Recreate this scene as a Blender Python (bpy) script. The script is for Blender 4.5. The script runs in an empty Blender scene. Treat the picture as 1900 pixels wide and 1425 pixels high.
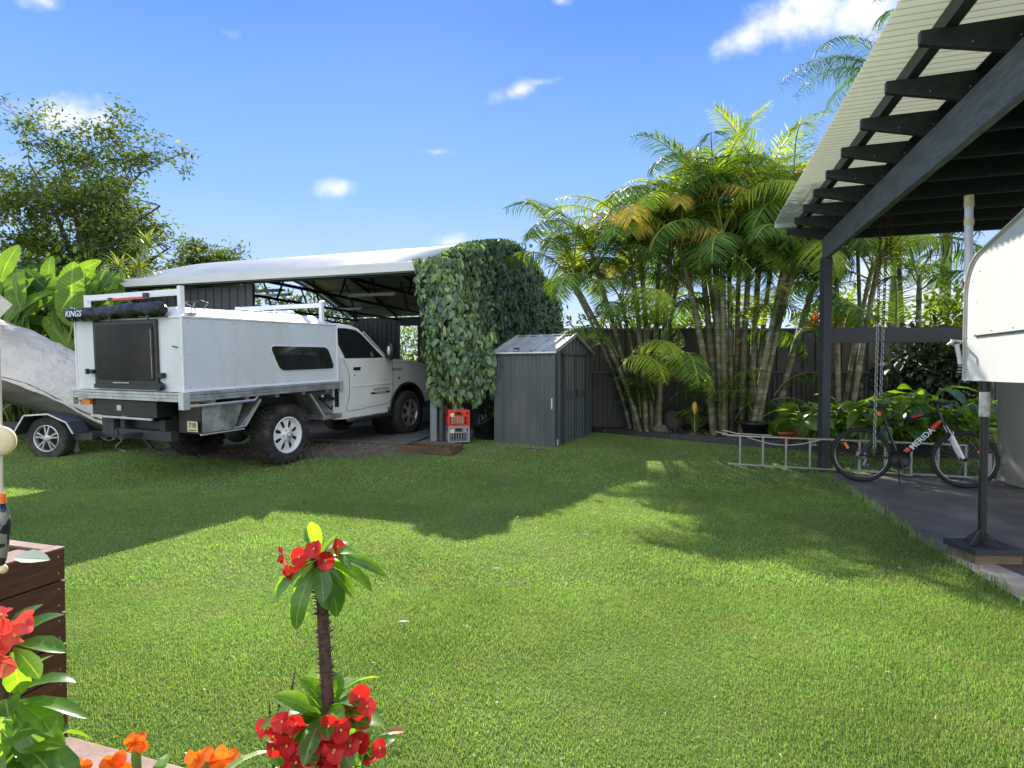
import bpy, math, random
import numpy as np
from mathutils import Vector, Matrix, Euler, Quaternion
random.seed(7); rng = np.random.default_rng(7)
C = bpy.context.scene.collection
sc = bpy.context.scene
PI = math.pi
R = math.radians
# ------------------------------------------------------------------ camera
F = 1055.0; HOR = 686.0; CAMZ = 1.4
pitch = math.atan((712.5-HOR)/F)
def gz(x, y):
    t = min(1, max(0, (y-7.3)/3.0)); return .15*t*t*(3-2*t)
def gz_np(y):
    t = np.clip((y-7.3)/3.0, 0, 1); return .15*t*t*(3-2*t)
def P(px, py, Y):
    a = (px-950)/F; b = (712.5-py)/F
    fy = math.cos(pitch)+b*math.sin(pitch); fz = -math.sin(pitch)+b*math.cos(pitch)
    t = Y/fy
    return Vector((a*t, Y, CAMZ+fz*t))
def G(px, py, z=None):
    a = (px-950)/F; b = (712.5-py)/F
    fy = math.cos(pitch)+b*math.sin(pitch); fz = -math.sin(pitch)+b*math.cos(pitch)
    zz = 0 if z is None else z
    for _ in range(12):
        t = (zz-CAMZ)/fz; Y = fy*t
        if z is None: zz = gz(a*t, Y)
    return Vector((a*t, Y, zz))
cd = bpy.data.cameras.new('camera'); cam = bpy.data.objects.new('camera', cd); C.objects.link(cam)
cam.location = (0, 0, CAMZ); cam.rotation_euler = (PI/2-pitch, 0, 0)
cd.sensor_width = 36; cd.lens = 36*F/1900; cd.clip_end = 2000; cd.clip_start = .02
sc.camera = cam
# ------------------------------------------------------------------ materials
def nn(nt, typ, **kw):
    n = nt.nodes.new(typ)
    for k, v in kw.items():
        if k in n.inputs: n.inputs[k].default_value = v
        else: setattr(n, k, v)
    return n
def ramp(nt, fac, stops):
    r = nt.nodes.new('ShaderNodeValToRGB'); e = r.color_ramp.elements
    while len(e) < len(stops): e.new(.5)
    for el, (p, c) in zip(e, stops):
        el.position = p; el.color = (*c, 1) if len(c) == 3 else c
    nt.links.new(fac, r.inputs[0]); return r.outputs[0]
def mixc(nt, fac, a, b, mode='MIX'):
    m = nt.nodes.new('ShaderNodeMix'); m.data_type = 'RGBA'; m.blend_type = mode
    for sock, v in ((m.inputs[0], fac), (m.inputs[6], a), (m.inputs[7], b)):
        if hasattr(v, 'is_output') or isinstance(v, bpy.types.NodeSocket): nt.links.new(v, sock)
        elif isinstance(v, (int, float)): sock.default_value = v
        else: sock.default_value = (*v, 1) if len(v) == 3 else v
    return m.outputs[2]
def math_(nt, op, a, b=None, c=None, clamp=False):
    m = nt.nodes.new('ShaderNodeMath'); m.operation = op; m.use_clamp = clamp
    for i, v in enumerate((a, b, c)):
        if v is None: continue
        if isinstance(v, (int, float)): m.inputs[i].default_value = v
        else: nt.links.new(v, m.inputs[i])
    return m.outputs[0]
def newmat(name):
    m = bpy.data.materials.new(name); m.use_nodes = True
    nt = m.node_tree; b = nt.nodes['Principled BSDF']; return m, nt, b
def coords(nt, scale=None, kind='Object'):
    tc = nt.nodes.new('ShaderNodeTexCoord'); mp = nt.nodes.new('ShaderNodeMapping')
    nt.links.new(tc.outputs[kind], mp.inputs[0])
    if scale: mp.inputs['Scale'].default_value = scale
    return mp.outputs[0]
def noise(nt, vec, scale, detail=4, rough=.55, dist=0):
    n = nn(nt, 'ShaderNodeTexNoise', Scale=scale, Detail=detail, Roughness=rough, Distortion=dist)
    nt.links.new(vec, n.inputs['Vector']); return n.outputs[0]
def bump(nt, b, h, strength=.3, dist=.01):
    n = nn(nt, 'ShaderNodeBump', Strength=strength, Distance=dist); nt.links.new(h, n.inputs['Height'])
    nt.links.new(n.outputs[0], b.inputs['Normal'])
def M(name, col, rough=.5, var=.18, scale=6, metal=0, bmp=.15, bdist=.004, stretch=(1, 1, 1), dirt_refl=None, dirt_refl_amt=.5, spec=.5):
    m, nt, b = newmat(name)
    v = coords(nt, stretch); n = noise(nt, v, scale)
    c0 = tuple(c*(1-var) for c in col); c1 = tuple(min(1, c*(1+var)) for c in col)
    out = ramp(nt, n, [(.3, c0), (.7, c1)])
    if dirt_refl:
        n2 = noise(nt, v, scale*.45, 6, .65)
        f = math_(nt, 'MULTIPLY', ramp(nt, n2, [(.48, (0, 0, 0)), (.68, (1, 1, 1))]), dirt_refl_amt)
        out = mixc(nt, f, out, dirt_refl)
    nt.links.new(out, b.inputs['Base Color'])
    b.inputs['Roughness'].default_value = rough; b.inputs['Metallic'].default_value = metal
    b.inputs['Specular IOR Level'].default_value = spec
    if bmp:
        n3 = noise(nt, v, scale*7, 5); bump(nt, b, n3, bmp, bdist)
    return m
def LEAF(name, cols, trans=.45, rough=.45, tint=(1.25, 1.2, .5), spec=.4, nscale=0, veins=0, vbump=.25, vmin=.78, dry=None):
    """cols: list of colours picked per leaf; translucent light comes through yellower"""
    m, nt, b = newmat(name)
    g = nt.nodes.new('ShaderNodeNewGeometry')
    st = [(i/max(1, len(cols)-1), c) for i, c in enumerate(cols)]
    col = ramp(nt, g.outputs['Random Per Island'], st)
    v = coords(nt); n = noise(nt, v, nscale or 1.2, 3)
    k = ramp(nt, n, [(.3, (.75, .75, .75)), (.7, (1.2, 1.2, 1.2))])
    col = mixc(nt, 1.0, col, k, 'MULTIPLY')
    if dry:
        dn = ramp(nt, noise(nt, v, 2.6, 6, .65, .5), [(.5, (0, 0, 0)), (.72, (.75, .75, .75))]); col = mixc(nt, dn, col, dry)
    if veins:
        at = nt.nodes.new('ShaderNodeAttribute'); at.attribute_name = 'lt'; s_ = nt.nodes.new('ShaderNodeSeparateXYZ'); nt.links.new(at.outputs['Vector'], s_.inputs[0])
        ab = math_(nt, 'ABSOLUTE', s_.outputs[1]); ph = math_(nt, 'MULTIPLY', math_(nt, 'SUBTRACT', s_.outputs[0], math_(nt, 'MULTIPLY', ab, .12)), veins*6.283)
        st2 = math_(nt, 'SINE', ph); vk = ramp(nt, st2, [(.0, (vmin, vmin+.04, vmin+.02)), (.75, (1, 1, 1)), (1, (1.12, 1.1, 1.1))]); col = mixc(nt, 1.0, col, vk, 'MULTIPLY')
        mid = math_(nt, 'LESS_THAN', ab, .07); col = mixc(nt, math_(nt, 'MULTIPLY', mid, .55), col, (.38, .5, .16)); bump(nt, b, st2, vbump, .004)
    nt.links.new(col, b.inputs['Base Color']); b.inputs['Roughness'].default_value = rough
    b.inputs['Specular IOR Level'].default_value = spec
    tr = nt.nodes.new('ShaderNodeBsdfTranslucent')
    tc = mixc(nt, 1.0, col, tint, 'MULTIPLY'); nt.links.new(tc, tr.inputs[0])
    mx = nt.nodes.new('ShaderNodeMixShader'); mx.inputs[0].default_value = trans
    nt.links.new(b.outputs[0], mx.inputs[1]); nt.links.new(tr.outputs[0], mx.inputs[2])
    nt.links.new(mx.outputs[0], nt.nodes['Material Output'].inputs[0])
    return m
# ------------------------------------------------------------------ objects
def empty(name, loc=(0, 0, 0), rot=(0, 0, 0)):
    o = bpy.data.objects.new(name, None); C.objects.link(o); o.location = loc; o.rotation_euler = rot
    o.empty_display_size = .1; return o
def tag(o, label=None, cat=None, group=None, kind=None):
    if label: o['label'] = label
    if cat: o['category'] = cat
    if group: o['group'] = group
    if kind: o['kind'] = kind
    return o
def thing(name, label, cat, loc=(0, 0, 0), rot=(0, 0, 0), group=None):
    return tag(empty(name, loc, rot), label, cat, group)
def origin_of(o):
    v = Vector((0, 0, 0))
    while o is not None: v += Vector(o.location); o = o.parent
    return v
def copy_tree(o, parent=None):
    c = o.copy(); C.objects.link(c); c.parent = parent
    for ch in list(o.children): copy_tree(ch, c)
    return c
class MB:
    def __init__(s): s.v = []; s.f = []; s.sm = []; s.mi = []; s.cur = 0
    def add(s, vs, fs, smooth=False):
        b = len(s.v); s.v += [tuple(v) for v in vs]
        for f in fs: s.f.append(tuple(i+b for i in f)); s.sm.append(smooth); s.mi.append(s.cur)
        return s
    def box(s, c, size, rot=None):
        hx, hy, hz = (x/2 for x in size); c = Vector(c)
        vs = [Vector((x, y, z)) for z in (-hz, hz) for y in (-hy, hy) for x in (-hx, hx)]
        if rot is not None: vs = [rot @ v for v in vs]
        return s.add([v+c for v in vs], [(0, 2, 3, 1), (4, 5, 7, 6), (0, 1, 5, 4), (2, 6, 7, 3), (0, 4, 6, 2), (1, 3, 7, 5)])
    def bb(s, x0, x1, y0, y1, z0, z1): return s.box(((x0+x1)/2, (y0+y1)/2, (z0+z1)/2), (x1-x0, y1-y0, z1-z0))
    def bar(s, p0, p1, w, h, up=(0, 0, 1)):
        p0, p1 = Vector(p0), Vector(p1); d = (p1-p0).normalized(); up = Vector(up)
        sd = d.cross(up)
        if sd.length < 1e-4: sd = d.cross(Vector((1, 0, 0)))
        sd.normalize(); u = sd.cross(d).normalized()
        vs = [p+sd*a*w/2+u*b*h/2 for p in (p0, p1) for a, b in ((-1, -1), (1, -1), (1, 1), (-1, 1))]
        return s.add(vs, [(3, 2, 1, 0), (4, 5, 6, 7), (0, 1, 5, 4), (1, 2, 6, 5), (2, 3, 7, 6), (3, 0, 4, 7)])
    def tube(s, pts, r, n=10, cap=True, flat=1.0):
        pts = [Vector(p) for p in pts]; k = len(pts)
        rs = r if isinstance(r, (list, tuple)) else [r]*k
        d0 = (pts[1]-pts[0]).normalized()
        a = d0.cross(Vector((0, 0, 1)));
        if a.length < .05: a = d0.cross(Vector((1, 0, 0)))
        a.normalize(); vs = []; fs = []
        for i, p in enumerate(pts):
            d = (pts[min(i+1, k-1)]-pts[max(i-1, 0)]).normalized()
            a = (a-d*a.dot(d)).normalized(); b = d.cross(a)
            for j in range(n):
                t = 2*PI*j/n; vs.append(p+(a*math.cos(t)+b*math.sin(t)*flat)*rs[i])
        for i in range(k-1):
            for j in range(n): fs.append((i*n+j, i*n+(j+1) % n, (i+1)*n+(j+1) % n, (i+1)*n+j))
        s.add(vs, fs, True)
        if cap:
            s.add([vs[j] for j in range(n)], [tuple(reversed(range(n)))]); s.add([vs[(k-1)*n+j] for j in range(n)], [tuple(range(n))])
        return s
    def lathe(s, prof, c=(0, 0, 0), axis='z', n=24, rot=None, smooth=True):
        c = Vector(c); vs = []; fs = []
        for (r, h) in prof:
            for j in range(n):
                t = 2*PI*j/n; q = (r*math.cos(t), r*math.sin(t), h)
                if axis == 'x': q = (q[2], q[0], q[1])
                elif axis == 'y': q = (q[0], q[2], q[1])
                q = Vector(q)
                if rot is not None: q = rot @ q
                vs.append(q+c)
        for i in range(len(prof)-1):
            for j in range(n): fs.append((i*n+j, i*n+(j+1) % n, (i+1)*n+(j+1) % n, (i+1)*n+j))
        return s.add(vs, fs, smooth)
    def prism(s, poly, o, a, b, n, depth):
        """poly of (i,j) in plane o + a*i + b*j, extruded along n by depth"""
        o, a, b, n = Vector(o), Vector(a), Vector(b), Vector(n)
        k = len(poly); v0 = [o+a*i+b*j for i, j in poly]; v1 = [v+n*depth for v in v0]
        fs = [tuple(range(k)), tuple(reversed(range(k, 2*k)))]+[(i, i+k, (i+1) % k+k, (i+1) % k) for i in range(k)]
        return s.add(v0+v1, fs)
    def ell(s, c, rad, nu=12, nv=8, rot=None, disp=0, seed=0):
        c = Vector(c); vs = []; fs = []; rr = random.Random(seed)
        for i in range(nv+1):
            ph = PI*i/nv-PI/2
            for j in range(nu):
                t = 2*PI*j/nu; k = 1+(rr.uniform(-disp, disp) if disp else 0)
                q = Vector((rad[0]*math.cos(ph)*math.cos(t)*k, rad[1]*math.cos(ph)*math.sin(t)*k, rad[2]*math.sin(ph)*k))
                if rot is not None: q = rot @ q
                vs.append(q+c)
        for i in range(nv):
            for j in range(nu): fs.append((i*nu+j, i*nu+(j+1) % nu, (i+1)*nu+(j+1) % nu, (i+1)*nu+j))
        return s.add(vs, fs, True)
    def torus(s, c, Rr, r, rot=None, n=16, m=6, sx=1, arc=2*PI):
        c = Vector(c); vs = []; fs = []
        for i in range(n):
            t = arc*i/n
            for j in range(m):
                p = 2*PI*j/m; q = Vector(((Rr+r*math.cos(p))*math.cos(t)*sx, (Rr+r*math.cos(p))*math.sin(t), r*math.sin(p)))
                if rot is not None: q = rot @ q
                vs.append(q+c)
        for i in range(n):
            for j in range(m): fs.append((i*m+j, i*m+(j+1) % m, ((i+1) % n)*m+(j+1) % m, ((i+1) % n)*m+j))
        return s.add(vs, fs, True)
    def build(s, name, mat, parent=None, world=False, bevel=0, seg=2):
        me = bpy.data.meshes.new(name)
        off = origin_of(parent) if (world and parent is not None) else Vector((0, 0, 0))
        me.from_pydata([(v[0]-off.x, v[1]-off.y, v[2]-off.z) for v in s.v], [], s.f)
        me.polygons.foreach_set('use_smooth', s.sm)
        mats = mat if isinstance(mat, (list, tuple)) else [mat]
        for m in mats: me.materials.append(m)
        if len(mats) > 1: me.polygons.foreach_set('material_index', s.mi)
        me.update(); me.validate()
        o = bpy.data.objects.new(name, me); C.objects.link(o)
        if parent is not None: o.parent = parent
        if bevel:
            b = o.modifiers.new('edge', 'BEVEL'); b.width = bevel; b.segments = seg; b.limit_method = 'ANGLE'; b.angle_limit = R(40)
        return o
def build_np(name, V, Fq, mat, parent=None, smooth=False, mi=None):
    """V (n,3), Fq (m,4) quads"""
    V = np.asarray(V, dtype=np.float32); LT = None
    if V.ndim == 2 and V.shape[1] == 5: LT = np.ascontiguousarray(V[:, 3:]); V = np.ascontiguousarray(V[:, :3])
    me = bpy.data.meshes.new(name); V = V.reshape(-1, 3)
    if parent is not None:
        of = origin_of(parent); V = V-np.array([of.x, of.y, of.z], dtype=np.float32)
    Fq = np.asarray(Fq, dtype=np.int32).reshape(-1, 4)
    me.vertices.add(len(V)); me.vertices.foreach_set('co', V.ravel())
    me.loops.add(Fq.size); me.loops.foreach_set('vertex_index', Fq.ravel())
    me.polygons.add(len(Fq)); me.polygons.foreach_set('loop_start', np.arange(0, Fq.size, 4, dtype=np.int32))
    me.polygons.foreach_set('use_smooth', np.full(len(Fq), smooth))
    for m in (mat if isinstance(mat, (list, tuple)) else [mat]): me.materials.append(m)
    if mi is not None: me.polygons.foreach_set('material_index', np.asarray(mi, dtype=np.int32))
    me.update(calc_edges=True)
    if LT is not None:
        a_ = me.attributes.new('lt', 'FLOAT2', 'POINT'); a_.data.foreach_set('vector', LT.ravel())
    o = bpy.data.objects.new(name, me); C.objects.link(o)
    if parent is not None: o.parent = parent
    return o
def nrm(a): return a/np.maximum(np.linalg.norm(a, axis=-1, keepdims=True), 1e-9)
OVAL = [(0, .06), (.15, .55), (.4, 1), (.65, .9), (.87, .45), (1, .03)]
BLADE = [(0, .6), (.35, 1), (.7, .75), (1, .05)]
LEAFS = [(0, .1), (.35, 1), (.7, .8), (1, .05)]
PADDLE = [(0, .25), (.08, .7), (.3, 1), (.6, 1), (.82, .78), (.94, .4), (1, .05)]
def leaf_batch(pos, d, n, L, W, prof=LEAFS, bend=.3, fold=.15, three=True):
    """many leaves at once; returns verts, quads. d along the leaf, n its face normal"""
    pos = np.atleast_2d(pos); N = len(pos); d = nrm(np.atleast_2d(d)*np.ones((N, 1))); n = np.atleast_2d(n)*np.ones((N, 1))
    sd = nrm(np.cross(d, n)); n = nrm(np.cross(sd, d))
    L = np.broadcast_to(L, (N,)).reshape(N, 1); W = np.broadcast_to(W, (N,)).reshape(N, 1); bend = np.broadcast_to(bend, (N,)).reshape(N, 1)
    rows = []
    for t, w in prof:
        ang = bend*t
        c = pos+L*t*(d*np.cos(ang*.6)-n*np.sin(ang*.6))
        h = W*w/2; up = n*(h*fold)
        if three: rows.append(np.stack([c-sd*h+up, c, c+sd*h+up], 1))
        else: rows.append(np.stack([c-sd*h, c+sd*h], 1))
    A = np.stack(rows, 1); k = A.shape[2]; m = len(prof)
    V = A.reshape(-1, 3); q = []
    tt_ = np.repeat(np.array([t for t, w in prof]), k); ss_ = np.tile(np.array([-1, 0, 1.] if k == 3 else [-1, 1.]), m)
    V = np.concatenate([V, np.tile(np.stack([tt_, ss_], 1), (N, 1))], 1)
    for i in range(m-1):
        for j in range(k-1): q.append((i*k+j, i*k+j+1, (i+1)*k+j+1, (i+1)*k+j))
    q = np.array(q)[None]+(np.arange(N)*m*k)[:, None, None]
    return V, q.reshape(-1, 4)
class NB:
    def __init__(s): s.V = []; s.F = []; s.n = 0; s.mi = []
    def add(s, V, Fq, mi=0):
        V = np.asarray(V, dtype=float)
        if V.shape[1] == 3: V = np.concatenate([V, np.full((len(V), 2), .5)], 1)
        s.V.append(V); s.F.append(Fq+s.n); s.n += len(V); s.mi.append(np.full(len(Fq), mi)); return s
    def tube(s, pts, r, n=6, mi=0):
        m = MB(); m.tube(pts, r, n, cap=False); return s.add(np.array([tuple(v) for v in m.v]), np.array(m.f), mi)
    def build(s, name, mat, parent=None, smooth=False):
        return build_np(name, np.concatenate(s.V), np.concatenate(s.F), mat, parent, smooth, np.concatenate(s.mi) if isinstance(mat, (list, tuple)) else None)
def text(name, body, size, mat, parent, loc, rot, extrude=.001, align='CENTER', shear=0, xs=1):
    cu = bpy.data.curves.new(name, 'FONT'); cu.body = body; cu.size = size; cu.extrude = extrude; cu.align_x = align; cu.align_y = 'CENTER'; cu.shear = shear; cu.resolution_u = 3; cu.offset = size*.012
    tmp = bpy.data.objects.new(name, cu); C.objects.link(tmp); bpy.context.view_layer.update()
    me = bpy.data.meshes.new_from_object(tmp.evaluated_get(bpy.context.evaluated_depsgraph_get())); bpy.data.objects.remove(tmp)
    me.materials.clear(); me.materials.append(mat); o = bpy.data.objects.new(name, me); C.objects.link(o); o.parent = parent; o.location = loc; o.rotation_euler = rot
    o.scale = (xs, 1, 1); return o
uH = Vector((-.953, .302, 0)).normalized(); vH = Vector((.302, .953, 0)).normalized()
Z3 = Vector((0, 0, 1))
# ------------------------------------------------------------------ light
to_sun = Vector((-.14, .82, .552)).normalized()
sun_el = math.asin(to_sun.z); sun_az = math.atan2(to_sun.x, to_sun.y)
sd_ = bpy.data.lights.new('sun', 'SUN'); so = bpy.data.objects.new('sun', sd_); C.objects.link(so)
sd_.energy = 4.9; sd_.angle = R(.55); sd_.color = (1, .94, .82); so.location = (0, 0, 30)
so.rotation_euler = to_sun.to_track_quat('Z', 'Y').to_euler()
w = bpy.data.worlds.new('World'); sc.world = w; w.use_nodes = True; nt = w.node_tree; bg = nt.nodes['Background']
sky = nt.nodes.new('ShaderNodeTexSky'); sky.sky_type = 'NISHITA'; sky.sun_disc = False; sky.sun_elevation = sun_el; sky.sun_rotation = sun_az
sky.dust_density = .3; sky.ozone_density = 3; sky.air_density = 1.0
tc = nt.nodes.new('ShaderNodeTexCoord'); sp = nt.nodes.new('ShaderNodeSeparateXYZ'); nt.links.new(tc.outputs['Generated'], sp.inputs[0])
elev = sp.outputs[2]
grad = ramp(nt, elev, [(0, (4.8, 5.5, 6.4)), (.10, (2.9, 3.85, 6.0)), (.28, (1.5, 2.75, 5.7)), (.52, (.62, 1.62, 4.9)), (1, (.35, 1.0, 3.8))])
base = mixc(nt, .05, grad, sky.outputs[0])
yy = math_(nt, 'MAXIMUM', sp.outputs[1], .05)
U = math_(nt, 'DIVIDE', sp.outputs[0], yy); Vv = math_(nt, 'DIVIDE', sp.outputs[2], yy)
cx = nt.nodes.new('ShaderNodeCombineXYZ'); nt.links.new(U, cx.inputs[0]); nt.links.new(Vv, cx.inputs[1])
n1 = noise(nt, cx.outputs[0], 9, 9, .62, .3); n2 = noise(nt, cx.outputs[0], 28, 6, .6)
tot = None
def puff(px, py, rx, ry, rot=0, amp=1.0):
    global tot
    mp = nt.nodes.new('ShaderNodeMapping'); mp.vector_type = 'TEXTURE'
    mp.inputs['Location'].default_value = ((px-950)/F, (HOR-py)/F, 0); mp.inputs['Rotation'].default_value = (0, 0, R(rot))
    mp.inputs['Scale'].default_value = (rx/F, ry/F, 1); nt.links.new(cx.outputs[0], mp.inputs[0])
    ln = nt.nodes.new('ShaderNodeVectorMath'); ln.operation = 'LENGTH'; nt.links.new(mp.outputs[0], ln.inputs[0])
    v = math_(nt, 'MULTIPLY', math_(nt, 'SUBTRACT', 1.3, ln.outputs['Value']), amp*1.1)
    tot = v if tot is None else math_(nt, 'MAXIMUM', tot, v)
for a in ((1470, 50, 130, 52, 12), (1380, 78, 75, 30, 20), (1600, 30, 120, 60, 8), (1500, 20, 100, 40, 0), (960, 176, 62, 20, 18, .8), (1000, 160, 40, 12, 10, .7),
          (120, 222, 115, 46, -8, 1.0), (190, 226, 60, 30, 0, .8), (628, 352, 60, 24, 6, .85), (640, 345, 34, 16, 0, .8), (838, 450, 46, 20, 10, .75), (90, 12, 70, 26, -10, .7), (815, 286, 34, 8, 0, .5),
          (1040, 12, 20, 10, 0, .5), (1170, 2, 50, 10, 0, .5), (20, 300, 60, 22, 0, .45), (1330, 260, 50, 26, 0, .35), (440, 70, 40, 20, 0, .3), (1700, 560, 240, 120, 0, .9), (1300, 600, 220, 70, 0, .6)):
    puff(*a)
s1 = math_(nt, 'MULTIPLY', math_(nt, 'SUBTRACT', n1, .5), 2.3); s2 = math_(nt, 'MULTIPLY', math_(nt, 'SUBTRACT', n2, .5), .7)
dens = math_(nt, 'ADD', math_(nt, 'ADD', tot, s1), s2)
front = math_(nt, 'GREATER_THAN', sp.outputs[1], .06)
mr = nt.nodes.new('ShaderNodeMapRange'); mr.interpolation_type = 'SMOOTHSTEP'; nt.links.new(dens, mr.inputs[0])
mr.inputs[1].default_value = .2; mr.inputs[2].default_value = 1.6
cm = math_(nt, 'MULTIPLY', mr.outputs[0], front)
# unseen bright cloud bank added to the sky behind the camera as fill light
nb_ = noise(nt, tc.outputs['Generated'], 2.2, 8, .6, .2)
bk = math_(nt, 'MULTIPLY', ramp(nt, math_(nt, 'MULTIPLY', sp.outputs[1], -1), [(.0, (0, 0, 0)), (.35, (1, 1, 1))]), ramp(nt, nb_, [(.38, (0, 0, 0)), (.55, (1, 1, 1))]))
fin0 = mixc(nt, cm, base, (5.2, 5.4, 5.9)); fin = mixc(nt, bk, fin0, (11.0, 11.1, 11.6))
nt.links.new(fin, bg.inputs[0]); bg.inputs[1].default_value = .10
sc.view_settings.view_transform = 'Standard'; sc.view_settings.look = 'None'; sc.view_settings.gamma = 1; sc.view_settings.exposure = 1.12
sc.cycles.max_bounces = 8; sc.cycles.transparent_max_bounces = 8
try: sc.cycles.use_denoising = True
except Exception: pass
# ------------------------------------------------------------------ materials list
m_white = M('white_paint', (.70, .72, .74), .35, .04, 3, bmp=.03, dirt_refl=(.55, .53, .48), dirt_refl_amt=.22)
m_panel = M('white_panel', (.58, .62, .65), .38, .06, 2.5, bmp=.05, stretch=(1, 1, .35), dirt_refl=(.42, .42, .38), dirt_refl_amt=.38)
m_cab = M('cab_paint', (.66, .68, .64), .28, .05, 2, bmp=.02, dirt_refl=(.4, .38, .33), dirt_refl_amt=.25)
m_alu = M('aluminium', (.52, .53, .54), .42, .15, 9, metal=.75, bmp=.1, dirt_refl=(.16, .13, .11), dirt_refl_amt=.55)
m_alu_b = M('bright_aluminium', (.6, .61, .62), .4, .1, 14, metal=.6, bmp=.1, dirt_refl=(.3, .3, .29), dirt_refl_amt=.4)
m_blk = M('black_plastic', (.012, .013, .015), .45, .3, 10, bmp=.1)
m_rub = M('tyre_rubber', (.022, .021, .02), .85, .3, 12, bmp=.4, bdist=.006, dirt_refl=(.09, .075, .055), dirt_refl_amt=.7)
m_dark = M('dark_steel', (.03, .032, .036), .6, .3, 8, bmp=.2)
m_glass = M('tinted_glass', (.012, .014, .015), .06, .3, 2, bmp=0, spec=.8)
m_rglass = M('dark_screen', (.012, .012, .012), .3, .5, 1.3, bmp=0, dirt_refl=(.07, .045, .03), dirt_refl_amt=.6, spec=.12)  # brown patches are reflections painted into the pane's colour
m_org = M('amber_plastic', (.75, .17, .02), .3, .1, 10, bmp=0)
m_red = M('red_plastic', (.62, .035, .02), .35, .12, 10, bmp=.05)
m_vinyl = M('black_vinyl', (.014, .015, .018), .28, .3, 5, bmp=.8, bdist=.02, stretch=(3, 3, 1), spec=.35)
m_navy = M('print_white', (.62, .72, .78), .5, .05)
m_ink = M('print_black', (.02, .02, .022), .5, .05)
m_char = M('charcoal_metal', (.05, .062, .07), .45, .12, 4, bmp=.08, stretch=(1, 1, .25), dirt_refl=(.09, .075, .06), dirt_refl_amt=.35)
m_shedw = M('shed_wall_metal', (.064, .082, .084), .4, .2, 3, bmp=.08, stretch=(1, 1, .2), dirt_refl=(.13, .11, .09), dirt_refl_amt=.5)
m_shedr = M('shed_roof_metal', (.55, .57, .58), .32, .1, 3, metal=.55, bmp=.1, dirt_refl=(.25, .25, .25), dirt_refl_amt=.4)
m_fence = M('fence_metal', (.052, .05, .047), .5, .15, 2, bmp=.08, stretch=(1, 1, .3), dirt_refl=(.09, .07, .05), dirt_refl_amt=.45)
m_roofw = M('light_roof_metal', (.27, .31, .36), .62, .1, 2, bmp=.06, dirt_refl=(.35, .36, .36), dirt_refl_amt=.35)
m_fascia = M('pale_fascia', (.50, .53, .51), .45, .05, 2, bmp=.04, dirt_refl=(.42, .43, .4), dirt_refl_amt=.3)
m_beam = M('black_painted_timber', (.024, .028, .031), .5, .3, 3, bmp=.5, bdist=.003, stretch=(6, 6, 10), dirt_refl=(.05, .055, .055), dirt_refl_amt=.4)
m_mainbeam = M('weathered_lit_beam_paint', (.115, .125, .132), .42, .45, 4, bmp=.8, bdist=.004, stretch=(3, .9, 14), dirt_refl=(.21, .22, .23), dirt_refl_amt=.45)  # weathered streaks; base grey lightened to stand in for sun on the face
m_post = M('grey_post_paint', (.036, .042, .048), .5, .12, 5, bmp=.2)
m_pipe = M('grey_downpipe', (.17, .2, .2), .5, .1, 4, bmp=.05, stretch=(1, 1, .3))
m_soil = M('soil_mulch', (.05, .033, .022), .95, .6, 14, bmp=1, bdist=.03)
m_bark = M('bark', (.10, .08, .06), .9, .4, 6, bmp=.8, bdist=.03)
m_timb = M('weathered_timber', (.17, .12, .075), .85, .35, 3, bmp=.6, bdist=.004, stretch=(1, 9, 9), dirt_refl=(.04, .03, .02), dirt_refl_amt=.5)
m_terra = M('terracotta', (.30, .09, .04), .8, .15, 8, bmp=.2)
m_tank = M('beige_tank', (.27, .26, .205), .55, .06, 2, bmp=.1, dirt_refl=(.24, .22, .18), dirt_refl_amt=.3)
m_camper = M('camper_aluminium', (.64, .64, .62), .4, .04, 3, bmp=.03, stretch=(1, 1, .2), dirt_refl=(.55, .50, .42), dirt_refl_amt=.35)
m_trim = M('trim_beige', (.5, .47, .4), .5, .12, 9, bmp=.1)
m_pvc = M('pvc_pipe', (.62, .66, .70), .4, .06, 6, bmp=.04)
m_cream = M('cream_plastic', (.66, .55, .33), .5, .08, 9, bmp=.04)
m_bikerub = M('bicycle_rubber', (.010, .010, .010), .7, .2, 12, bmp=.2)
m_steel = M('galvanised_steel', (.42, .41, .39), .35, .15, 30, metal=.8, bmp=.1)
m_rust = M('rusty_chain', (.12, .055, .03), .8, .4, 40, metal=.3, bmp=.3)
m_conc = M('concrete', (.12, .115, .11), .85, .2, 2.5, bmp=.3, bdist=.004, dirt_refl=(.05, .045, .04), dirt_refl_amt=.6)
m_rock = M('rock', (.15, .125, .10), .9, .3, 6, bmp=.8, bdist=.02)
# ------------------------------------------------------------------ lawn / ground
m_lawn, nt, b = newmat('lawn_ground')
v = coords(nt); n1 = noise(nt, v, .9, 5); n2 = noise(nt, v, 45, 6, .7)
c = ramp(nt, n2, [(.3, (.07, .11, .03)), (.6, (.15, .23, .06)), (.8, (.24, .27, .10))])
c = mixc(nt, ramp(nt, n1, [(.45, (0, 0, 0)), (.7, (.5, .5, .5))]), c, (.09, .10, .035))
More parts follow.
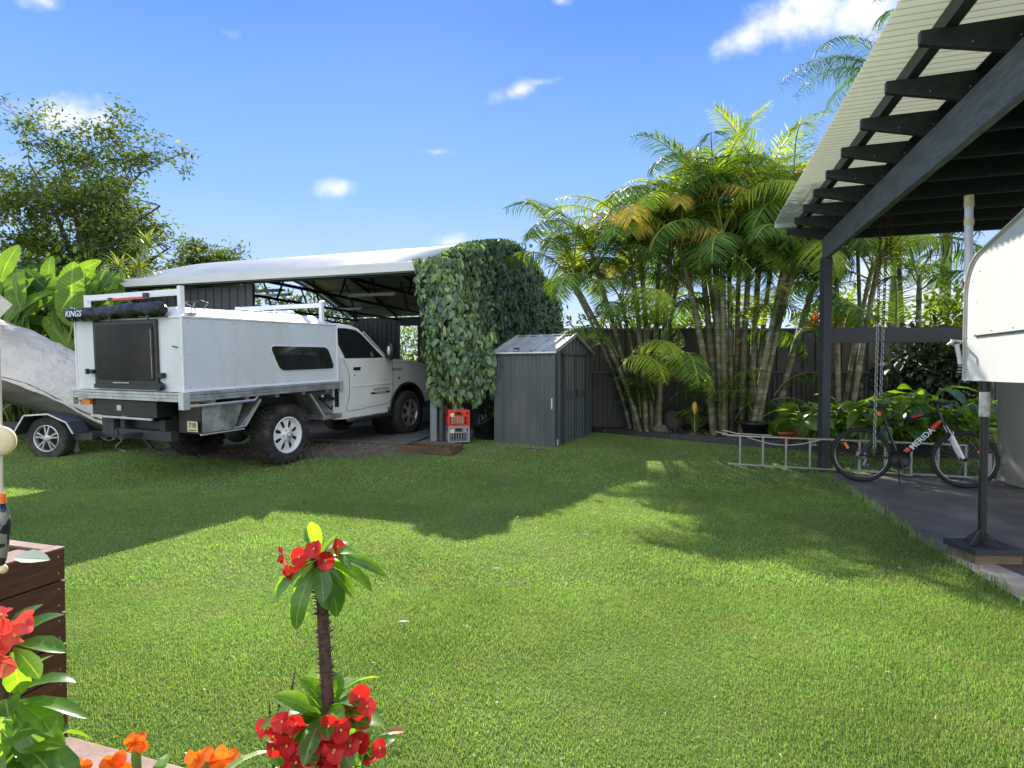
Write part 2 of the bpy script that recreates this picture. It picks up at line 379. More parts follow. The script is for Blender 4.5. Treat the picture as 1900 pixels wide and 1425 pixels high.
# bare, stony patch round the parked vehicle
g = nt.nodes.new('ShaderNodeTexCoord'); vm = nt.nodes.new('ShaderNodeMapping'); vm.vector_type = 'TEXTURE'; nt.links.new(g.outputs['Object'], vm.inputs[0])
vm.inputs['Location'].default_value = (-3.7, 9.25, 0); vm.inputs['Scale'].default_value = (2.3, .85, 50)
ln = nt.nodes.new('ShaderNodeVectorMath'); ln.operation = 'LENGTH'; nt.links.new(vm.outputs[0], ln.inputs[0])
f = math_(nt, 'ADD', math_(nt, 'SUBTRACT', 1.05, ln.outputs['Value']), math_(nt, 'MULTIPLY', math_(nt, 'SUBTRACT', noise(nt, v, 1.6, 6), .5), 1.6))
f = ramp(nt, f, [(.0, (0, 0, 0)), (.25, (1, 1, 1))])
gr = ramp(nt, noise(nt, v, 60, 3), [(.35, (.05, .04, .03)), (.6, (.17, .14, .11)), (.7, (.3, .27, .23))])
c = mixc(nt, f, c, gr)
nt.links.new(c, b.inputs['Base Color']); b.inputs['Roughness'].default_value = .95; b.inputs['Specular IOR Level'].default_value = .1
bump(nt, b, n2, .8, .03)
m = MB()
xs = [-220, -60, -25]+[-16+i*.8 for i in range(41)]+[25, 60, 220]; ys = [-40, -8]+[i*.5 for i in range(-4, 50)]+[32, 60, 300]
for y in ys:
    for x in xs: m.v.append((x, y, gz(x, y)))
nx = len(xs)
for j in range(len(ys)-1):
    for i in range(nx-1): m.f.append((j*nx+i, j*nx+i+1, (j+1)*nx+i+1, (j+1)*nx+i)); m.sm.append(True); m.mi.append(0)
tag(m.build('lawn', m_lawn), kind='structure')
# patio
edge = [(4.16, 7.62), (3.80, 6.3), (3.55, 5.39), (3.36, 4.75), (3.20, 4.05), (3.07, 3.45), (2.98, 2.9), (2.92, 2.2), (2.88, .5), (2.85, -3)]
def edge_x(y):
    for (x0, y0), (x1, y1) in zip(edge[:-1], edge[1:]):
        if y <= y0 and y >= y1: return x1+(x0-x1)*(y-y1)/(y0-y1)
    return 2.85 if y < 0 else 9
m_patio, nt, b = newmat('patio_concrete')
v = coords(nt); n1 = noise(nt, v, 1.3, 7, .65); n2 = noise(nt, v, 25, 5)
c = ramp(nt, n1, [(.3, (.08, .07, .068)), (.5, (.145, .128, .12)), (.68, (.26, .225, .20))])
c = mixc(nt, .25, c, ramp(nt, n2, [(.3, (.02, .02, .02)), (.7, (.3, .28, .25))]), 'OVERLAY')
nt.links.new(c, b.inputs['Base Color']); b.inputs['Roughness'].default_value = .5
bump(nt, b, n2, .2, .004)
pts = edge+[(12, -3), (12, 8.1), (6, 7.35), (4.9, 7.45)]
m = MB(); m.prism([(p[0], p[1]) for p in pts], (0, 0, -.06), (1, 0, 0), (0, 1, 0), (0, 0, 1), .078)
tag(m.build('patio', m_patio, bevel=.004), kind='structure')
# lighter strip of path on the lawn side of the patio, near the camera
m_path = M('path_concrete', (.42, .36, .29), .85, .15, 6, bmp=.3)
m = MB(); st = [(3.25, 4.2), (3.2, 4.05), (3.07, 3.45), (2.98, 2.9), (2.92, 2.2), (2.9, 1.2)]
ins = [(3.29, 4.17), (3.42, 3.98), (3.40, 3.4), (3.33, 2.85), (3.28, 2.2), (3.26, 1.2)]
pl = st+ins[::-1]; m.prism(pl, (0, 0, .0195), (1, 0, 0), (0, 1, 0), (0, 0, 1), .004)
tag(m.build('path', m_path), kind='structure')
# carport slab
cu_ = Vector((-.955, .295, 0)).normalized(); cv_ = Vector((.302, .953, 0)).normalized(); C0 = Vector((-1.33, 10.0, 0))
def CP(s, t, z=0): return C0+cu_*s+cv_*t+Z3*z
m = MB(); q = [CP(-.45, -.55), CP(7.2, -.35), CP(7.2, 8.6), CP(-.45, 8.6)]
m.prism([(p.x, p.y) for p in q], (0, 0, -.05), (1, 0, 0), (0, 1, 0), (0, 0, 1), .215)
tag(m.build('carport_slab', m_conc, bevel=.01), kind='structure')
# garden bed soil
bed = [(1.55, 11.35), (2.05, 10.95), (2.45, 10.55), (2.85, 10.2), (3.4, 9.8), (4.0, 9.45), (4.7, 9.1), (5.6, 8.8), (7.0, 8.5), (9.5, 8.3)]
m = MB(); bp = bed+[(12, 8.3), (12, 12.2), (1.0, 12.2), (1.0, 11.5)]
m.prism(bp, (0, 0, 0), (1, 0, 0), (0, 1, 0), (0, 0, 1), .215); tag(m.build('garden_soil', m_soil), kind='structure')
m = MB()
for (x0, y0), (x1, y1) in zip(bed[:-1], bed[1:]): m.bar((x0, y0, .15), (x1, y1, .15), .05, .2)
t = thing('garden_edging', 'low dark timber edging curving between the lawn and the palm bed', 'edging', (2.8, 10.2, 0)); m.build('edging_board', m_beam, t, True, bevel=.004)
# grass
def in_lawn(x, y):
    ex = np.interp(y, [e[1] for e in edge[::-1]], [e[0] for e in edge[::-1]], right=4.16)
    bx = np.interp(y, [8.3, 8.5, 8.8, 9.1, 9.45, 9.8, 10.2, 10.55, 10.95, 11.35], [9.5, 7, 5.6, 4.7, 4.0, 3.4, 2.85, 2.45, 2.05, 1.55])
    ok = np.where(y < 7.62, x < ex+.01, np.where(y < 8.3, x < 9, x < bx-.03))
    rel = np.stack([x-C0.x, y-C0.y], -1); s = rel@np.array([cu_.x, cu_.y]); tt = rel@np.array([cv_.x, cv_.y])
    ok &= ~((s > -.47) & (s < 7.2) & (tt > -.57))
    ok &= y < 11.5
    dx = x-.695; dy = y-9.39; a = dx*.452+dy*.892; bb = -dx*.892+dy*.452
    ok &= ~((a > -.02) & (a < 1.9) & (bb > -.02) & (bb < 1.1))
    e = ((x+3.7)/2.3)**2+((y-9.25)/.85)**2
    keep = rng.random(len(x)) < np.clip((e-.6)*1.4+.06, .06, 1)
    return ok & keep
def grass(n, y0, y1, h, wd, nb, wide=.18):
    y = np.sqrt(rng.random(n)*(y1**2-y0**2)+y0**2); x = (rng.random(n)*2-1)*(y*.97+wide*y)
    # clumpy growth
    k = .5+.5*np.sin(x*7.1+np.sin(y*5.3)*2)*np.sin(y*6.7+np.sin(x*4.1)*2); keep = rng.random(n) < .45+.55*k
    x = x[keep]; y = y[keep]; ok = in_lawn(x, y); x = x[ok]; y = y[ok]; N = len(x)
    z = gz_np(y); az = rng.random(N)*2*PI; lean = np.abs(rng.normal(0, .85, N)); H = h*(.5+rng.random(N)*.9)
    patch = .8+.35*np.sin(x*1.9+1.3*np.sin(y*1.1))*np.sin(y*1.6+np.sin(x*1.4)); H *= patch
    W = wd*(.7+rng.random(N)*.6); la = az+rng.normal(0, .8, N)+PI/2
    sx, sy = np.cos(az)*W/2, np.sin(az)*W/2; lx, ly = np.cos(la)*np.sin(lean), np.sin(la)*np.sin(lean); cz = np.cos(lean)
    b0 = np.stack([x-sx, y-sy, z], 1); b1 = np.stack([x+sx, y+sy, z], 1)
    m0 = np.stack([x+sx*.8+lx*H*.45, y+sy*.8+ly*H*.45, z+H*.55*cz], 1); m1 = np.stack([x-sx*.8+lx*H*.45, y-sy*.8+ly*H*.45, z+H*.55*cz], 1)
    t0 = np.stack([x+sx*.1+lx*H*1.15, y+sy*.1+ly*H*1.15, z+H*.85*cz], 1); t1 = np.stack([x-sx*.1+lx*H*1.15, y-sy*.1+ly*H*1.15, z+H*.85*cz], 1)
    V = np.stack([b0, b1, m0, m1, t0, t1], 1).reshape(-1, 3); o = (np.arange(N)*6)[:, None]
    q = np.concatenate([o+np.array([[0, 1, 2, 3]]), o+np.array([[3, 2, 4, 5]])], 0)
    nb.add(V, q)
m_grass = LEAF('grass_blades', [(.09, .185, .045), (.16, .29, .072), (.23, .38, .10), (.31, .45, .15), (.18, .32, .075), (.40, .44, .23)], trans=.5, rough=.6, tint=(1.3, 1.3, .6), spec=.15, nscale=.8, dry=(.29, .33, .14))
nb = NB()
grass(900000, 1.3, 3.6, .023, .0028, nb); grass(640000, 3.6, 6.6, .026, .0048, nb); grass(360000, 6.6, 11.5, .03, .009, nb); grass(90000, .25, 1.3, .023, .0045, nb, 2.2)
tag(nb.build('grass', m_grass), 'short green lawn grass with paler patches', kind='stuff')
# taller tufts along the patio edge
nb = NB(); ps = []
for i in range(260):
    y = random.uniform(2.3, 7.4); ps.append((edge_x(y)+random.uniform(-.05, .04), y, 0))
ps = np.array(ps); N = len(ps); a = rng.random(N)*2*PI
for k in range(4):
    a = rng.random(N)*2*PI; d = np.stack([np.cos(a)*.6, np.sin(a)*.6, np.ones(N)], 1)
    V, q = leaf_batch(ps+rng.normal(0, .012, (N, 3))*[1, 1, 0], d, np.stack([np.cos(a), np.sin(a), -np.ones(N)*.3], 1), .05+.05*rng.random(N), .005, BLADE, .9, 0, False); nb.add(V, q)
tag(nb.build('edge_grass', m_grass), 'longer grass tufts spilling over the patio edge', kind='stuff')
# small stones near the vehicle
nb = NB(); N = 2600
x = rng.normal(-3.2, 1.2, N); y = rng.normal(9.2, .26, N); r = .008+.014*rng.random(N)
V = np.array([(1, 0, 0), (0, 1, 0), (-1, 0, 0), (0, -1, 0), (0, 0, 1), (.3, .3, .9)])
base = np.stack([x, y, gz_np(y)], 1)
tri = np.array([[0, 1, 5, 4], [1, 2, 4, 5], [2, 3, 4, 4], [3, 0, 4, 4]])
VV = base[:, None]+V[None]*r[:, None, None]*(.6+.8*rng.random((N, 6, 1))); FF = np.array([[0, 1, 5, 4], [1, 2, 4, 5]])[None]+(np.arange(N)*6)[:, None, None]
F2 = np.array([[2, 3, 4, 5], [3, 0, 5, 4]])[None]+(np.arange(N)*6)[:, None, None]
nb.add(VV.reshape(-1, 3), FF.reshape(-1, 4)); nb.add(np.zeros((0, 3)), np.zeros((0, 4), int)); nb.F.append(F2.reshape(-1, 4)); nb.mi.append(np.zeros(len(F2)*2))
tag(build_np('gravel', np.concatenate(nb.V), np.concatenate(nb.F), m_rock), 'loose pale gravel on the bare ground by the ute', kind='stuff')
# leaf litter and pale clippings on the lawn
nb = NB(); N = 900; y = 1.5+9.5*rng.random(N)**.8; x = (rng.random(N)*2-1)*y*.95; ok = in_lawn(x, y); x, y = x[ok], y[ok]; N = len(x)
V, q = leaf_batch(np.stack([x, y, gz_np(y)+.018+.012*rng.random(N)], 1), rng.normal(0, 1, (N, 3))*[1, 1, .25], rng.normal(0, .4, (N, 3))+[0, 0, 1], .012+.028*rng.random(N)**3, .005+.009*rng.random(N)**2, LEAFS, .5, .3); nb.add(V, q)
tag(nb.build('lawn_litter', LEAF('clippings', [(.30, .26, .12), (.40, .38, .24), (.18, .14, .07), (.22, .28, .08)], trans=.2)), 'tiny dry leaves and clippings in the grass', kind='stuff')
# ------------------------------------------------------------------ the ute
m_check, nt, b = newmat('checker_plate')
v = coords(nt, (28, 28, 28)); wv = nn(nt, 'ShaderNodeTexVoronoi', Scale=1.0); nt.links.new(v, wv.inputs['Vector'])
n = noise(nt, coords(nt), 4, 5); c = ramp(nt, n, [(.35, (.22, .21, .19)), (.6, (.5, .51, .5))])
nt.links.new(c, b.inputs['Base Color']); b.inputs['Metallic'].default_value = .6; b.inputs['Roughness'].default_value = .4
bump(nt, b, wv.outputs['Distance'], .8, .004)
m_rim = M('white_steel_rim', (.72, .73, .72), .35, .05, 8, bmp=.02, dirt_refl=(.35, .3, .25), dirt_refl_amt=.3)
m_rimd = M('grey_alloy_rim', (.42, .40, .38), .35, .1, 8, metal=.7, bmp=.03, dirt_refl=(.15, .12, .1), dirt_refl_amt=.4)
TR = thing('utility_truck', 'white utility truck with box camper on its tray, backed out of the carport', 'truck', (-3.85, 6.73, -.02), (R(1.9), R(.5), R(-24.5)))
def L(x, y, z): return (x, y, z)
def wheel(parent, c, r, w, style='steel', side=1, mat=None):
    """wheel with axis along local x; side=+1 faces +x"""
    rw = MB(); k = r
    prof = [(k*.60, -w/2), (k*.9, -w/2*1.02), (k*.975, -w/2*.86), (k, -w/2*.5), (k*1.005, 0), (k, w/2*.5), (k*.975, w/2*.86), (k*.9, w/2*1.02), (k*.60, w/2), (k*.57, w/2*.7), (k*.57, -w/2*.7), (k*.6, -w/2)]
    rw.lathe(prof, c, 'x', 48)
    nt_ = 44 if style == 'steel' else 0
    for i in range(nt_):       # tread blocks
        a = 2*PI*i/nt_
        for xo, da in ((-.36, 0), (-.12, .5), (.12, 0), (.36, .5)):
            aa = a+da*2*PI/nt_; rot = Matrix.Rotation(aa, 3, 'X')
            p = rot @ Vector((0, 0, k*1.0)); rw.box((c[0]+xo*w, c[1]+p.y, c[2]+p.z), (w*.19, k*.085, .022), rot)
    for i in range(22 if style == 'steel' else 0):
        a = 2*PI*i/22; rot = Matrix.Rotation(a, 3, 'X')
        for sg in (-1, 1):
            p = rot @ Vector((0, 0, k*.95)); rw.box((c[0]+sg*w*.5, c[1]+p.y, c[2]+p.z), (.016, k*.12, .05), rot)
    wh = rw.build('wheel', m_rub, parent)
    x0 = c[0]+side*w/2; q = Vector(c); rm = MB(); rr = k*.6
    def pr(ps): return [(a, x0+side*h-c[0]) for a, h in ps]
    if style == 'steel':
        rm.lathe(pr([(rr*1.02, .004), (rr*.97, .012), (rr*.93, 0), (rr*.9, -.05), (rr*.86, -.055)]), c, 'x', 40)
        rm.lathe(pr([(rr*.42, -.03), (rr*.36, -.012), (rr*.30, -.012), (rr*.28, .0), (rr*.24, .012), (0.001, .012)]), c, 'x', 40)
        nsp = 8
        for i in range(nsp):      # wedge spokes leave the oval hand holes
            a0 = 2*PI*i/nsp
            vs = []
            for (ra, h, wa) in ((rr*.38, -.024, .30), (rr*.55, -.026, .22), (rr*.72, -.03, .24), (rr*.92, -.05, .37)):
                for s_ in (-1, 1):
                    t = a0+s_*wa; vs.append((x0+side*h, c[1]+ra*math.cos(t), c[2]+ra*math.sin(t)))
            rm.add(vs, [(0, 1, 3, 2), (2, 3, 5, 4), (4, 5, 7, 6)], True)
            rm.add([(x-side*.012, y_, z_) for x, y_, z_ in vs], [(2, 3, 1, 0), (4, 5, 3, 2), (6, 7, 5, 4)], True)
        o = rm.build('rim', m_rim, wh)
        back = MB(); back.lathe([(rr*.9, x0-side*.07-c[0]), (0.001, x0-side*.07-c[0])], c, 'x', 24); back.build('brake_drum', m_dark, wh)
        hb = MB(); hb.lathe(pr([(rr*.16, .0), (rr*.16, .05), (rr*.12, .062), (.001, .062)]), c, 'x', 16)
        for i in range(6):
            t = 2*PI*i/6; hb.lathe([(.011, 0), (.011, .02), (.001, .022)] if side > 0 else [(.011, 0), (.011, -.02), (.001, -.022)], (x0-side*.004, c[1]+rr*.33*math.cos(t), c[2]+rr*.33*math.sin(t)), 'x', 6, smooth=False)
        hb.build('hub', m_alu, wh)
    else:
        rm.lathe(pr([(rr*1.03, .002), (rr*.98, .01), (rr*.92, -.002), (rr*.9, -.06)]), c, 'x', 40)
        npair = 5 if style == 'alloy' else 6
        for i in range(npair):
            for off in ((-.2, .2) if style == 'alloy' else (0,)):
                t = 2*PI*i/npair+.3; t2 = t+off
                a = Vector((x0+side*-.012, c[1]+rr*.2*math.cos(t+off*.6), c[2]+rr*.2*math.sin(t+off*.6))); d = Vector((x0+side*-.018, c[1]+rr*.93*math.cos(t2), c[2]+rr*.93*math.sin(t2)))
                rm.bar(a, d, .02 if style == 'alloy' else .07, .022, (1, 0, 0))
        rm.lathe(pr([(rr*.3, -.02), (rr*.28, 0), (rr*.14, .005), (.001, .005)]), c, 'x', 24)
        rm.build('rim', m_alu if style == 'alloy' else m_rimd, wh)
        back = MB(); back.lathe([(rr*.92, x0-side*.09-c[0]), (0.001, x0-side*.09-c[0])], c, 'x', 24); back.build('brake_drum', m_dark, wh)
    return wh
RW = .43
wheel(TR, (-.17, 1.575, RW), RW, .29, 'steel', 1); wheel(TR, (-1.93, 1.575, RW), RW, .29, 'steel', -1)
wheel(TR, (-.24, 4.73, RW), RW, .27, 'alloy6', 1); wheel(TR, (-1.86, 4.73, RW), RW, .27, 'alloy6', -1)
sp_ = MB(); zt = 1.15
# tray
tm = MB()
x0, x1, y0, y1 = -2.15, .06, -.06, 2.64
for (a, b_) in (((x1-.02, y0), (x1-.02, y1)), ((x0+.02, y0), (x0+.02, y1))):
    for zc, hh, ww in ((zt-.018, .03, .05), (zt-.055, .036, .04), (zt-.093, .034, .05)): tm.bar((a[0], a[1], zc), (b_[0], b_[1], zc), ww, hh)
for yy_ in (y0+.02, y1-.02):
    for zc, hh, ww in ((zt-.018, .03, .05), (zt-.055, .036, .04), (zt-.093, .034, .05)): tm.bar((x0+.046, yy_, zc), (x1-.046, yy_, zc), ww, hh)
tm.bb(x0+.05, x1-.05, y0+.05, y1-.05, zt-.07, zt-.02)
for yc in (.4, .9, 1.4, 1.9, 2.4): tm.bb(x0+.08, x1-.08, yc-.03, yc+.03, zt-.16, zt-.072)
tray = tm.build('tray', m_alu, TR, bevel=.003)
for q_ in ((x1-.075, x1+.012, y0-.012, y0+.075, zt-.2, zt+.004), (x0-.012, x0+.05, y0-.012, y0+.05, zt-.2, zt+.004), (x1-.045, x1+.01, y1-.05, y1+.01, zt-.17, zt+.01)):
    cn = MB(); cn.bb(*q_); cn.build('corner_bracket', m_alu_b, tray, bevel=.003)
# chassis
ch = MB()
for xx in (-1.45, -.65): ch.bb(xx-.05, xx+.05, .15, 5.2, .6, .78); ch.bb(xx-.04, xx+.04, .3, 2.4, .78, .985)
for yy_ in (.3, 1.1, 2.3, 3.6): ch.bb(-1.4, -.7, yy_-.04, yy_+.04, .62, .74)
ch.tube([(-1.85, 1.575, .43), (-.25, 1.575, .43)], .055); ch.ell((-1.05, 1.575, .43), (.17, .2, .17)); ch.tube([(-1.8, 4.73, .43), (-.3, 4.73, .43)], .05)
ch.tube([(-1.05, 1.7, .45), (-1.05, 3.6, .6)], .04)
for xx in (-1.6, -.5):
    ch.tube([(xx, 1.575, .45), (xx, 1.65, .95)], .035); ch.tube([(xx-.05, 1.5, .43), (xx-.05, 2.5, .62)], .03)
ch.bb(-1.7, -.9, 2.0, 3.0, .46, .72)
ch.build('chassis', m_dark, TR, bevel=.004)
# dark drawer unit and bumper bar under the rear of the tray
dr = MB(); dr.bb(-1.85, -.55, .02, .75, zt-.33, zt-.125); ddr = dr.build('underbody_drawer', m_blk, TR, bevel=.006)
e_ = MB(); e_.bb(-1.85, -.62, -.01, .018, zt-.36, zt-.335); e_.bb(-1.3, -1.22, 0, .018, zt-.26, zt-.19); e_.build('drawer_edge', m_alu_b, ddr, bevel=.002)
hb = MB(); hb.bb(-1.75, -.45, .12, .22, .52, .64); hb.bb(-1.1, -1.0, -.12, .2, .55, .61); hb.bb(-1.8, -1.55, .1, .2, .55, .82); hb.tube([(-1.05, -.16, .6), (-1.05, -.16, .68)], .022); hb.build('tow_bar', m_dark, TR, bevel=.004)
tl = MB(); tl.bb(-2.02, -1.83, -.02, .05, zt-.2, zt-.13); tl.build('indicator_light', m_org, TR, bevel=.005)
tl = MB(); tl.bb(-.04, .035, .02, .16, zt-.17, zt-.135); tl.build('indicator_light', m_org, TR, bevel=.005)
s_ = MB(); s_.tube([(-2.12, -.02, zt-.155), (-2.03, -.02, zt-.155)], .014); s_.torus((-2.0, -.03, zt-.19), .022, .004, Matrix.Rotation(PI/2, 3, 'X')); s_.build('tie_hook', m_steel, TR)
# toolbox, with dark rear face
tb = MB(); tb.prism([(.21, .985), (.84, .985), (.68, .625), (.21, .625)], (-.42, 0, 0), (0, 1, 0), (0, 0, 1), (1, 0, 0), .40)
tbo = tb.build('toolbox', m_blk, TR, bevel=.004)
tb = MB(); tb.prism([(.225, .97), (.82, .97), (.67, .64), (.225, .64)], (-.019, 0, 0), (0, 1, 0), (0, 0, 1), (1, 0, 0), .012); tb.build('toolbox_door', m_check, tbo)
tb = MB(); tb.bb(-.006, .012, .45, .53, .8, .9); tb.bb(-.006, .01, .25, .31, .87, .885); tb.build('latch', m_steel, tbo, bevel=.004)
e_ = MB(); e_.bb(-.03, 0, .2, .82, .612, .628); e_.build('trim', m_alu_b, tbo)
# side rail tube
rl = MB(); rl.tube([(.045, .02, .985), (.05, .08, .985), (.05, .95, .985), (.03, 1.02, 1.03)], .017); rl.tube([(.03, 1.02, 1.03), (.0, 1.02, 1.04)], .02); rl.build('side_rail', m_alu_b, TR)
# mudguard panels
def guard(pts, name='mudguard'):
    g_ = MB(); g_.prism(pts, (-.40, 0, 0), (0, 1, 0), (0, 0, 1), (1, 0, 0), .36); o = g_.build(name, m_check, TR)
    return o
g1 = guard([(1.12, .985), (1.10, .985), (.80, .66), (.82, .66)])
g_ = MB(); g_.bar((-.03, 1.11, .985), (-.03, .86, .66), .03, .03); g_.bar((-.03, .5, .64), (-.03, .87, .655), .02, .02); g_.build('guard_edge', m_alu_b, g1)
g2 = guard([(2.02, .985), (2.04, .985), (2.34, .62), (2.32, .62)])
g_ = MB(); g_.bar((-.03, 2.03, .985), (-.03, 2.31, .62), .03, .03); g_.build('guard_edge', m_alu_b, g2)
g3 = MB(); g3.bb(-.42, -.03, 2.3, 2.72, .56, .63); g3.build('step_box', m_check, TR, bevel=.005)
g4 = MB(); g4.bb(-.40, -.36, .9, 2.1, .76, .98); g4.build('inner_guard', m_blk, TR)
# filler and hoses between tray and cab
fl = MB(); fl.tube([(-.14, 2.35, .9), (-.10, 2.5, .92), (-.12, 2.62, .86)], .03); fl.tube([(-.2, 2.4, .88), (-.1, 2.45, .78), (-.15, 2.6, .7), (-.2, 2.7, .75)], .013); fl.bb(-.16, -.08, 2.42, 2.5, .84, .94); fl.build('fuel_filler', m_blk, TR)
fl = MB(); fl.ell((-.1, 2.36, .93), (.03, .03, .03)); fl.ell((-.1, 2.44, .86), (.022, .022, .03)); fl.build('fuel_cap', m_alu_b, TR)
# numberplate
pl_ = MB(); pl_.bb(-.215, -.03, .17, .176, .655, .785); m_plate = M('plate_cream', (.62, .55, .33), .4, .04, 9, bmp=0)
np_ = pl_.build('number_plate', m_plate, TR, bevel=.004)
text('lettering', '718', .085, m_ink, np_, (-.12, .168, .735), (PI/2, 0, 0)); text('lettering', 'QUEENSLAND', .02, m_ink, np_, (-.12, .168, .675), (PI/2, 0, 0))
# box camper on the tray
BX0, BX1, BY0, BY1, BZ0, BZ1 = -2.1, 0, 0, 2.6, zt, 2.045
bm = MB(); rz = BZ1+.13; ins_ = .27
prof = [(BX0, BZ0), (BX0, BZ1), (BX0+ins_, rz), (BX1-ins_, rz), (BX1, BZ1), (BX1, BZ0)]
yr = BY1-.22
vs = [(x, BY0, z) for x, z in prof]+[(x, BY1, z) for x, z in prof]
for i in (8, 9): vs[i] = (vs[i][0], yr, vs[i][2])
vs[2] = (vs[2][0], .12, rz); vs[3] = (vs[3][0], .12, rz)
bm.add(vs, [(0, 1, 4, 5), (1, 2, 3, 4), (11, 10, 7, 6), (10, 9, 8, 7), (0, 6, 7, 1), (1, 7, 8, 2), (2, 8, 9, 3), (3, 9, 10, 4), (4, 10, 11, 5), (5, 11, 6, 0)])
cb = bm.build('camper_box', m_panel, TR, bevel=.006)
et = MB()
for xx in (BX0, BX1):
    et.bar((xx, BY0-.004, BZ0+.002), (xx, BY0-.004, BZ1), .022, .022, (0, 1, 0)); et.bar((xx, BY1+.004, BZ0+.002), (xx, BY1+.004, BZ1), .022, .022, (0, 1, 0)); et.bar((xx*1.0, BY0, BZ1), (xx, BY1, BZ1), .026, .024)
et.bar((BX0, BY0-.003, BZ1-.004), (BX1, BY0-.003, BZ1-.004), .02, .02)
et.bar((BX1+.003, BY0, BZ0+.016), (BX1+.003, BY1, BZ0+.016), .008, .03); et.build('edge_trim', m_white, cb, bevel=.003)
rv = MB()
for i in range(9):
    for z_ in (BZ0+.06, BZ0+.45, BZ1-.06):
        rv.ell((BX1+.002, .08+i*.305, z_), (.004, .006, .006), 6, 4)
for z_ in (BZ0+.1, BZ0+.4, BZ1-.15): rv.ell((-.03, -.003, z_), (.006, .004, .006), 6, 4)
rv.build('rivet', m_dark, cb)
# side window
def rounded(pts, rad, n=5):
    out = []; k = len(pts)
    for i in range(k):
        p, a, c = Vector(pts[i]), Vector(pts[i-1]), Vector(pts[(i+1) % k]); d0 = (a-p).normalized(); d1 = (c-p).normalized()
        for j in range(n+1):
            t = j/n; q0 = p+d0*rad*(1-t); q1 = p+d1*rad*t; out.append(tuple(q0*(1-t)+q1*t))
    return out
wp = [(1.27, 1.705), (2.38, 1.69), (2.53, 1.36), (1.44, 1.36)]
wm = MB(); wm.prism(rounded(wp, .09), (.001, 0, 0), (0, 1, 0), (0, 0, 1), (1, 0, 0), .014); sw = wm.build('side_window', m_glass, cb)
cx_, cy_ = 1.9, 1.53; wp2 = [(cx_+(a-cx_)*1.03, cy_+(b_-cy_)*1.07) for a, b_ in wp]
wm = MB(); wm.prism(rounded(wp2, .095), (.0005, 0, 0), (0, 1, 0), (0, 0, 1), (1, 0, 0), .008); wm.build('window_frame', m_white, sw)
wm = MB(); wm.bb(.014, .018, 1.87, 1.895, 1.38, 1.68); wm.build('window_slider', m_blk, sw)
# rear window (large dark hatch)
wm = MB(); wz0, wz1 = zt+.03, BZ1-.02; wx0, wx1 = -1.68, -.42
wm.bb(wx0, wx1, -.03, -.001, wz0, wz1); hatch = wm.build('rear_hatch', m_blk, cb, bevel=.01)
wm = MB(); wm.prism(rounded([(wx0+.06, wz0+.10), (wx1-.06, wz0+.10), (wx1-.06, wz1-.05), (wx0+.06, wz1-.05)], .05), (0, -.034, 0), (1, 0, 0), (0, 0, 1), (0, -1, 0), .004); wm.build('window_pane', m_rglass, hatch)
wm = MB()
wm.bar((wx1-.09, -.042, wz0+.13), (wx1-.09, -.042, wz1-.12), .008, .005); wm.build('seal', m_alu, hatch); wm = MB(); wm.bar((wx0+.4, -.042, wz0+.07), (wx0+.72, -.042, wz0+.07), .008, .012); wm.build('hatch_badge', m_alu, hatch)
wm = MB(); wm.bb(wx1-.01, wx1+.11, -.06, -.005, wz0+.14, wz0+.2); wm.bb(wx0-.10, wx0+.01, -.06, -.005, wz0+.18, wz0+.23); wm.bb(wx0-.12, wx0-.08, -.075, -.04, wz0+.17, wz0+.24)
wm.lathe([(.05, -.09), (.055, -.05), (.05, -.03), (.001, -.03)], (wx1+.07, 0, wz0+.04), 'y', 16); wm.lathe([(.05, -.09), (.001, -.09)], (wx1+.07, 0, wz0+.04), 'y', 16); wm.bb(wx0+.02, wx1+.05, -.055, -.032, wz0-.005, wz0+.05); wm.build('hatch_latch', m_blk, hatch, bevel=.004)
hd = MB(); hd.bar((-.17, -.012, 1.7), (-.08, -.012, 1.685), .01, .012); hd.build('door_pull', m_dark, cb)
# dents / stains already in paint; corner catch at roof
ct = MB(); ct.bb(-.09, -.01, .1, .2, BZ1+.02, BZ1+.05); ct.ell((-.03, 2.42, BZ1+.035), (.02, .035, .012)); ct.build('roof_latch', m_alu, cb)
# awning roll
aw = MB(); pts = []; rs = []
for i in range(33):
    x = -2.12+i*(1.90/32); pts.append((x, -.06+.008*math.sin(i*1.9), BZ1+.082-.014*math.sin(i/32*PI*2)+.006*math.sin(i*1.1))); rs.append(.084+.012*math.sin(i*2.3)+.008*math.sin(i*.9+1)+(0 if 0 < i < 32 else -.02))
aw.tube(pts, rs, 20)
awo = aw.build('awning_roll', m_vinyl, TR); sb = awo.modifiers.new('s', 'SUBSURF'); sb.levels = sb.render_levels = 1; tx_ = bpy.data.textures.new('crease', 'CLOUDS'); tx_.noise_scale = .09; dm = awo.modifiers.new('d', 'DISPLACE'); dm.texture = tx_; dm.strength = .035; dm.texture_coords = 'LOCAL'
text('lettering', 'KINGS', .105, m_navy, awo, (-1.83, -.166, BZ1+.075), (PI/2, 0, 0), xs=1.15, shear=.25)
aw = MB(); aw.bb(-2.08, -.22, -.05, .03, BZ1+.0, BZ1+.012); 
for x in (-1.9, -1.13, -.4): aw.bb(x-.015, x+.015, -.14, -.128, BZ1-.03, BZ1+.02)
aw.build('awning_strap', m_blk, awo)
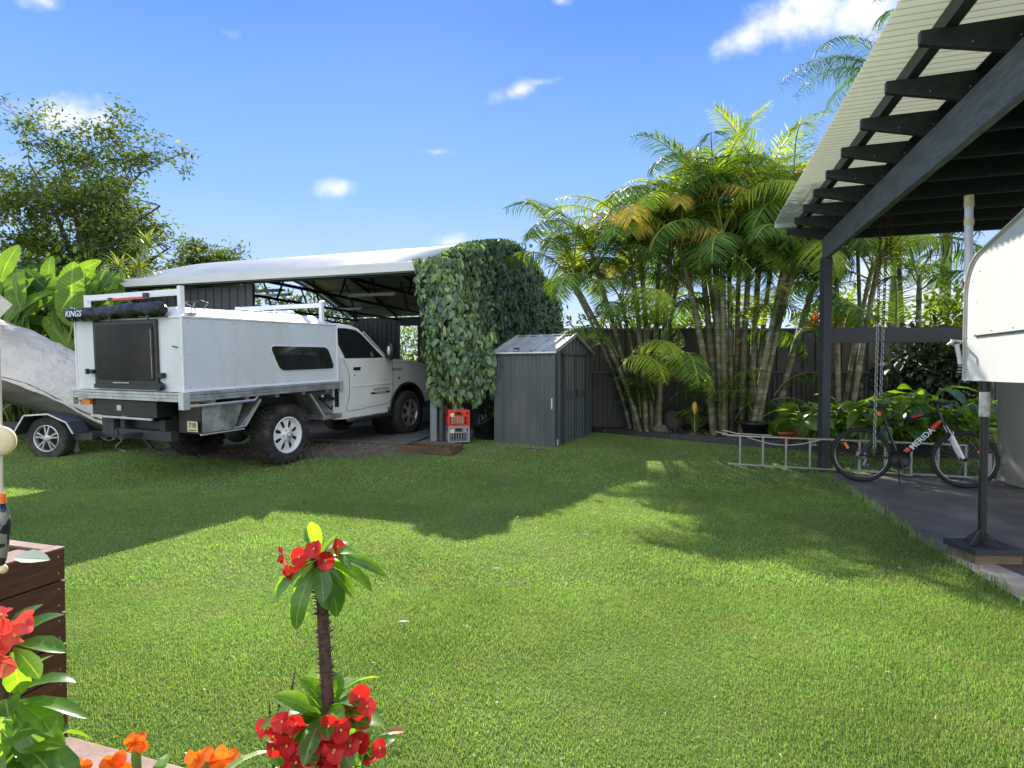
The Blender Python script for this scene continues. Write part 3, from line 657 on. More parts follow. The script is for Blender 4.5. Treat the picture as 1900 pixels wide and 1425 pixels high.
# roof hoops
def hoop(y, light, xa, xb):
    h = MB(); zt_ = 2.385; hh = .06
    h.bb(xa, xa+.055, y-.03, y+.03, BZ1+.04, zt_-.0); h.bb(xb-.055, xb, y-.03, y+.03, BZ1+.04, zt_+.03); h.bb(xa+.056, xb-.056, y-.026, y+.026, zt_-.075, zt_-.005)
    o = h.build('roof_rack_hoop', m_white, TR, bevel=.004)
    if light:
        l = MB(); l.bb(-1.42, -.72, y-.05, y-.03, zt_-.095, zt_-.07); l.build('brake_light', m_red, o, bevel=.004)
        l = MB(); l.bb(-1.46, -1.40, y-.06, y-.028, zt_-.1, zt_-.06); l.bb(-.76, -.68, y-.06, y-.028, zt_-.09, zt_-.03); l.build('light_bracket', m_blk, o, bevel=.004)
hoop(.10, True, -2.02, -.11); hoop(2.42, False, -2.0, -.10)
sp_ = MB(); sp_.bb(-1.5, -.5, 1.25, 2.15, rz+.02, rz+.045); sp_.build('solar_panel', m_alu, cb, bevel=.003)
vt = MB(); vt.lathe([(.17, 0), (.17, .05), (.15, .07), (.001, .075)], (-.55, 2.05, rz), 'z', 28); vt.build('roof_vent', m_white, cb)
cb_ = MB(); pts = [(-.5+.25*math.sin(i*.9), .55+.12*math.cos(i*1.3), rz+.03+.07*abs(math.sin(i*.7))) for i in range(9)]; cb_.tube(pts, .009); cb_.build('loose_strap', m_blk, cb)
# ---- cab: body side profile (y,z) lofted across x
CX = -1.03; HW = .87
def prof_y(y):   # upper outline z and half width factor
    return 0
low = MB()
# lower body (sill to belt) as loft of side outline with wheel arch
def arch(cyy, cz, r, a0, a1, n=10): return [(cyy+r*math.cos(R(a0+(a1-a0)*i/n)), cz+r*math.sin(R(a0+(a1-a0)*i/n))) for i in range(n+1)]
side = [(2.68, .52), (2.68, 1.5), (2.95, 1.5), (4.0, 1.5), (4.35, 1.475), (5.0, 1.42), (5.4, 1.34), (5.55, 1.2), (5.58, .75), (5.5, .62)]+arch(4.73, .44, .56, 15, 178)+[(4.14, .52), (4.0, .50), (3.0, .50)]
# build by x stations: edge slightly tucked
def loft(poly, xs_):
    vs = []; k = len(poly)
    for x, sc_ in xs_:
        for (y, z) in poly: vs.append((x, y, (z-1.0)*sc_+1.0))
    fs = []
    for i in range(len(xs_)-1):
        for j in range(k): fs.append((i*k+j, i*k+(j+1) % k, (i+1)*k+(j+1) % k, (i+1)*k+j))
    fs.append(tuple(range(k))); fs.append(tuple(reversed(range((len(xs_)-1)*k, len(xs_)*k)))); low.add(vs, fs)
loft(side, [(CX-HW, .97), (CX-HW+.03, 1), (CX-.3, 1.03), (CX+.3, 1.03), (CX+HW-.03, 1), (CX+HW, .97)])
# shoulder ledge
# greenhouse: frustum with roof
gh = [(2.70, 1.5, .0), (4.12, 1.5, 0), (3.50, 2.02, .13), (3.35, 2.075, .17), (3.1, 2.10, .2), (2.82, 2.09, .17), (2.74, 2.03, .13)]
k = len(gh); vs = []
for sgn in (-1, 1):
    for (y, z, inn) in gh: vs.append((CX+sgn*(HW-.012-inn), y, z))
low.add(vs, [tuple(range(k)), tuple(reversed(range(k, 2*k)))]+[(i, i+k, (i+1) % k+k, (i+1) % k) for i in range(k)])
body = low.build('cab_body', m_cab, TR, bevel=.025, seg=3)
X = CX+HW
# door panel (slightly proud outline grooves)
gr_ = MB()
def groove(pts, w=.007):
    for a, b_ in zip(pts[:-1], pts[1:]): gr_.bar((X+.0005, a[0], a[1]), (X+.0005, b_[0], b_[1]), w, .006, (1, 0, 0))
groove([(2.92, 1.5), (2.99, 1.40), (3.06, 1.25), (3.07, 1.0), (3.05, .85), (2.97, .66), (3.02, .62), (4.1, .66), (4.2, .72), (4.27, .9), (4.28, 1.2), (4.25, 1.44), (4.2, 1.5)])
groove([(4.30, 1.42), (4.7, 1.40), (5.1, 1.34), (5.45, 1.26)], .005)
door = MB(); door.prism([(3.0, .68), (3.085, .86), (3.10, 1.0), (3.09, 1.25), (3.02, 1.40), (2.95, 1.49), (4.17, 1.49), (4.235, 1.42), (4.26, 1.2), (4.25, .9), (4.18, .74), (4.1, .69)], (X-.004, 0, 0), (0, 1, 0), (0, 0, 1), (1, 0, 0), .008)
do = door.build('door', m_cab, TR, bevel=.003); gr_.build('panel_gap', m_blk, body)
cr = MB(); cr.bar((X+.006, 3.1, 1.03), (X+.006, 4.24, 1.03), .012, .02, (1, 0, 0)); cr.build('door_crease', m_cab, do, bevel=.004)
# side glass lies on the sloped side plane
def SX(z): return CX+HW-.012-(z-1.5)/.52*.13
sg = MB(); gp = [(2.99, 1.515), (3.98, 1.515), (3.52, 1.92), (3.40, 1.985), (3.15, 2.01), (2.80, 2.005), (2.92, 1.7)]
vs = [(SX(z)+.004, y, z) for y, z in gp]+[(SX(z)-.02, y, z) for y, z in gp]; k = len(gp)
sg.add(vs, [tuple(range(k)), tuple(reversed(range(k, 2*k)))]+[(i, i+k, (i+1) % k+k, (i+1) % k) for i in range(k)]); so_ = sg.build('side_window', m_glass, do)
sl = MB()
for a, b_ in zip(gp, gp[1:]+gp[:1]): sl.bar((SX(a[1])+.006, a[0], a[1]), (SX(b_[1])+.006, b_[0], b_[1]), .014, .012, (1, 0, 0))
sl.build('window_seal', m_blk, so_)
wsd = MB(); vs = [(CX-.72, 4.08, 1.55), (CX+.72, 4.08, 1.55), (CX+.62, 3.56, 1.99), (CX-.62, 3.56, 1.99)]; off = Vector((0, .03, .03))
wsd.add([Vector(v_)+off for v_ in vs], [(0, 1, 2, 3)]); wsd.build('windscreen', m_glass, TR)
ap = MB(); ap.bar((SX(1.53)+.0, 4.12, 1.51), (SX(1.95), 3.60, 1.965), .03, .03); ap.build('door_pillar_trim', m_alu_b, do)
# handle, lock, mirror
hm = MB(); hm.box((X+.012, 3.25, 1.33), (.016, .17, .055)); hm.box((X+.018, 3.27, 1.345), (.022, .13, .02)); hm.build('handle', m_blk, do, bevel=.006)
hm = MB(); hm.ell((X+.006, 3.19, 1.22), (.006, .012, .022)); hm.ell((X+.006, 3.62, 1.29), (.004, .008, .008)); hm.build('lock', m_blk, do)
mm = MB(); mm.ell((X+.16, 4.02, 1.62), (.075, .07, .16), 16, 12, disp=0); mm.bar((X+.02, 4.05, 1.54), (X+.13, 4.02, 1.53), .04, .05); mo = mm.build('wing_mirror', m_blk, TR)
mm = MB(); mm.ell((X+.15, 3.955, 1.63), (.035, .02, .085)); mm.build('mirror_glass', m_alu_b, mo)
# lettering
text('lettering', 'PATROL', .075, m_ink, body, (X+.001, 4.42, 1.28), (PI/2, 0, PI/2), xs=1.1)
dc = MB(); dc.bb(X+.004, X+.007, 3.62, 4.17, .86, .90); dco = dc.build('door_decal', m_ink, do)
text('lettering', '4.2 TURBO DIESEL', .04, m_navy, dco, (X+.0075, 3.89, .88), (PI/2, 0, PI/2), .0005); text('lettering', 'INTERCOOLED', .065, m_ink, dco, (X+.006, 3.91, .94), (PI/2, 0, PI/2), .0005, shear=.3)
# side repeater, flares, mudflap, step
sr = MB(); sr.box((X+.004, 4.46, 1.12), (.012, .06, .045)); sr.build('side_repeater', m_red, TR, bevel=.004)
fl = MB(); A = arch(4.73, .44, .56, 5, 182, 16)
for (a, b_) in zip(A[:-1], A[1:]): fl.bar((X-.02, a[0], a[1]), (X-.02, b_[0], b_[1]), .06, .1, (1, 0, 0))
fl.build('wheel_flare', m_blk, TR, bevel=.006)
mf = MB(); mf.bb(X-.3, X+.01, 4.10, 4.13, .33, .60); mf.build('mud_flap', m_blk, TR)
ia = MB(); ia.lathe([(.55, X-.45), (.55, X-.02)], (0, 4.73, .44), 'x', 32); ia.lathe([(.55, X-.45), (.001, X-.45)], (0, 4.73, .44), 'x', 32); ia.build('inner_arch', m_blk, TR)
st_ = MB(); st_.tube([(X+.02, 2.95, .47), (X+.1, 3.0, .47), (X+.1, 4.0, .47), (X+.02, 4.06, .47)], .035); st_.bb(X-.05, X+.09, 3.05, 3.95, .475, .505)
for yy_ in (3.15, 3.8): st_.bar((X+.08, yy_, .47), (X-.2, yy_, .56), .04, .03)
st_.build('side_step', m_blk, TR, bevel=.004)
rb = MB(); rb.bb(X-.02, X+.004, 2.70, 2.80, .72, 1.02); rb.build('body_opening', m_blk, body)
bp_ = MB(); bp_.bb(CX-.9, CX+.9, 5.55, 5.75, .6, .85); bp_.build('bumper', m_dark, TR, bevel=.03)
for sgn in (-1, 1):
    h_ = MB(); h_.bb(CX+sgn*.72-.13, CX+sgn*.72+.13, 5.5, 5.6, 1.0, 1.18); h_.build('headlight', m_glass, TR, bevel=.02)
# ------------------------------------------------------------------ boat with tarp, on trailer
m_tarp = M('canvas_tarp', (.50, .475, .41), .85, .1, 1.6, bmp=.9, bdist=.05, dirt_refl=(.34, .30, .21), dirt_refl_amt=.6)
m_hull = M('boat_hull', (.11, .105, .09), .5, .3, 2, bmp=.15, stretch=(1, 4, 4), dirt_refl=(.07, .06, .05), dirt_refl_amt=.6)
BO = thing('covered_boat', 'small boat under a dirty white tarp, nose down on its trailer', 'boat', (-7.4, 9.4, .1))
# stations along the boat, px -> (top y, gunwale y, keel y)  at Y=9.2
st = [(-150, 560, 668, 735), (-60, 585, 680, 748), (0, 605, 692, 760), (45, 628, 700, 775), (85, 648, 712, 788), (115, 668, 728, 798), (150, 692, 750, 806), (200, 732, 778, 812), (245, 775, 797, 815), (275, 803, 808, 818)]
def station(Yc):
    pass
nb = NB(); n_s = len(st); rows = []; rowh = []
for i, (px, yt, yg, yk) in enumerate(st):
    u_ = i/(n_s-1); halfw = .85*(1-max(0, (u_-.45)/.55)**1.7)+.02
    c = P(px, yt, 9.2); zt_, zg, zk = c.z, P(px, yg, 9.2-.4).z, P(px, yk, 9.2).z; x = c.x; Yc = 9.2+halfw*.6
    row = []
    for j in range(13):
        a = -1+2*j/12; yy_ = Yc+a*halfw*1.03; zz = zg+(zt_-zg)*(1-abs(a)**1.5)+.03*math.sin(i*2.2+j*1.7)*math.sin(j*.9+i*.7)
        if abs(a) == 1: zz -= .06+.05*math.sin(i*1.9)
        row.append((x, yy_, zz))
    rows.append(row)
    rh = []
    for a, hz in ((-1, 0), (-.97, .25), (-.88, .5), (-.62, .75), (-.25, .93), (0, 1), (.25, .93), (.62, .75), (.88, .5), (.97, .25), (1, 0)):
        rh.append((x, Yc+a*halfw, zg+(zk-zg)*hz))
    rowh.append(rh)
def grid(rows):
    k = len(rows[0]); V = np.array(rows).reshape(-1, 3); q = [(i*k+j, i*k+j+1, (i+1)*k+j+1, (i+1)*k+j) for i in range(len(rows)-1) for j in range(k-1)]
    return V, np.array(q)
hull = build_np('hull', *grid(rowh), m_hull, BO, True)
tp = build_np('tarp', *grid(rows), m_tarp, BO, True); sb = tp.modifiers.new('s', 'SUBSURF'); sb.levels = sb.render_levels = 3; tx_ = bpy.data.textures.new('fold', 'CLOUDS'); tx_.noise_scale = .28; tx_.noise_depth = 3; dm = tp.modifiers.new('d', 'DISPLACE'); dm.texture = tx_; dm.strength = .09; dm.texture_coords = 'LOCAL'
so2 = tp.modifiers.new('t', 'SOLIDIFY'); so2.thickness = .006
chn = MB()
for k_, dz in ((.35, 0), (.7, 0)):
    pts = []
    for i, r_ in enumerate(rowh):
        a = Vector(r_[1]); b_ = Vector(r_[3]); p = a.lerp(b_, k_); pts.append((p.x, p.y-.012, p.z))
    chn.tube(pts, .012, 6)
chn.build('hull_strake', m_hull, BO, True)
fl = MB(); p0, p1, p2, p3 = P(232, 792, 8.9), P(300, 788, 8.9), P(262, 806, 8.8), P(250, 812, 8.7); fl.add([p0, p1, p2, p3, p0+Vector((0, .3, .01)), p1+Vector((0, .3, .02))], [(0, 1, 2, 3), (0, 4, 5, 1)]); fl.add([P(250, 800, 8.75), P(305, 797, 8.75), P(300, 809, 8.5), P(262, 812, 8.5)], [(0, 1, 2, 3)])
o = fl.build('bow_flap', m_tarp, BO, True); o.modifiers.new('t', 'SOLIDIFY').thickness = .006
# raised tarp peak at the far left
pk = MB(); pk.add([P(-60, 500, 9.0), P(24, 566, 8.9), P(2, 588, 8.9), P(-60, 600, 9.0), P(-60, 520, 9.6), P(10, 560, 9.5)], [(0, 1, 2, 3), (0, 4, 5, 1)]); o = pk.build('tarp_peak', m_tarp, BO, True); o.modifiers.new('t', 'SOLIDIFY').thickness = .008
TL = thing('boat_trailer', 'dark steel boat trailer with alloy wheel and angular mudguard', 'trailer', (-7.1, 8.75, 0.05))
tw = empty('tmp')
wl = wheel(TL, (0, 0, .30), .335, .2, 'alloy', 1)
bpy.data.objects.remove(tw)
wl.rotation_euler = (0, 0, -PI/2-.06); wl.location = (0, .0, 0)
mg = MB(); gp = [(-.46, .36), (-.28, .655), (.08, .68), (.36, .55), (.46, .38)]
for (a, b_) in zip(gp[:-1], gp[1:]):
    mg.bar((a[0], .0, a[1]), (b_[0], .0, b_[1]), .34, .012)
mg.bar((.46, -.0, .38), (.46, 0, .27), .34, .012, (0, 1, 0))
mgo = mg.build('mudguard', m_post, TL)
mg = MB()
for (a, b_) in zip(gp[:-1], gp[1:]): mg.bar((a[0], -.172, a[1]), (b_[0], -.172, b_[1]), .012, .022)
mg.build('guard_edge', m_alu_b, mgo)
fr = MB(); fr.bar((-2.2, .25, .42), (1.5, .25, .30), .06, .09); fr.bar((-2.2, 1.1, .42), (1.5, .9, .30), .06, .09); fr.bar((-.6, .3, .36), (-.6, 1.2, .36), .06, .06); fr.bar((-.05, 0, .3), (0, 1.3, .3), .05, .05)
fr.bar((1.4, .3, .3), (2.6, .55, .33), .06, .08); fr.bar((-1.2, .1, .5), (-.45, .1, .48), .05, .1); fr.bar((1.1, .3, .4), (1.4, .25, .1), .04, .04); fr.build('trailer_frame', m_dark, TL, bevel=.004)
wl2 = copy_tree(wl, TL); wl2.location = (0, 1.35, 0)
t = thing('marker_post', 'short pale timber stub leaning beside the trailer wheel', 'post', tuple(G(143, 833)))
g = G(143, 838); q = MB(); q.tube([g, P(138, 808, g.y)], .04, 10); q.build('stub', m_trim, t, True)
t = thing('loose_rope', 'thin pale rope trailing onto the grass below the boat nose', 'rope', tuple(G(222, 838)))
q = MB(); q.tube([P(226, 795, 8.75), P(222, 808, 8.7), P(226, 818, 8.6), P(216, 826, 8.6), G(214, 832)+Z3*.02, G(224, 838)+Z3*.02, G(232, 840)+Z3*.02], .006, 6); q.build('strand', m_trim, t, True)
# ------------------------------------------------------------------ carport
CA = thing('carport', 'open carport with pale curved metal roof and dark ribbed underside', 'carport', (C0.x, C0.y, .15))
CL, CD, EZ, RISE = 7.35, 8.6, 3.28, 1.06
def rz_(t): return EZ+RISE*math.sin(PI*min(max(t, 0), CD)/CD)
m_under = M('carport_underside', (.34, .32, .30), .6, .2, 3, bmp=.1)
# corrugated sheet: ribs run along u (length); wave in arc direction
NT = 300; V = []; 
for s in (-.12, CL*.33, CL*.66, CL):
    for i in range(NT+1):
        t = -.08+(CD+.16)*i/NT; p = CP(s, t, rz_(t)+.014*math.cos(i*PI/2.0)); V.append(tuple(p))
k = NT+1; q = [(a*k+i, a*k+i+1, (a+1)*k+i+1, (a+1)*k+i) for a in range(3) for i in range(NT)]
ro = build_np('roof', V, q, [m_roofw, m_under], CA, True); sl_ = ro.modifiers.new('t', 'SOLIDIFY'); sl_.thickness = .012; sl_.offset = -1; sl_.material_offset = 1
fa = MB(); fa.bar(CP(-.14, -.1, 3.205), CP(CL+.05, -.1, 3.205), .025, .19); fa.bar(CP(-.14, -.17, 3.12), CP(CL+.05, -.17, 3.12), .11, .012); fa.bar(CP(-.14, -.22, 3.16), CP(CL+.05, -.22, 3.16), .012, .09)
fa.build('fascia_gutter', m_fascia, CA, True, bevel=.006)
fb = MB()
for i in range(24):
    t0, t1 = CD*i/24, CD*(i+1)/24; fb.bar(CP(CL+.03, t0, rz_(t0)-.06), CP(CL+.03, t1, rz_(t1)-.06), .02, .14)
fb.build('end_fascia', m_fascia, CA, True)
def col(s, t, w=.12, h=3.1):
    m = MB(); p = CP(s, t); m.bb(p.x-w/2, p.x+w/2, p.y-w/2, p.y+w/2, .15, h); m.build('post', m_post, CA, True, bevel=.004)
for s in (4.05, CL-.1): col(s, .1)
for s in (.1, 2.6, 4.55, CL-.1): col(s, CD-.1)
# frame: purlins and trusses in black steel
tr_ = MB()
for s in (.15, 1.9, 3.7, 5.5, 7.1):
    pr = None
    for i in range(13):
        t = CD*i/12; p = CP(s, t, rz_(t)-.07)
        if pr is not None: tr_.bar(pr, p, .05, .07)
        pr = p
    tr_.bar(CP(s, 0, 3.14), CP(s, CD, 3.14), .05, .06)
    for t in (CD*.3, CD*.5, CD*.7): tr_.bar(CP(s, t, 3.14), CP(s, t+.5*(1 if t < CD*.45 else -1), rz_(t+.4)-.1), .035, .035)
tr_.build('truss', m_blk, CA, True)
pu = MB()
for t in (.8, 1.9, 3.1, 4.3, 5.5, 6.7, 7.8): pu.bar(CP(0, t, rz_(t)-.035), CP(CL, t, rz_(t)-.035), .05, .05)
pu.bar(CP(-.1, .03, 3.15), CP(CL, .03, 3.15), .05, .12); pu.bar(CP(-.1, CD, 3.15), CP(CL, CD, 3.15), .05, .14); pu.build('purlin', m_blk, CA, True)
# light battens
m_bat = M('batten_white', (.7, .7, .66), .5, .05)
for (px, py, Y, ln_) in ((690, 547, 13.2, 1.25), (485, 540, 14.5, 1.25), (500, 548, 15.5, 1.3), (640, 574, 17.0, 1.2)):
    p = P(px, py, Y); m = MB(); m.bar(p-cu_*ln_/2, p+cu_*ln_/2, .09, .07); o = m.build('batten_light', m_bat, None, bevel=.004)
    tag(o, {690: 'white batten light hanging nearest the vine end of the carport', 485: 'pale batten light against the sky gap of the carport', 500: 'lower pale batten light behind the truck roof rack', 640: 'furthest small batten light at the back of the carport'}[px], 'light', 'batten lights under the carport roof')
# walls
wl_ = MB()
def wall(m, s0, t0, s1, t1, z0, z1, d=.03): m.bar(CP(s0, t0, (z0+z1)/2), CP(s1, t1, (z0+z1)/2), d, z1-z0)
fr_ = MB(); wall(fr_, 4.12, .15, CL, .15, .16, 3.08); 
for i in range(16): wall(fr_, 4.2+i*.2, .13, 4.22+i*.2, .13, .16, 3.07, .02)
fr_.build('front_wall_panel', m_post, CA, True)
bw = MB(); wall(bw, .3, CD-.2, 4.62, CD-.2, .16, 3.1); wall(bw, 5.29, CD-.2, CL, CD-.2, .16, 3.1); wall(bw, 4.62, CD-.2, 5.29, CD-.2, 2.9, 3.1)
for i in range(38):
    if not 4.5 < .4+i*.18 < 5.29: wall(bw, .4+i*.18, CD-.225, .42+i*.18, CD-.225, .16, 3.05, .02)
bw.build('rear_wall', m_char, CA, True)
lw = MB(); wall(lw, CL-.05, .3, CL-.05, CD-.3, .16, 3.04); lw.build('end_wall', m_char, CA, True)
# things on the back wall
hk = thing('wall_hose', 'coiled hose and cords hanging on the carport back wall', 'hose', tuple(CP(2.4, CD-.35, 1.5)))
m = MB(); 
for k_ in range(3): m.torus(CP(2.45+.03*k_, CD-.33, 2.1-.06*k_), .32+.04*k_, .014, Matrix.Rotation(PI/2, 3, 'X') , 24, 6, sx=.7)
m.tube([CP(2.2, CD-.33, 2.4), CP(2.15, CD-.33, 1.6), CP(2.3, CD-.33, 1.1)], .012); m.build('hose_coil', m_pipe, hk, True)
hk = thing('leaning_timber', 'brown timber lengths leaning on the carport back wall', 'timber', tuple(CP(1.7, CD-.5, .16)))
for s, a in ((1.6, .1), (1.9, -.12), (3.0, .15)):
    m = MB(); m.bar(CP(s, CD-.6, .17), CP(s+a, CD-.28, 2.3), .09, .03); m.build('plank', m_timb, hk, True)
# front right post with downpipe
PO = thing('carport_post', 'grey steel carport post with downpipe under the vine', 'post', (C0.x, C0.y, .15))
p = G(805, 819, .165); m = MB(); m.bb(p.x-.055, p.x+.055, p.y-.05, p.y+.05, .165, 3.1)
m.build('post_shaft', m_pipe, PO, True, bevel=.006)
m = MB(); m.tube([(p.x+.125, p.y+.04, .166), (p.x+.125, p.y+.04, 3.1)], .05, 14); m.build('downpipe', m_char, PO, True)
# vine
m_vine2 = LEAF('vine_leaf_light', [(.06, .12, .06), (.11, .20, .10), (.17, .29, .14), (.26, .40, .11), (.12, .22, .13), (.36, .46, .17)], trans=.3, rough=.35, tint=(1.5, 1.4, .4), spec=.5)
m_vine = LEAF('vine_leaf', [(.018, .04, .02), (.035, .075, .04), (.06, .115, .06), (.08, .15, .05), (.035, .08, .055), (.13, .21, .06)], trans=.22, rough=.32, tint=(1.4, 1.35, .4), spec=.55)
VI = thing('climbing_vine', 'dense green climbing vine covering the curved end of the carport', 'vine', (C0.x+.3, C0.y, .2))
out = -cu_  # outward from carport end
def hashn(a, b): return math.sin(a*3.1+1.7*math.sin(b*2.3))*math.sin(b*2.7+1.3*math.sin(a*1.9))
pos = []; nor = []; Ls = []; lit = []
n_ = 17000
for i in range(n_):
    t = random.uniform(-.35, CD+.75); top = (rz_(max(t, 0))+(.10 if t > .5 else -.05) if t >= 0 else 3.42-.3*abs(t)) if t < CD else EZ-(t-CD)*1.6
    lo = .75+.35*math.sin(t*2.1)**2 if t < 1.7 else .3
    z = lo+(top-lo)*random.random()**.85
    bulge = .26+.13*hashn(t*.9, z*.9)+.08*hashn(t*3, z*3)+.12*math.sin(PI*min(1, (z-lo)/(top-lo)))
    if random.random() < .22 : # wrap over the roof edge
        t = random.uniform(0, CD+.5); z = (rz_(t) if t < CD else EZ-(t-CD)*1.3)+random.uniform(0, .12); bulge = random.uniform(-.22, .3)
    if random.random() < .05: bulge *= random.uniform(1.2, 1.7)
    if t < 1.6: bulge *= .35+.65*max(0, t)/1.6
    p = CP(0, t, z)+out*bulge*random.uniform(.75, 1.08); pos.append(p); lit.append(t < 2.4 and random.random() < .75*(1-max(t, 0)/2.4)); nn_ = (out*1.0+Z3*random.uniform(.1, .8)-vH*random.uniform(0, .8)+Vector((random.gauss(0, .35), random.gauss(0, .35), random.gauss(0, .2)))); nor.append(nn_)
# front lobe round the post
for i in range(4000):
    z = .95+2.36*random.random()**.9
    a = random.uniform(0, 2*PI); r = (.42+.05*math.sin(z*4)+.08*hashn(a*1.5, z*1.5))*(1 if z > 1.2 else .75); cxx = C0.x+.20+.13*math.sin(z*1.3)
    if z > 3.0: r *= .8
    cxx += .07 if z < 2.6 else 0
    p = Vector((cxx+r*1.12*math.cos(a), C0.y-.18+r*.8*math.sin(a), z)); pos.append(p*1.0)
    nor.append(Vector((math.cos(a), math.sin(a), .45))+Vector((random.gauss(0, .4), random.gauss(0, .4), random.gauss(0, .25))))
# lower skirt to the right
for i in range(1500):
    s = random.uniform(-1.15, .05); z = random.uniform(.8+.4*abs(s+.5)+.12*math.sin(s*17), 2.0+.3*math.sin(s*9)); p = CP(s*.9, -.25+.35*abs(s), z)+Vector((0, random.uniform(-.12, .1), 0)); pos.append(p)
    nor.append(Vector((random.gauss(.2, .4), -1, random.uniform(.1, .8))))
pos = np.array([tuple(p) for p in pos]); nor = np.array([tuple(p) for p in nor]); N = len(pos)
d = np.stack([rng.normal(0, .35, N), rng.normal(0, .35, N), -np.ones(N)*1.0], 1)
V, q = leaf_batch(pos, d, nor, .06+.13*rng.random(N)**1.6, .035+.07*rng.random(N)**1.4, OVAL, .35, .25)
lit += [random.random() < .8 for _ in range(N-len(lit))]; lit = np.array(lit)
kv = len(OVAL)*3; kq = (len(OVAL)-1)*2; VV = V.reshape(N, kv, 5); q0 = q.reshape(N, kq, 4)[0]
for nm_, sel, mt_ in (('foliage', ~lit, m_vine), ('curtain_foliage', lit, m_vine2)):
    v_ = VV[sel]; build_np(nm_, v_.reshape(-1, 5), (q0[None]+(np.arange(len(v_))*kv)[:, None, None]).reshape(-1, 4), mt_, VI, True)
# dark backing for the twigs, painting in the shade of the leaf gaps
m_core = M('twig_gap_dark', (.028, .026, .018), .95, .4, 9, bmp=1, bdist=.04)
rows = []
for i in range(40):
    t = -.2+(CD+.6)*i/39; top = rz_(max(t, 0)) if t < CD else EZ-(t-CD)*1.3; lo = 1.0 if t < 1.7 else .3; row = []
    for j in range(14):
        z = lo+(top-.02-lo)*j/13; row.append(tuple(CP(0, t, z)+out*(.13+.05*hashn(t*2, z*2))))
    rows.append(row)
co = build_np('twig_gap_sheet', *grid(rows), m_core, VI, True); co.modifiers.new('t', 'SOLIDIFY').thickness = .06
m = MB(); m.tube([(C0.x+.2, C0.y-.03, .95), (C0.x+.25, C0.y-.05, 2.0), (C0.x+.22, C0.y-.05, 3.35)], [.2, .3, .2], 10); m.build('twig_gap_core', m_core, VI, True)
m = MB()
for k_ in range(7):
    a = k_*1.3; m.tube([(C0.x+.3+.05*k_, C0.y+.1, .17), (C0.x+.28+.03*math.sin(a), C0.y+.02, .6), (C0.x+.2+.1*math.cos(a), C0.y-.05, 1.3)], [.018, .014, .01], 6)
m.build('stem', m_bark, VI, True)
# ------------------------------------------------------------------ crates, bag, bucket, tray, pole
def crate(mat, label, z, loc):
    t = thing('milk_crate', label, 'crate', (loc.x, loc.y, z), (0, 0, R(14)), 'milk crates stacked by the post')
    w, d_, h = .34, .34, .275; m = MB()
    for zz, hh in ((.012, .024), (h-.018, .036), (h*.62, .02)):
        for a in (-1, 1): m.bb(-w/2, w/2, a*d_/2-.008, a*d_/2+.008, zz-hh/2, zz+hh/2); m.bb(a*w/2-.008, a*w/2+.008, -d_/2+.009, d_/2-.009, zz-hh/2, zz+hh/2)
    for a in (-1, 1):
        for b_ in (-1, 1): m.bb(a*w/2-.016, a*w/2+.014, b_*d_/2-.016, b_*d_/2+.014, .001, h-.002)
        for i in range(7):
            o_ = (i-3)*.044; m.bb(o_-.006, o_+.006, a*d_/2-.006, a*d_/2+.006, .02, h*.64); m.bb(a*w/2-.006, a*w/2+.006, o_-.006, o_+.006, .02, h*.64)
        for i in (-1, 1): m.bb(i*.1-.035, i*.1+.035, a*d_/2-.007, a*d_/2+.007, h*.62, h*.9)
    m.bb(-w/2+.01, w/2-.01, -d_/2+.01, d_/2-.01, .005, .014)
    m.build('crate_shell', mat, t, bevel=.002)
    l_ = MB(); l_.bb(-.15, -.08, -d_/2-.012, -d_/2-.009, .16, .22); l_.build('crate_tag', m_cream, t); return t
m_grc = M('grey_plastic', (.25, .26, .27), .5, .1, 9, bmp=.05)
g = G(846, 822, .165); g.y += .25; crate(m_grc, 'grey milk crate at the bottom of the stack by the post', .166, g); crate(m_red, 'red milk crate on top of the grey crate', .166+.278, g)
# contents of red crate
t = thing('jar_bundle', 'small jars and bits standing in the red crate', 'jar', (g.x, g.y, .5)); m = MB()
for k_ in range(5): m.lathe([(.03, 0), (.032, .1), (.02, .13), (.001, .13)], (g.x-.08+.045*k_, g.y-.05+.03*(k_ % 2), .475), 'z', 10)
m.build('jar', m_trim, t, True)
g = G(886, 815, .165); g.y += .35; t = thing('potting_bag', 'dark green potting mix bag slumped under the vine', 'bag', (g.x, g.y, .166))
m = MB(); m.tube([(g.x, g.y, .17), (g.x, g.y, .25), (g.x+.01, g.y, .42), (g.x+.02, g.y, .58)], [.17, .19, .17, .1], 14, flat=.55); m.build('bag_body', M('dark_green_bag', (.02, .04, .035), .3, .4, 4, bmp=.8, bdist=.02), t, True)
m = MB(); m.bb(g.x-.13, g.x+.13, g.y-.115, g.y-.105, .27, .285); m.build('bag_print', M('teal_print', (.05, .3, .24), .4), t, True)
g = G(917, 822, .1); g.y += .1; t = thing('black_bucket', 'tipped black tub against the shed wall', 'bucket', (g.x, g.y, .12))
m = MB(); rt = Matrix.Rotation(R(-28), 3, 'Y'); m.lathe([(.001, 0), (.2, 0), (.24, .34), (.25, .34), (.25, .36), (.22, .36), (.19, .02), (.001, .02)], (g.x-.02, g.y+.08, .16), 'z', 20, rot=rt); m.build('tub', m_blk, t, True)
t = thing('soil_tray', 'low stained timber tray of soil at the foot of the post', 'planter tray', tuple(G(795, 845)), (0, 0, R(-17)))
w, d_, h = .92, .46, .12; m = MB(); t.location = tuple(G(798, 838)+Vector((0, .05, -.01)))
for a in (-1, 1): m.bb(-w/2, w/2, a*d_/2-.02, a*d_/2+.02, 0, h); m.bb(a*w/2-.02, a*w/2+.02, -d_/2+.021, d_/2-.021, 0, h-.003)
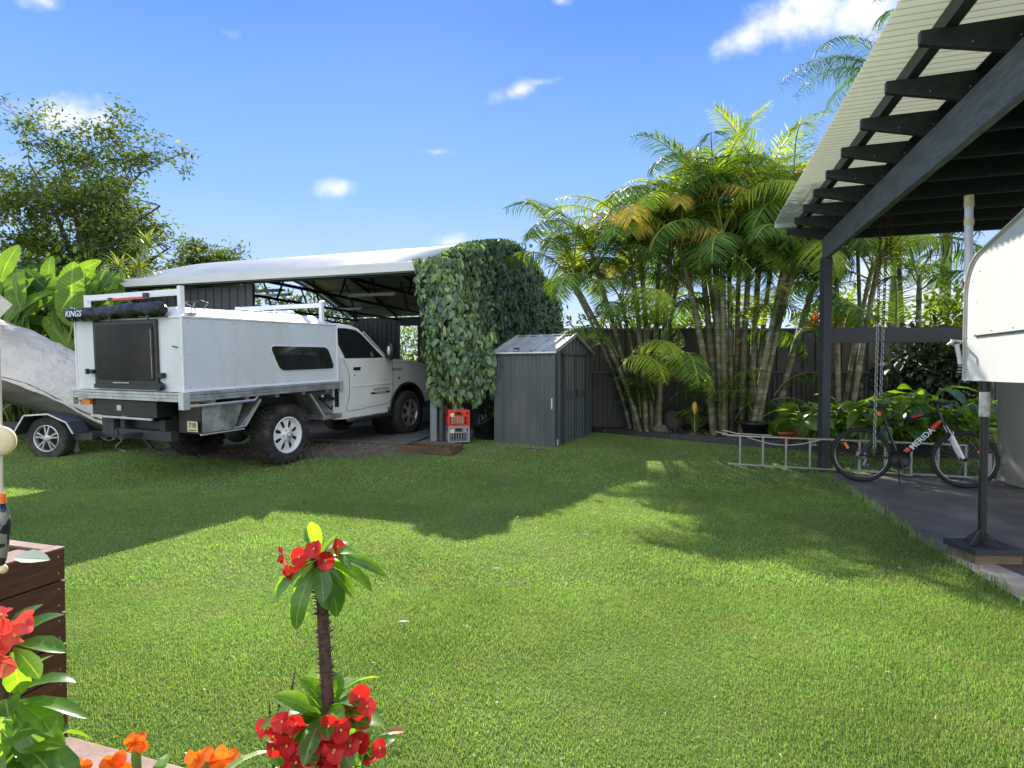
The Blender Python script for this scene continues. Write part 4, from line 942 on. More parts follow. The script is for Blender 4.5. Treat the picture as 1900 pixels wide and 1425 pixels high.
m.build('tray_side', M('stained_timber', (.13, .075, .035), .85, .5, 5, bmp=.6, bdist=.005, dirt_refl=(.02, .02, .016), dirt_refl_amt=.8), t, bevel=.004)
m = MB(); m.bb(-w/2+.02, w/2-.02, -d_/2+.02, d_/2-.02, 0, h*.6); m.build('tray_soil', m_soil, t)
t = thing('green_pole', 'green plastic pole lying on the carport slab beside the truck', 'pole', tuple(G(775, 815, .165)))
m = MB(); m.tube([G(765, 822, .165)+Z3*.03, G(796, 812, .165)+Z3*.04], .028, 10); m.build('tube', M('green_plastic', (.02, .12, .11), .3), t, True)
# ------------------------------------------------------------------ shed
SH = thing('garden_shed', 'small grey ribbed metal garden shed with double doors', 'shed', (.695, 9.39, .09), (0, 0, 0))
sa = Vector((.452, .892, 0)).normalized(); sb_ = Vector((-.892, .452, 0)).normalized(); S0 = Vector((.695, 9.39, .09))
SA, SB, SHH, SR = 1.81, 1.09, 1.62, .30
def SP(a, b_, z=0): return S0+sa*a+sb_*b_+Z3*z
def ribbed(m, p0, p1, z0, z1, nout, n, d=.014):
    """wall sheet with trapezoid ribs; p0->p1 horizontally; z1 may be a function"""
    v = []; Lw = (p1-p0); 
    for i in range(n):
        for f_, dd in ((0, 0), (.62, 0), (.70, d), (.92, d)):
            v.append(((i+f_)/n, dd))
    v.append((1, 0)); rows = []
    for (f_, dd) in v:
        zt_ = z1(f_) if callable(z1) else z1; p = p0+Lw*f_+nout*dd; rows.append((p+Z3*z0, p+Z3*zt_))
    b = len(m.v); vs = [x for r_ in rows for x in r_]; m.add(vs, [(2*i, 2*i+2, 2*i+3, 2*i+1) for i in range(len(rows)-1)])
m = MB(); ribbed(m, SP(0, 0), SP(0, SB), 0, SHH, -sa, 7); ribbed(m, SP(SA, SB), SP(SA, 0), 0, SHH, sa, 7)
gz_ = lambda f_: SHH+SR*(1-abs(f_*2-1))
ribbed(m, SP(SA, 0), SP(0, 0), 0, gz_, -sb_, 10); ribbed(m, SP(0, SB), SP(SA, SB), 0, gz_, sb_, 10)
wo = m.build('wall', m_shedw, SH, True); wo.modifiers.new('t', 'SOLIDIFY').thickness = .008
m = MB()
for a in (0, SA):
    for b_ in (0, SB): p = SP(a, b_); m.bar(p, p+Z3*SHH, .05, .05, sa)
m.bar(SP(-.01, -.01, .02), SP(-.01, SB, .02), .03, .05); m.bar(SP(-.01, -.01, .02), SP(SA, -.01, .02), .03, .05); m.bar(SP(-.015, -.01, SHH-.03), SP(-.015, SB, SHH-.03), .02, .07)
m.build('corner_trim', m_shedw, SH, True, bevel=.004)
# roof
def roofside(m, sgn):
    n = 5; v = []
    for i in range(n):
        for f_, dd in ((0, 0), (.74, 0), (.80, .03), (.94, .03)): v.append(((i+f_)/n, dd))
    v.append((1, 0)); rows = []
    for f_, dd in v:
        b_ = -.05+(SB+.1)*f_; a0 = -.06 if sgn > 0 else SA+.06
        rows.append((SP(a0, b_, SHH-.02+dd), SP(SA/2, b_, SHH+SR+.012+dd)))
    m.add([x for r_ in rows for x in r_], [(2*i, 2*i+2, 2*i+3, 2*i+1) for i in range(len(rows)-1)])
m = MB(); roofside(m, 1); roofside(m, -1); rfo = m.build('roof', m_shedr, SH, True); rfo.modifiers.new('t', 'SOLIDIFY').thickness = .006
m = MB(); m.bar(SP(-.07, -.06, SHH-.01), SP(SA/2, -.06, SHH+SR+.02), .02, .06); m.bar(SP(SA+.07, -.06, SHH-.01), SP(SA/2, -.06, SHH+SR+.02), .02, .06); m.bar(SP(SA/2, -.06, SHH+SR+.022), SP(SA/2, SB+.06, SHH+SR+.022), .12, .012); m.bar(SP(-.065, -.06, SHH-.025), SP(-.065, SB+.06, SHH-.025), .02, .03); m.build('ridge_trim', m_shedr, rfo, True, bevel=.003)
# doors
for a0, a1 in ((.34, .885), (.90, 1.45)):
    m = MB(); ribbed(m, SP(a1, -.03), SP(a0, -.03), .05, SHH-.06, -sb_, 4, .01); do_ = m.build('door', m_shedw, SH, True); do_.modifiers.new('t', 'SOLIDIFY').thickness = .006
    m = MB(); m.bar(SP(a0, -.046, .88), SP(a1, -.046, .88), .008, .13)
    for a in (a0, a1): m.bar(SP(a, -.045, .05), SP(a, -.045, SHH-.06), .01, .03, sa)
    m.build('door_rail', m_shedw, do_, True)
m = MB(); m.bar(SP(.28, -.05, SHH-.03), SP(1.52, -.05, SHH-.03), .03, .05); m.build('door_track', m_shedw, SH, True, bevel=.003)
m = MB(); m.bar(SP(.86, -.06, .93), SP(.94, -.06, .93), .02, .05); m.ell(SP(.9, -.075, .88), (.02, .02, .03)); m.build('padlock', m_dark, SH, True)
m = MB(); m.torus(SP(-.03, .03, .76), .02, .004, Matrix.Rotation(PI/2, 3, 'X'), sx=.6); m.bar(SP(-.026, .03, .66), SP(-.026, .03, .84), .006, .02); m.build('hasp', m_alu_b, SH, True)
m = MB(); m.bb(0, .045, -.002, .002, 0, .1); st = m.build('sticker', m_navy, SH); st.location = tuple(SP(.05, -.034, .05)-S0); st.rotation_euler = (0, 0, math.atan2(sa.y, sa.x))
m = MB(); m.bar(SP(-.05, .62, SHH+.05), SP(-.05, .72, SHH+.05), .03, .03); m.build('roof_bracket', m_blk, SH, True)
# stones at the foot
t = None
for i in range(9):
    p = G(940+i*9+random.uniform(-4, 4), 829+i*.6, None); m = MB(); m.ell((0, 0, 0), (.03+.02*random.random(), .03, .02), 8, 6, disp=.18, seed=i)
    o = m.build('garden_stone', m_rock, None); o.location = (p.x, p.y-.03, p.z+.012); tag(o, ['leftmost', 'second from left', 'third from left', 'fourth from left', 'middle', 'sixth from left', 'seventh from left', 'second from right', 'rightmost'][i]+' of the small pale stones at the shed foot', 'stone', 'stones along the shed base')
# ------------------------------------------------------------------ fence
FE = thing('boundary_fence', 'tall dark ribbed metal fence behind the palms', 'fence', (5, 11.75, .15))
def fence_sheet(x0, x1, z0, z1, n, d, name):
    m = MB(); ribbed(m, Vector((x0, 11.72, 0)), Vector((x1, 11.72, 0)), z0, z1, Vector((0, -1, 0)), n, d); o = m.build(name, m_fence, FE, True); o.modifiers.new('t', 'SOLIDIFY').thickness = .004
for i in range(5):
    x0 = 1.0+i*2.4; fence_sheet(x0, x0+2.4, 1.36, 2.2, 9, .03, 'upper_panel'); fence_sheet(x0, x0+2.4, .15, 1.34, 24, .02, 'lower_panel')
    m = MB(); m.bb(x0-.04, x0+.04, 11.68, 11.79, .1, 2.24); m.build('fence_post', m_fence, FE, True)
m = MB(); m.bb(1, 13, 11.66, 11.76, 2.2, 2.25); m.bb(1, 13, 11.67, 11.75, 1.32, 1.38); m.build('fence_rail', m_fence, FE, True, bevel=.003)
FE2 = thing('side_fence', 'dark boundary fence beyond the trailer, behind the broad-leaved plants', 'fence', (-12, 13.2, .15))
m = MB(); ribbed(m, Vector((-20, 14.2, 0)), Vector((-8.4, 14.0, 0)), .15, 2.0, Vector((0, -1, 0)), 60, .02); m.build('fence_panel', m_fence, FE2, True)
# ------------------------------------------------------------------ pergola / patio roof
PG = thing('patio_roof', 'patio roof with black timber beam and rafters under cream corrugated sheeting', 'patio roof', (4.29, 7.8, 0))
P0 = Vector((4.29, 7.8, 0))
def H(a, t, z=0): return P0+uH*a+vH*t+Z3*z      # a: out over the lawn, t: away from camera
m_corr, nt, b = newmat('cream_corrugated_sheet')
v = coords(nt); n = noise(nt, v, 2.5, 5); c = ramp(nt, n, [(.3, (.38, .42, .32)), (.7, (.49, .53, .41))]); nt.links.new(c, b.inputs['Base Color']); b.inputs['Roughness'].default_value = .5
tr = nt.nodes.new('ShaderNodeBsdfTranslucent'); tr.inputs[0].default_value = (.75, .78, .6, 1); mx = nt.nodes.new('ShaderNodeMixShader'); mx.inputs[0].default_value = .14
nt.links.new(b.outputs[0], mx.inputs[1]); nt.links.new(tr.outputs[0], mx.inputs[2]); nt.links.new(mx.outputs[0], nt.nodes['Material Output'].inputs[0])
TE, TN = .32, -9.5; n_ = int((TE-TN)/.0095); V = []
for a in (.61, .3, -.02, -.5, -4.6):
    for i in range(n_+1):
        t = TN+(TE-TN)*i/n_; p = H(a, t, 3.53+.014*math.sin(2*PI*t/.076)-.012*a*0); V.append(tuple(p))
k = n_+1; q = [(r_*k+i, r_*k+i+1, (r_+1)*k+i+1, (r_+1)*k+i) for r_ in range(4) for i in range(n_)]
build_np('roof', V, q, m_corr, PG, True)
# rafters with tapered tails
for i in range(16):
    t = .24-.62*i; m = MB(); prof = [(.46, 3.41), (.46, 3.335), (.44, 3.325), (-.02, 3.215), (-4.4, 3.215), (-4.4, 3.41)]
    m.prism(prof, H(0, t-.022), uH, Z3, vH, .044); m.build('rafter', m_beam, PG, True, bevel=.004)
    if False: pass
m = MB()
for a in (.30, -.5, -1.3, -2.1, -2.9, -3.7): m.bar(H(a, TE-.02, 3.464), H(a, TN, 3.464), .07, .105)
m.build('purlin', m_beam, PG, True, bevel=.003)
m = MB(); m.bar(H(0, .12, 3.062), H(0, TN, 3.062), .06, .30); m.build('beam', m_mainbeam, PG, True, bevel=.006)
m = MB(); m.bar(H(0.61, TE+.012, 3.50), H(-.1, TE+.012, 3.50), .012, .09); m.build('end_flashing', m_pvc, PG, True)
m = MB(); m.bar(H(-.14, TE-.1, 3.437), H(-4.5, TE-.1, 3.437), .02, .05)
cl_ = MB(); cl_.prism([(-.06, TE-.02), (-4.5, TE-.02), (-4.5, TN), (-.06, TN)], P0+Z3*3.405, uH, vH, Z3, .008)
cl_.build('ceiling_lining', M('dark_ceiling', (.014, .016, .018), .7, .3, 3, bmp=.2), PG, True)
m = MB(); m.bb(4.235, 4.345, 7.74, 7.86, .0, 2.93); m.build('post', m_post, PG, True, bevel=.004)
m = MB(); m.bar((4.30, 7.80, 1.872), (7.2, 7.72, 1.872), .055, .21); m.build('cross_rail', m_post, PG, True, bevel=.004)
m = MB(); m.bb(7.2, 7.32, 7.66, 7.78, 0, 3.2); m.build('post', m_post, PG, True, bevel=.004)
# bolts and paint chips on the rafter tails
m = MB()
for i in range(3, 12):
    t = .24-.62*i
    for a in (.2, -.03): m.ell(H(a, t-.024, 3.30), (.006, .006, .006), 6, 4)
for i in range(40):
    t = random.uniform(-6, -.3); m.ell(H(.031, t, 2.93+random.uniform(0, .04)), (.006, .006, .003), 6, 4)
m.build('bolt', m_steel, PG, True)
# ------------------------------------------------------------------ chains
def chain(name_label, x, y, z0, z1, mat1, zs, x1=None):
    t = thing('hanging_chain', name_label, 'chain', (x, y, z0)); z = z0; i = 0; m = MB(); m2 = MB(); x1 = x if x1 is None else x1
    while z > z1:
        f_ = (z0-z)/(z0-z1); q = m if z > zs else m2
        rot = Matrix.Rotation((PI/2 if i % 2 else 0)+.3, 3, 'Z') @ Matrix.Rotation(PI/2, 3, 'X')
        q.torus((x+(x1-x)*f_, y, z), .0155, .0044, rot @ Matrix.Diagonal((1, 1.6, 1)).to_3x3(), 12, 5); z -= .039; i += 1
    if m.v: m.build('rusty_links', mat1, t, True)
    if m2.v: m2.build('bright_links', m_steel, t, True)
chain('long chain hanging from the patio roof down past the bicycle frame', P(1634, 430, 6.6).x, 6.6, 3.2, P(1622, 832, 6.6).z, m_rust, P(1627, 600, 6.6).z, P(1622, 832, 6.6).x)
chain('shorter chain beside the long one, ending above the leafy plants', P(1646, 430, 6.75).x, 6.75, 3.2, P(1634, 735, 6.75).z, m_rust, P(1636, 600, 6.75).z, P(1634, 735, 6.75).x)
chain('very short rusty chain end hooked up under the patio roof', P(1653, 430, 6.75).x, 6.75, 3.2, P(1652, 462, 6.75).z, m_rust, 0)
# ------------------------------------------------------------------ slide-on camper
def wp_(y, off=0): return Vector((3.5+(y-4.4)*.317, y, 0))+Vector((-.953, .302, 0)).normalized()*off
CM = thing('slide_on_camper', 'white slide-on camper body raised on a jack over the patio', 'camper', (3.5, 4.4, 1.3))
wv_ = Vector((.317, 1, 0)).normalized(); wn = Vector((wv_.y, -wv_.x, 0)) # pointing right/into body
O_ = wp_(4.4)
# side outline in (distance toward camera, z)
so_l = [(0, 1.318), (0, 1.95)]
for i in range(9):
    a = PI-(PI/2-.22)*i/8; so_l.append((.27+.27*math.cos(a), 1.95+.30*math.sin(a)+.02))
so_l += [(.75, 2.40), (1.4, 2.60), (3.6, 2.75), (3.6, 1.318)]
m = MB(); m.prism([(d, z) for d, z in so_l], O_, -wv_, Z3, wn, 2.0); cbod = m.build('camper_body', m_camper, CM, True, bevel=.006)
m = MB(); pts = [O_-wv_*d+Z3*z-wn*.006 for d, z in so_l[:-2]]; m.tube(pts, .009, 8)
pts = [O_-wv_*(d+.022)+Z3*(z-.015)-wn*.003 for d, z in so_l[:-2]]; m.tube(pts, .004, 6); m.build('edge_trim', m_trim, cbod, True)
m = MB(); m.bar(O_+Z3*1.323-wn*.004, O_-wv_*3.6+Z3*1.323-wn*.004, .008, .012); m.build('bottom_trim', m_camper, cbod, True)
m = MB(); a0, a1 = .17, .85; m.prism([(a0, 1.655), (a1+.9, 1.655), (a1+.9, 2.4), (a0+.06, 2.18)], O_-wn*.005, -wv_, Z3, wn, .006); ap_ = m.build('access_panel', m_camper, cbod, True)
m = MB(); m.bar(O_-wv_*a0+Z3*1.65-wn*.008, O_-wv_*2+Z3*1.65-wn*.008, .008, .008)
m.build('panel_gap', m_blk, ap_, True)
m = MB()
for d, z in ((.18, 1.66), (.42, 1.675), (.7, 1.675), (.19, 1.90), (.23, 2.12), (.06, 1.64), (.05, 1.40), (.16, 1.37), (.12, 2.06)): m.ell(O_-wv_*d+Z3*z-wn*.007, (.0035, .0035, .0035), 6, 4)
m.build('screw', m_dark, cbod, True)
m = MB(); m.prism([(-.02, 2.0), (.45, 2.315), (1.6, 2.64), (3.6, 2.80), (3.6, 2.74), (1.4, 2.58), (.5, 2.3), (.1, 2.1)], O_+wn*.04, -wv_, Z3, wn, 1.9); m.build('roof_shell', m_pvc, cbod, True)
m = MB(); m.prism([(.2, 2.17), (.75, 2.50), (2.4, 3.05), (3.4, 3.1), (3.4, 2.7), (.9, 2.45)], O_+wn*.25, -wv_, Z3, wn, 1.4); m.build('pop_top', m_alu, cbod, True)
m = MB(); c0 = O_+Z3*1.615-wn*.01; m.tube([c0+wv_*.02, c0+wv_*.03-wn*.05+Z3*.012, c0-wv_*.0-wn*.075+Z3*.012, c0-wv_*.03-wn*.08-Z3*.0, c0+wv_*.0-wn*.1-Z3*.02], .011, 8); m.build('grab_handle', m_alu, cbod, True)
m = MB(); m.tube([O_+wv_*.04+Z3*1.60-wn*.04, O_+wv_*.04+Z3*1.5-wn*.02, O_+wv_*.02+Z3*1.44-wn*.02], .016, 8)
for k_ in range(5): m.torus(O_+wv_*.03+Z3*(1.47-.022*k_)-wn*.018, .012, .003, None, 10, 5)
m.build('latch_spring', m_camper, cbod, True)
# jack
JK = thing('camper_jack', 'black camper jack leg with white upper tube and square foot', 'jack', tuple(Vector((3.42, 4.10, .12))))
jx, jy = 3.43, 4.12
m = MB(); m.tube([(jx, jy, .17), (jx, jy, 1.06)], .026, 16); m.build('lower_tube', m_blk, JK, True)
m = MB(); m.tube([(jx, jy, 1.06), (jx, jy, 1.24)], .033, 16); m.build('upper_tube', M('chipped_white', (.55, .54, .5), .5, .1, 20, bmp=.3, dirt_refl=(.08, .05, .04), dirt_refl_amt=.8), JK, True)
m = MB(); m.tube([(jx, jy, 1.24), (jx, jy, 1.318)], .036, 16); m.build('top_collar', m_blk, JK, True)
m = MB(); m.bb(jx-.17, jx+.19, jy-.15, jy+.15, .118, .128); m.bb(jx-.17, jx+.19, jy-.15, jy-.142, .09, .118); m.bb(jx-.17, jx-.162, jy-.14, jy+.15, .09, .118)
for a in (0, PI/2): 
    d = Vector((math.cos(a+.3), math.sin(a+.3), 0)); s_ = Vector((-d.y, d.x, 0)); o_ = Vector((jx, jy, .128))-s_*.004
    m.prism([(-.13, 0), (.13, 0), (.03, .1), (-.03, .1)], o_, d, Z3, s_, .008)
m.build('foot_plate', m_dark, JK, True, bevel=.002)
t = thing('timber_block', 'weathered timber block under the camper jack foot', 'block', (jx, jy, .018)); m = MB()
m.bb(jx-.15, jx+.185, jy-.13, jy-.02, .019, .088); m.bb(jx-.15, jx+.18, jy-.015, jy+.13, .019, .088); m.build('timber', m_timb, t, True, bevel=.006)
# pvc pole
t = thing('pvc_pole', 'upright white plastic pipe with cream couplings behind the camper edge', 'pole', tuple(P(1797, 700, 4.55)))
pa, pb = P(1795, 680, 4.55), P(1798, 372, 4.55); m = MB(); m.tube([pa, pb], .029, 18); m.build('pipe', m_pvc, t, True)
for (y0, y1, r_) in ((363, 374, .033), (375, 384, .034), (407, 418, .034)):
    m = MB(); m.tube([P(1798, y1, 4.55), P(1798, y0, 4.55)], r_, 18); m.build('coupling', m_cream, t, True, bevel=.002)
m = MB(); m.tube([P(1791, 533, 4.5), P(1791, 523, 4.5)], .02, 8); m.tube([P(1790, 567, 4.5), P(1790, 550, 4.5)], .008, 6); m.build('clip', m_rust, t, True)
# water tank
tk = thing('water_tank', 'beige round water tank on the patio behind the camper', 'tank', (6.96, 6.60, .018)); m = MB(); pr = [(.99, 0), (1.0, .02)]
m.lathe([(1.0, .019), (1.015, .03), (1.0, .05), (1.0, 1.5), (.99, 1.75), (.7, 1.9), (.001, 1.93)], (6.96, 6.60, 0), 'z', 72); m.build('tank_shell', m_tank, tk, True)
g = G(1889, 912); a_ = math.atan2(-1, -.45); c_ = Vector((6.96+1.0*math.cos(a_), 6.60+1.0*math.sin(a_), .13)); rt = Vector((math.cos(a_), math.sin(a_), 0)).to_track_quat('Z', 'Y').to_matrix()
m = MB(); m.lathe([(.05, 0), (.05, .02), (.03, .025)], c_, 'z', 20, rot=rt); m.lathe([(.024, .02), (.024, .05), (.001, .05)], c_, 'z', 14, rot=rt); m.build('tank_outlet', m_tank, tk, True)
m = MB(); m.lathe([(.016, .051), (.001, .052)], c_, 'z', 12, rot=rt); m.build('outlet_bore', m_blk, tk, True)
t = thing('white_crate', 'white slatted box standing beside the water tank', 'box', (5.62, 7.0, .02)); m = MB()
for i in range(4): m.bb(5.80+i*.03, 5.826+i*.03, 6.98, 7.0, .02, .36)
m.bb(5.8, 5.91, 7.001, 7.02, .3, .35); m.bb(5.8, 5.91, 7.001, 7.02, .05, .1); m.build('slat', m_camper, t, True, bevel=.002)
# ------------------------------------------------------------------ ladder
LD = thing('aluminium_ladder', 'long aluminium ladder lying on its side edge across the patio end', 'ladder', (3.1, 8.05, .0))
A, B_ = Vector((3.06, 8.02, 0)), Vector((5.75, 7.14, 0)); 
za0, za1 = gz(0, 8.02)+.05, .05; wd = .40
for k_, nm in ((0, 'rail'), (1, 'rail')):
    m = MB(); e0 = A+(B_-A)*(.02 if k_ == 0 else .03); o_ = (B_-A).normalized()*(0 if k_ == 0 else -.02)
    m.bar(A+Z3*(za0+wd*k_)+o_, B_+Z3*(za1+wd*k_)+o_, .065, .022); m.build(nm, m_steel, LD, True, bevel=.004)
n_r = 10; m = None
for i in range(n_r):
    f_ = .055+.104*i
    if f_ > 1: break
    p = A.lerp(B_, f_); z = za0+(za1-za0)*f_; m = MB(); m.tube([p+Z3*(z+.005), p+Z3*(z+wd-.005)], .018, 10); m.build('rung', m_steel, LD, True)
m = MB(); f0 = A+Z3*(za0+wd+.02)
pts = [A.lerp(B_, -.03+.0*i)+Z3*(za0+wd+.01) for i in (0,)]
for i in range(24):
    f_ = -.0+.5*i/23; p = A.lerp(B_, f_); sag = .10*math.sin(PI*min(1, max(0, (f_-.06)/.36)))*1.1; pts.append(p+Vector((0, -.05, 0))+Z3*(za0+(za1-za0)*f_+wd+.012-sag))
m.tube(pts, .006, 6)
m.tube([pts[1], A.lerp(B_, -.06)+Z3*(za0+wd+.05), A.lerp(B_, -.02)+Z3*(za0+wd+.07), A.lerp(B_, .04)+Z3*(za0+wd+.03), A.lerp(B_, .2)+Z3*(za0+wd+.02)], .006, 6)
t = thing('ladder_cord', 'pale cord draped along the top rail of the ladder', 'cord', tuple(f0)); m.build('cord', m_trim, t, True)
# ------------------------------------------------------------------ bicycle
m_bk = M('bike_frame_paint', (.012, .014, .02), .25, .2, 6, bmp=0); m_bred = M('bike_red', (.55, .03, .02), .3, .1); m_sil = M('bike_silver', (.22, .22, .23), .25, .08, 10, metal=.8, bmp=0)
m_fork = M('fork_white', (.75, .77, .8), .3, .04)
rr_ = G(1597, 893.6, .018); rf_ = G(1783, 905.3, .018); e_ = (rf_-rr_); WB = 1.05; yaw = math.atan2(e_.y, e_.x)
BI = thing('mountain_bicycle', 'black and red mountain bicycle with white fork leaning on its stand', 'bicycle', (rr_.x, rr_.y, .018), (R(-4), 0, yaw))
def bwheel(x, sx=1):
    m = MB(); rot = Matrix.Rotation(PI/2, 3, 'X'); m.torus((x, 0, .333), .308, .026, rot, 56, 10)
    for i in range(84):
        a = 2*PI*i/84; p = Matrix.Rotation(-a, 3, 'Y') @ Vector((.333, 0, 0)); m.box((x+p.x, 0.012*(1 if i % 2 else -1), .333+p.z), (.008, .022, .009), Matrix.Rotation(-a, 3, 'Y'))
    w_ = m.build('wheel', m_bikerub, BI)
    m = MB(); m.lathe([(.288, -.012), (.279, -.011), (.276, 0), (.279, .011), (.288, .012)], (x, 0, .333), 'y', 56); 
    m.build('rim', m_sil, w_)
    m = MB()
    for i in range(28):
        a = 2*PI*i/28; b2 = a+(.35 if i % 2 else -.35); s_ = .025 if i % 4 < 2 else -.025
        m.tube([(x+.02*math.cos(b2), s_, .333+.02*math.sin(b2)), (x+.27*math.cos(a), 0, .333+.27*math.sin(a))], .0012, 4, cap=False)
    m.build('spokes', m_sil, w_)
    m = MB(); m.lathe([(.001, -.05), (.012, -.05), (.012, -.03), (.024, -.028), (.018, 0), (.024, .028), (.012, .03), (.012, .05), (.001, .05)], (x, 0, .333), 'y', 16); m.build('hub', m_blk, w_)
    return w_
w1 = bwheel(0); w2 = bwheel(WB)
for w_, (x, a) in ((w1, (0, 2.55)), (w2, (WB, .55))):
    m = MB(); c_ = Vector((x+.19*math.cos(a), -.012, .333+.19*math.sin(a))); m.box(c_, (.085, .012, .03), Matrix.Rotation(-a+ (0.5 if x == 0 else .4), 3, 'Y')); m.build('reflector', m_org, w_, bevel=.003)
bb_, stp, htt, htb = Vector((.40, 0, .30)), Vector((.255, 0, .76)), Vector((.80, 0, .885)), Vector((.835, 0, .775))
m = MB(); m.tube([bb_, stp], .017, 12); m.tube([htt, htb], .022, 12); m.tube([stp+Vector((.01, 0, -.06)), Vector((.5, 0, .80)), htt+Vector((.005, 0, -.02))], .017, 12)
m.tube([bb_, Vector((.62, 0, .53)), htb+Vector((-.01, 0, .015))], [.024, .027, .022], 12)
for s_ in (-1, 1):
    m.tube([bb_+Vector((0, s_*.02, 0)), Vector((.2, s_*.05, .315)), Vector((0, s_*.065, .333))], .011, 8); m.tube([stp+Vector((0.02, s_*.012, -.09)), Vector((.14, s_*.05, .54)), Vector((0, s_*.065, .333))], .009, 8)
fr_ = m.build('frame', m_bk, BI)
m = MB(); dd = (htb-bb_).normalized()
def alongdt(f0, f1, r_, mat, nm):
    m = MB(); m.tube([bb_+(htb-bb_)*f0+Vector((0, 0, .012)), bb_+(htb-bb_)*f1+Vector((0, 0, .012))], r_, 12); return m.build(nm, mat, fr_)
alongdt(.06, .24, .0285, m_bred, 'red_decal'); alongdt(.77, .97, .0285, m_bred, 'red_decal')
m = MB(); m.tube([Vector((.53, 0, .81)), Vector((.64, 0, .84))], .0185, 12); m.build('red_decal', m_bred, fr_)
an = math.atan2(dd.z, dd.x); mid = bb_+(htb-bb_)*.52+Vector((0, -.036, .010)); text('lettering', 'MERIDA', .092, m_navy, fr_, tuple(mid), (PI/2, -an, 0), .001, xs=1.0)
m = MB(); m.tube([stp, Vector((.215, 0, .90))], .0135, 10); m.build('seat_post', m_blk, BI)
m = MB(); m.add([], []); pts = [(.06, 0, .925), (.12, 0, .93), (.2, 0, .925), (.27, 0, .925), (.33, 0, .92)]; m.tube(pts, [.05, .075, .05, .026, .016], 14, flat=.35)
sdl = m.build('saddle', m_blk, BI); sdl.scale = (1, 1, 1)
m = MB(); m.box((.19, 0, .845), (.04, .05, .05)); m.build('rear_reflector', m_org, BI, bevel=.005)
m = MB(); m.tube([htt, Vector((.785, 0, .95))], .019, 10); m.tube([Vector((.785, 0, .94)), Vector((.87, 0, .985))], .018, 10)
m.tube([(.80, -.31, 1.0), (.85, -.2, 1.0), (.87, -.06, .985), (.87, .06, .985), (.85, .2, 1.0), (.80, .31, 1.0)], .0135, 10); m.build('handlebar', m_blk, BI)
for s_ in (-1, 1):
    m = MB(); m.tube([(.80, s_*.32, 1.0), (.83, s_*.22, 1.0)], .018, 10); m.build('grip', m_blk, BI)
    m = MB(); m.tube([(.86, s_*.2, .995), (.90, s_*.24, .97), (.91, s_*.32, .955)], .006, 6); m.tube([(.87, s_*.12, 1.0), (.93, s_*.1, 1.0), (.9, s_*.03, .86), (.85, s_*.03, .72)], .003, 5); m.build('brake_lever', m_blk, BI)
m = MB(); fc = htb+Vector((.012, 0, -.035)); m.box(fc, (.05, .14, .035)); fa_ = Vector((WB, 0, .333)); m.tube([htb, fc], .018, 10)
m.build('fork_crown', m_blk, BI, bevel=.006)
for s_ in (-1, 1):
    o_ = Vector((0, s_*.055, 0)); m = MB(); m.tube([fc+o_, fc.lerp(fa_, .4)+o_], .014, 10); fk = m.build('fork_stanchion', m_sil, BI)
    m = MB(); m.tube([fc.lerp(fa_, .33)+o_, fc.lerp(fa_, .97)+o_+Vector((-.02, 0, 0))], [.021, .017], 10); m.build('fork_leg', m_fork, fk)
m = MB(); m.torus(fc.lerp(fa_, .34), .055, .008, Matrix.Rotation(R(-65), 3, 'Y'), 12, 6, arc=2*PI); m.build('fork_brace', m_fork, BI)
m = MB(); rot = Matrix.Rotation(PI/2, 3, 'X')
for r_, th in ((.092, .004), (.07, .004), (.05, .003)): m.torus(bb_+Vector((0, -.045, 0)), r_, th, rot, 32, 6)
m.lathe([(.11, -.055), (.11, -.05), (.001, -.05)], bb_, 'y', 24)
m.bar(bb_+Vector((0, -.07, 0)), bb_+Vector((.05, -.075, -.165)), .022, .018); m.bar(bb_+Vector((0, .07, 0)), bb_+Vector((-.05, .075, .165)), .022, .018)
m.build('crankset', m_blk, BI)
m = MB(); m.box(bb_+Vector((.06, -.12, -.17)), (.09, .08, .022)); pd = m.build('pedal', m_sil, BI, bevel=.004); m = MB(); m.box(bb_+Vector((-.05, .12, .17)), (.09, .08, .02)); m.build('pedal', m_blk, BI, bevel=.004)
m = MB()
for i in range(7): m.torus((0, -.03-.003*i, .333), .055-.005*i, .003, rot, 24, 5)
m.box((.03, -.06, .25), (.02, .02, .09), Matrix.Rotation(.4, 3, 'Y')); m.torus((.045, -.06, .21), .018, .004, rot); m.build('derailleur', m_sil, BI)
m = MB(); m.tube([(0.01, -.045, .388), bb_+Vector((0, -.05, .09))], .003, 5); m.tube([(.04, -.055, .2), bb_+Vector((0, -.05, -.09))], .003, 5); m.build('drive_chain', m_dark, BI)
m = MB(); m.tube([bb_+Vector((-.02, -.03, -.03)), bb_+Vector((-.03, -.17, -.295))], .009, 8); m.build('kickstand', m_blk, BI)
m = MB(); m.torus((.5, 0, .79), .03, .008, None, 14, 6); m.torus((.51, 0, .775), .04, .006, Matrix.Rotation(.4, 3, 'X'), 14, 6); m.build('lock_cable', m_blk, BI)
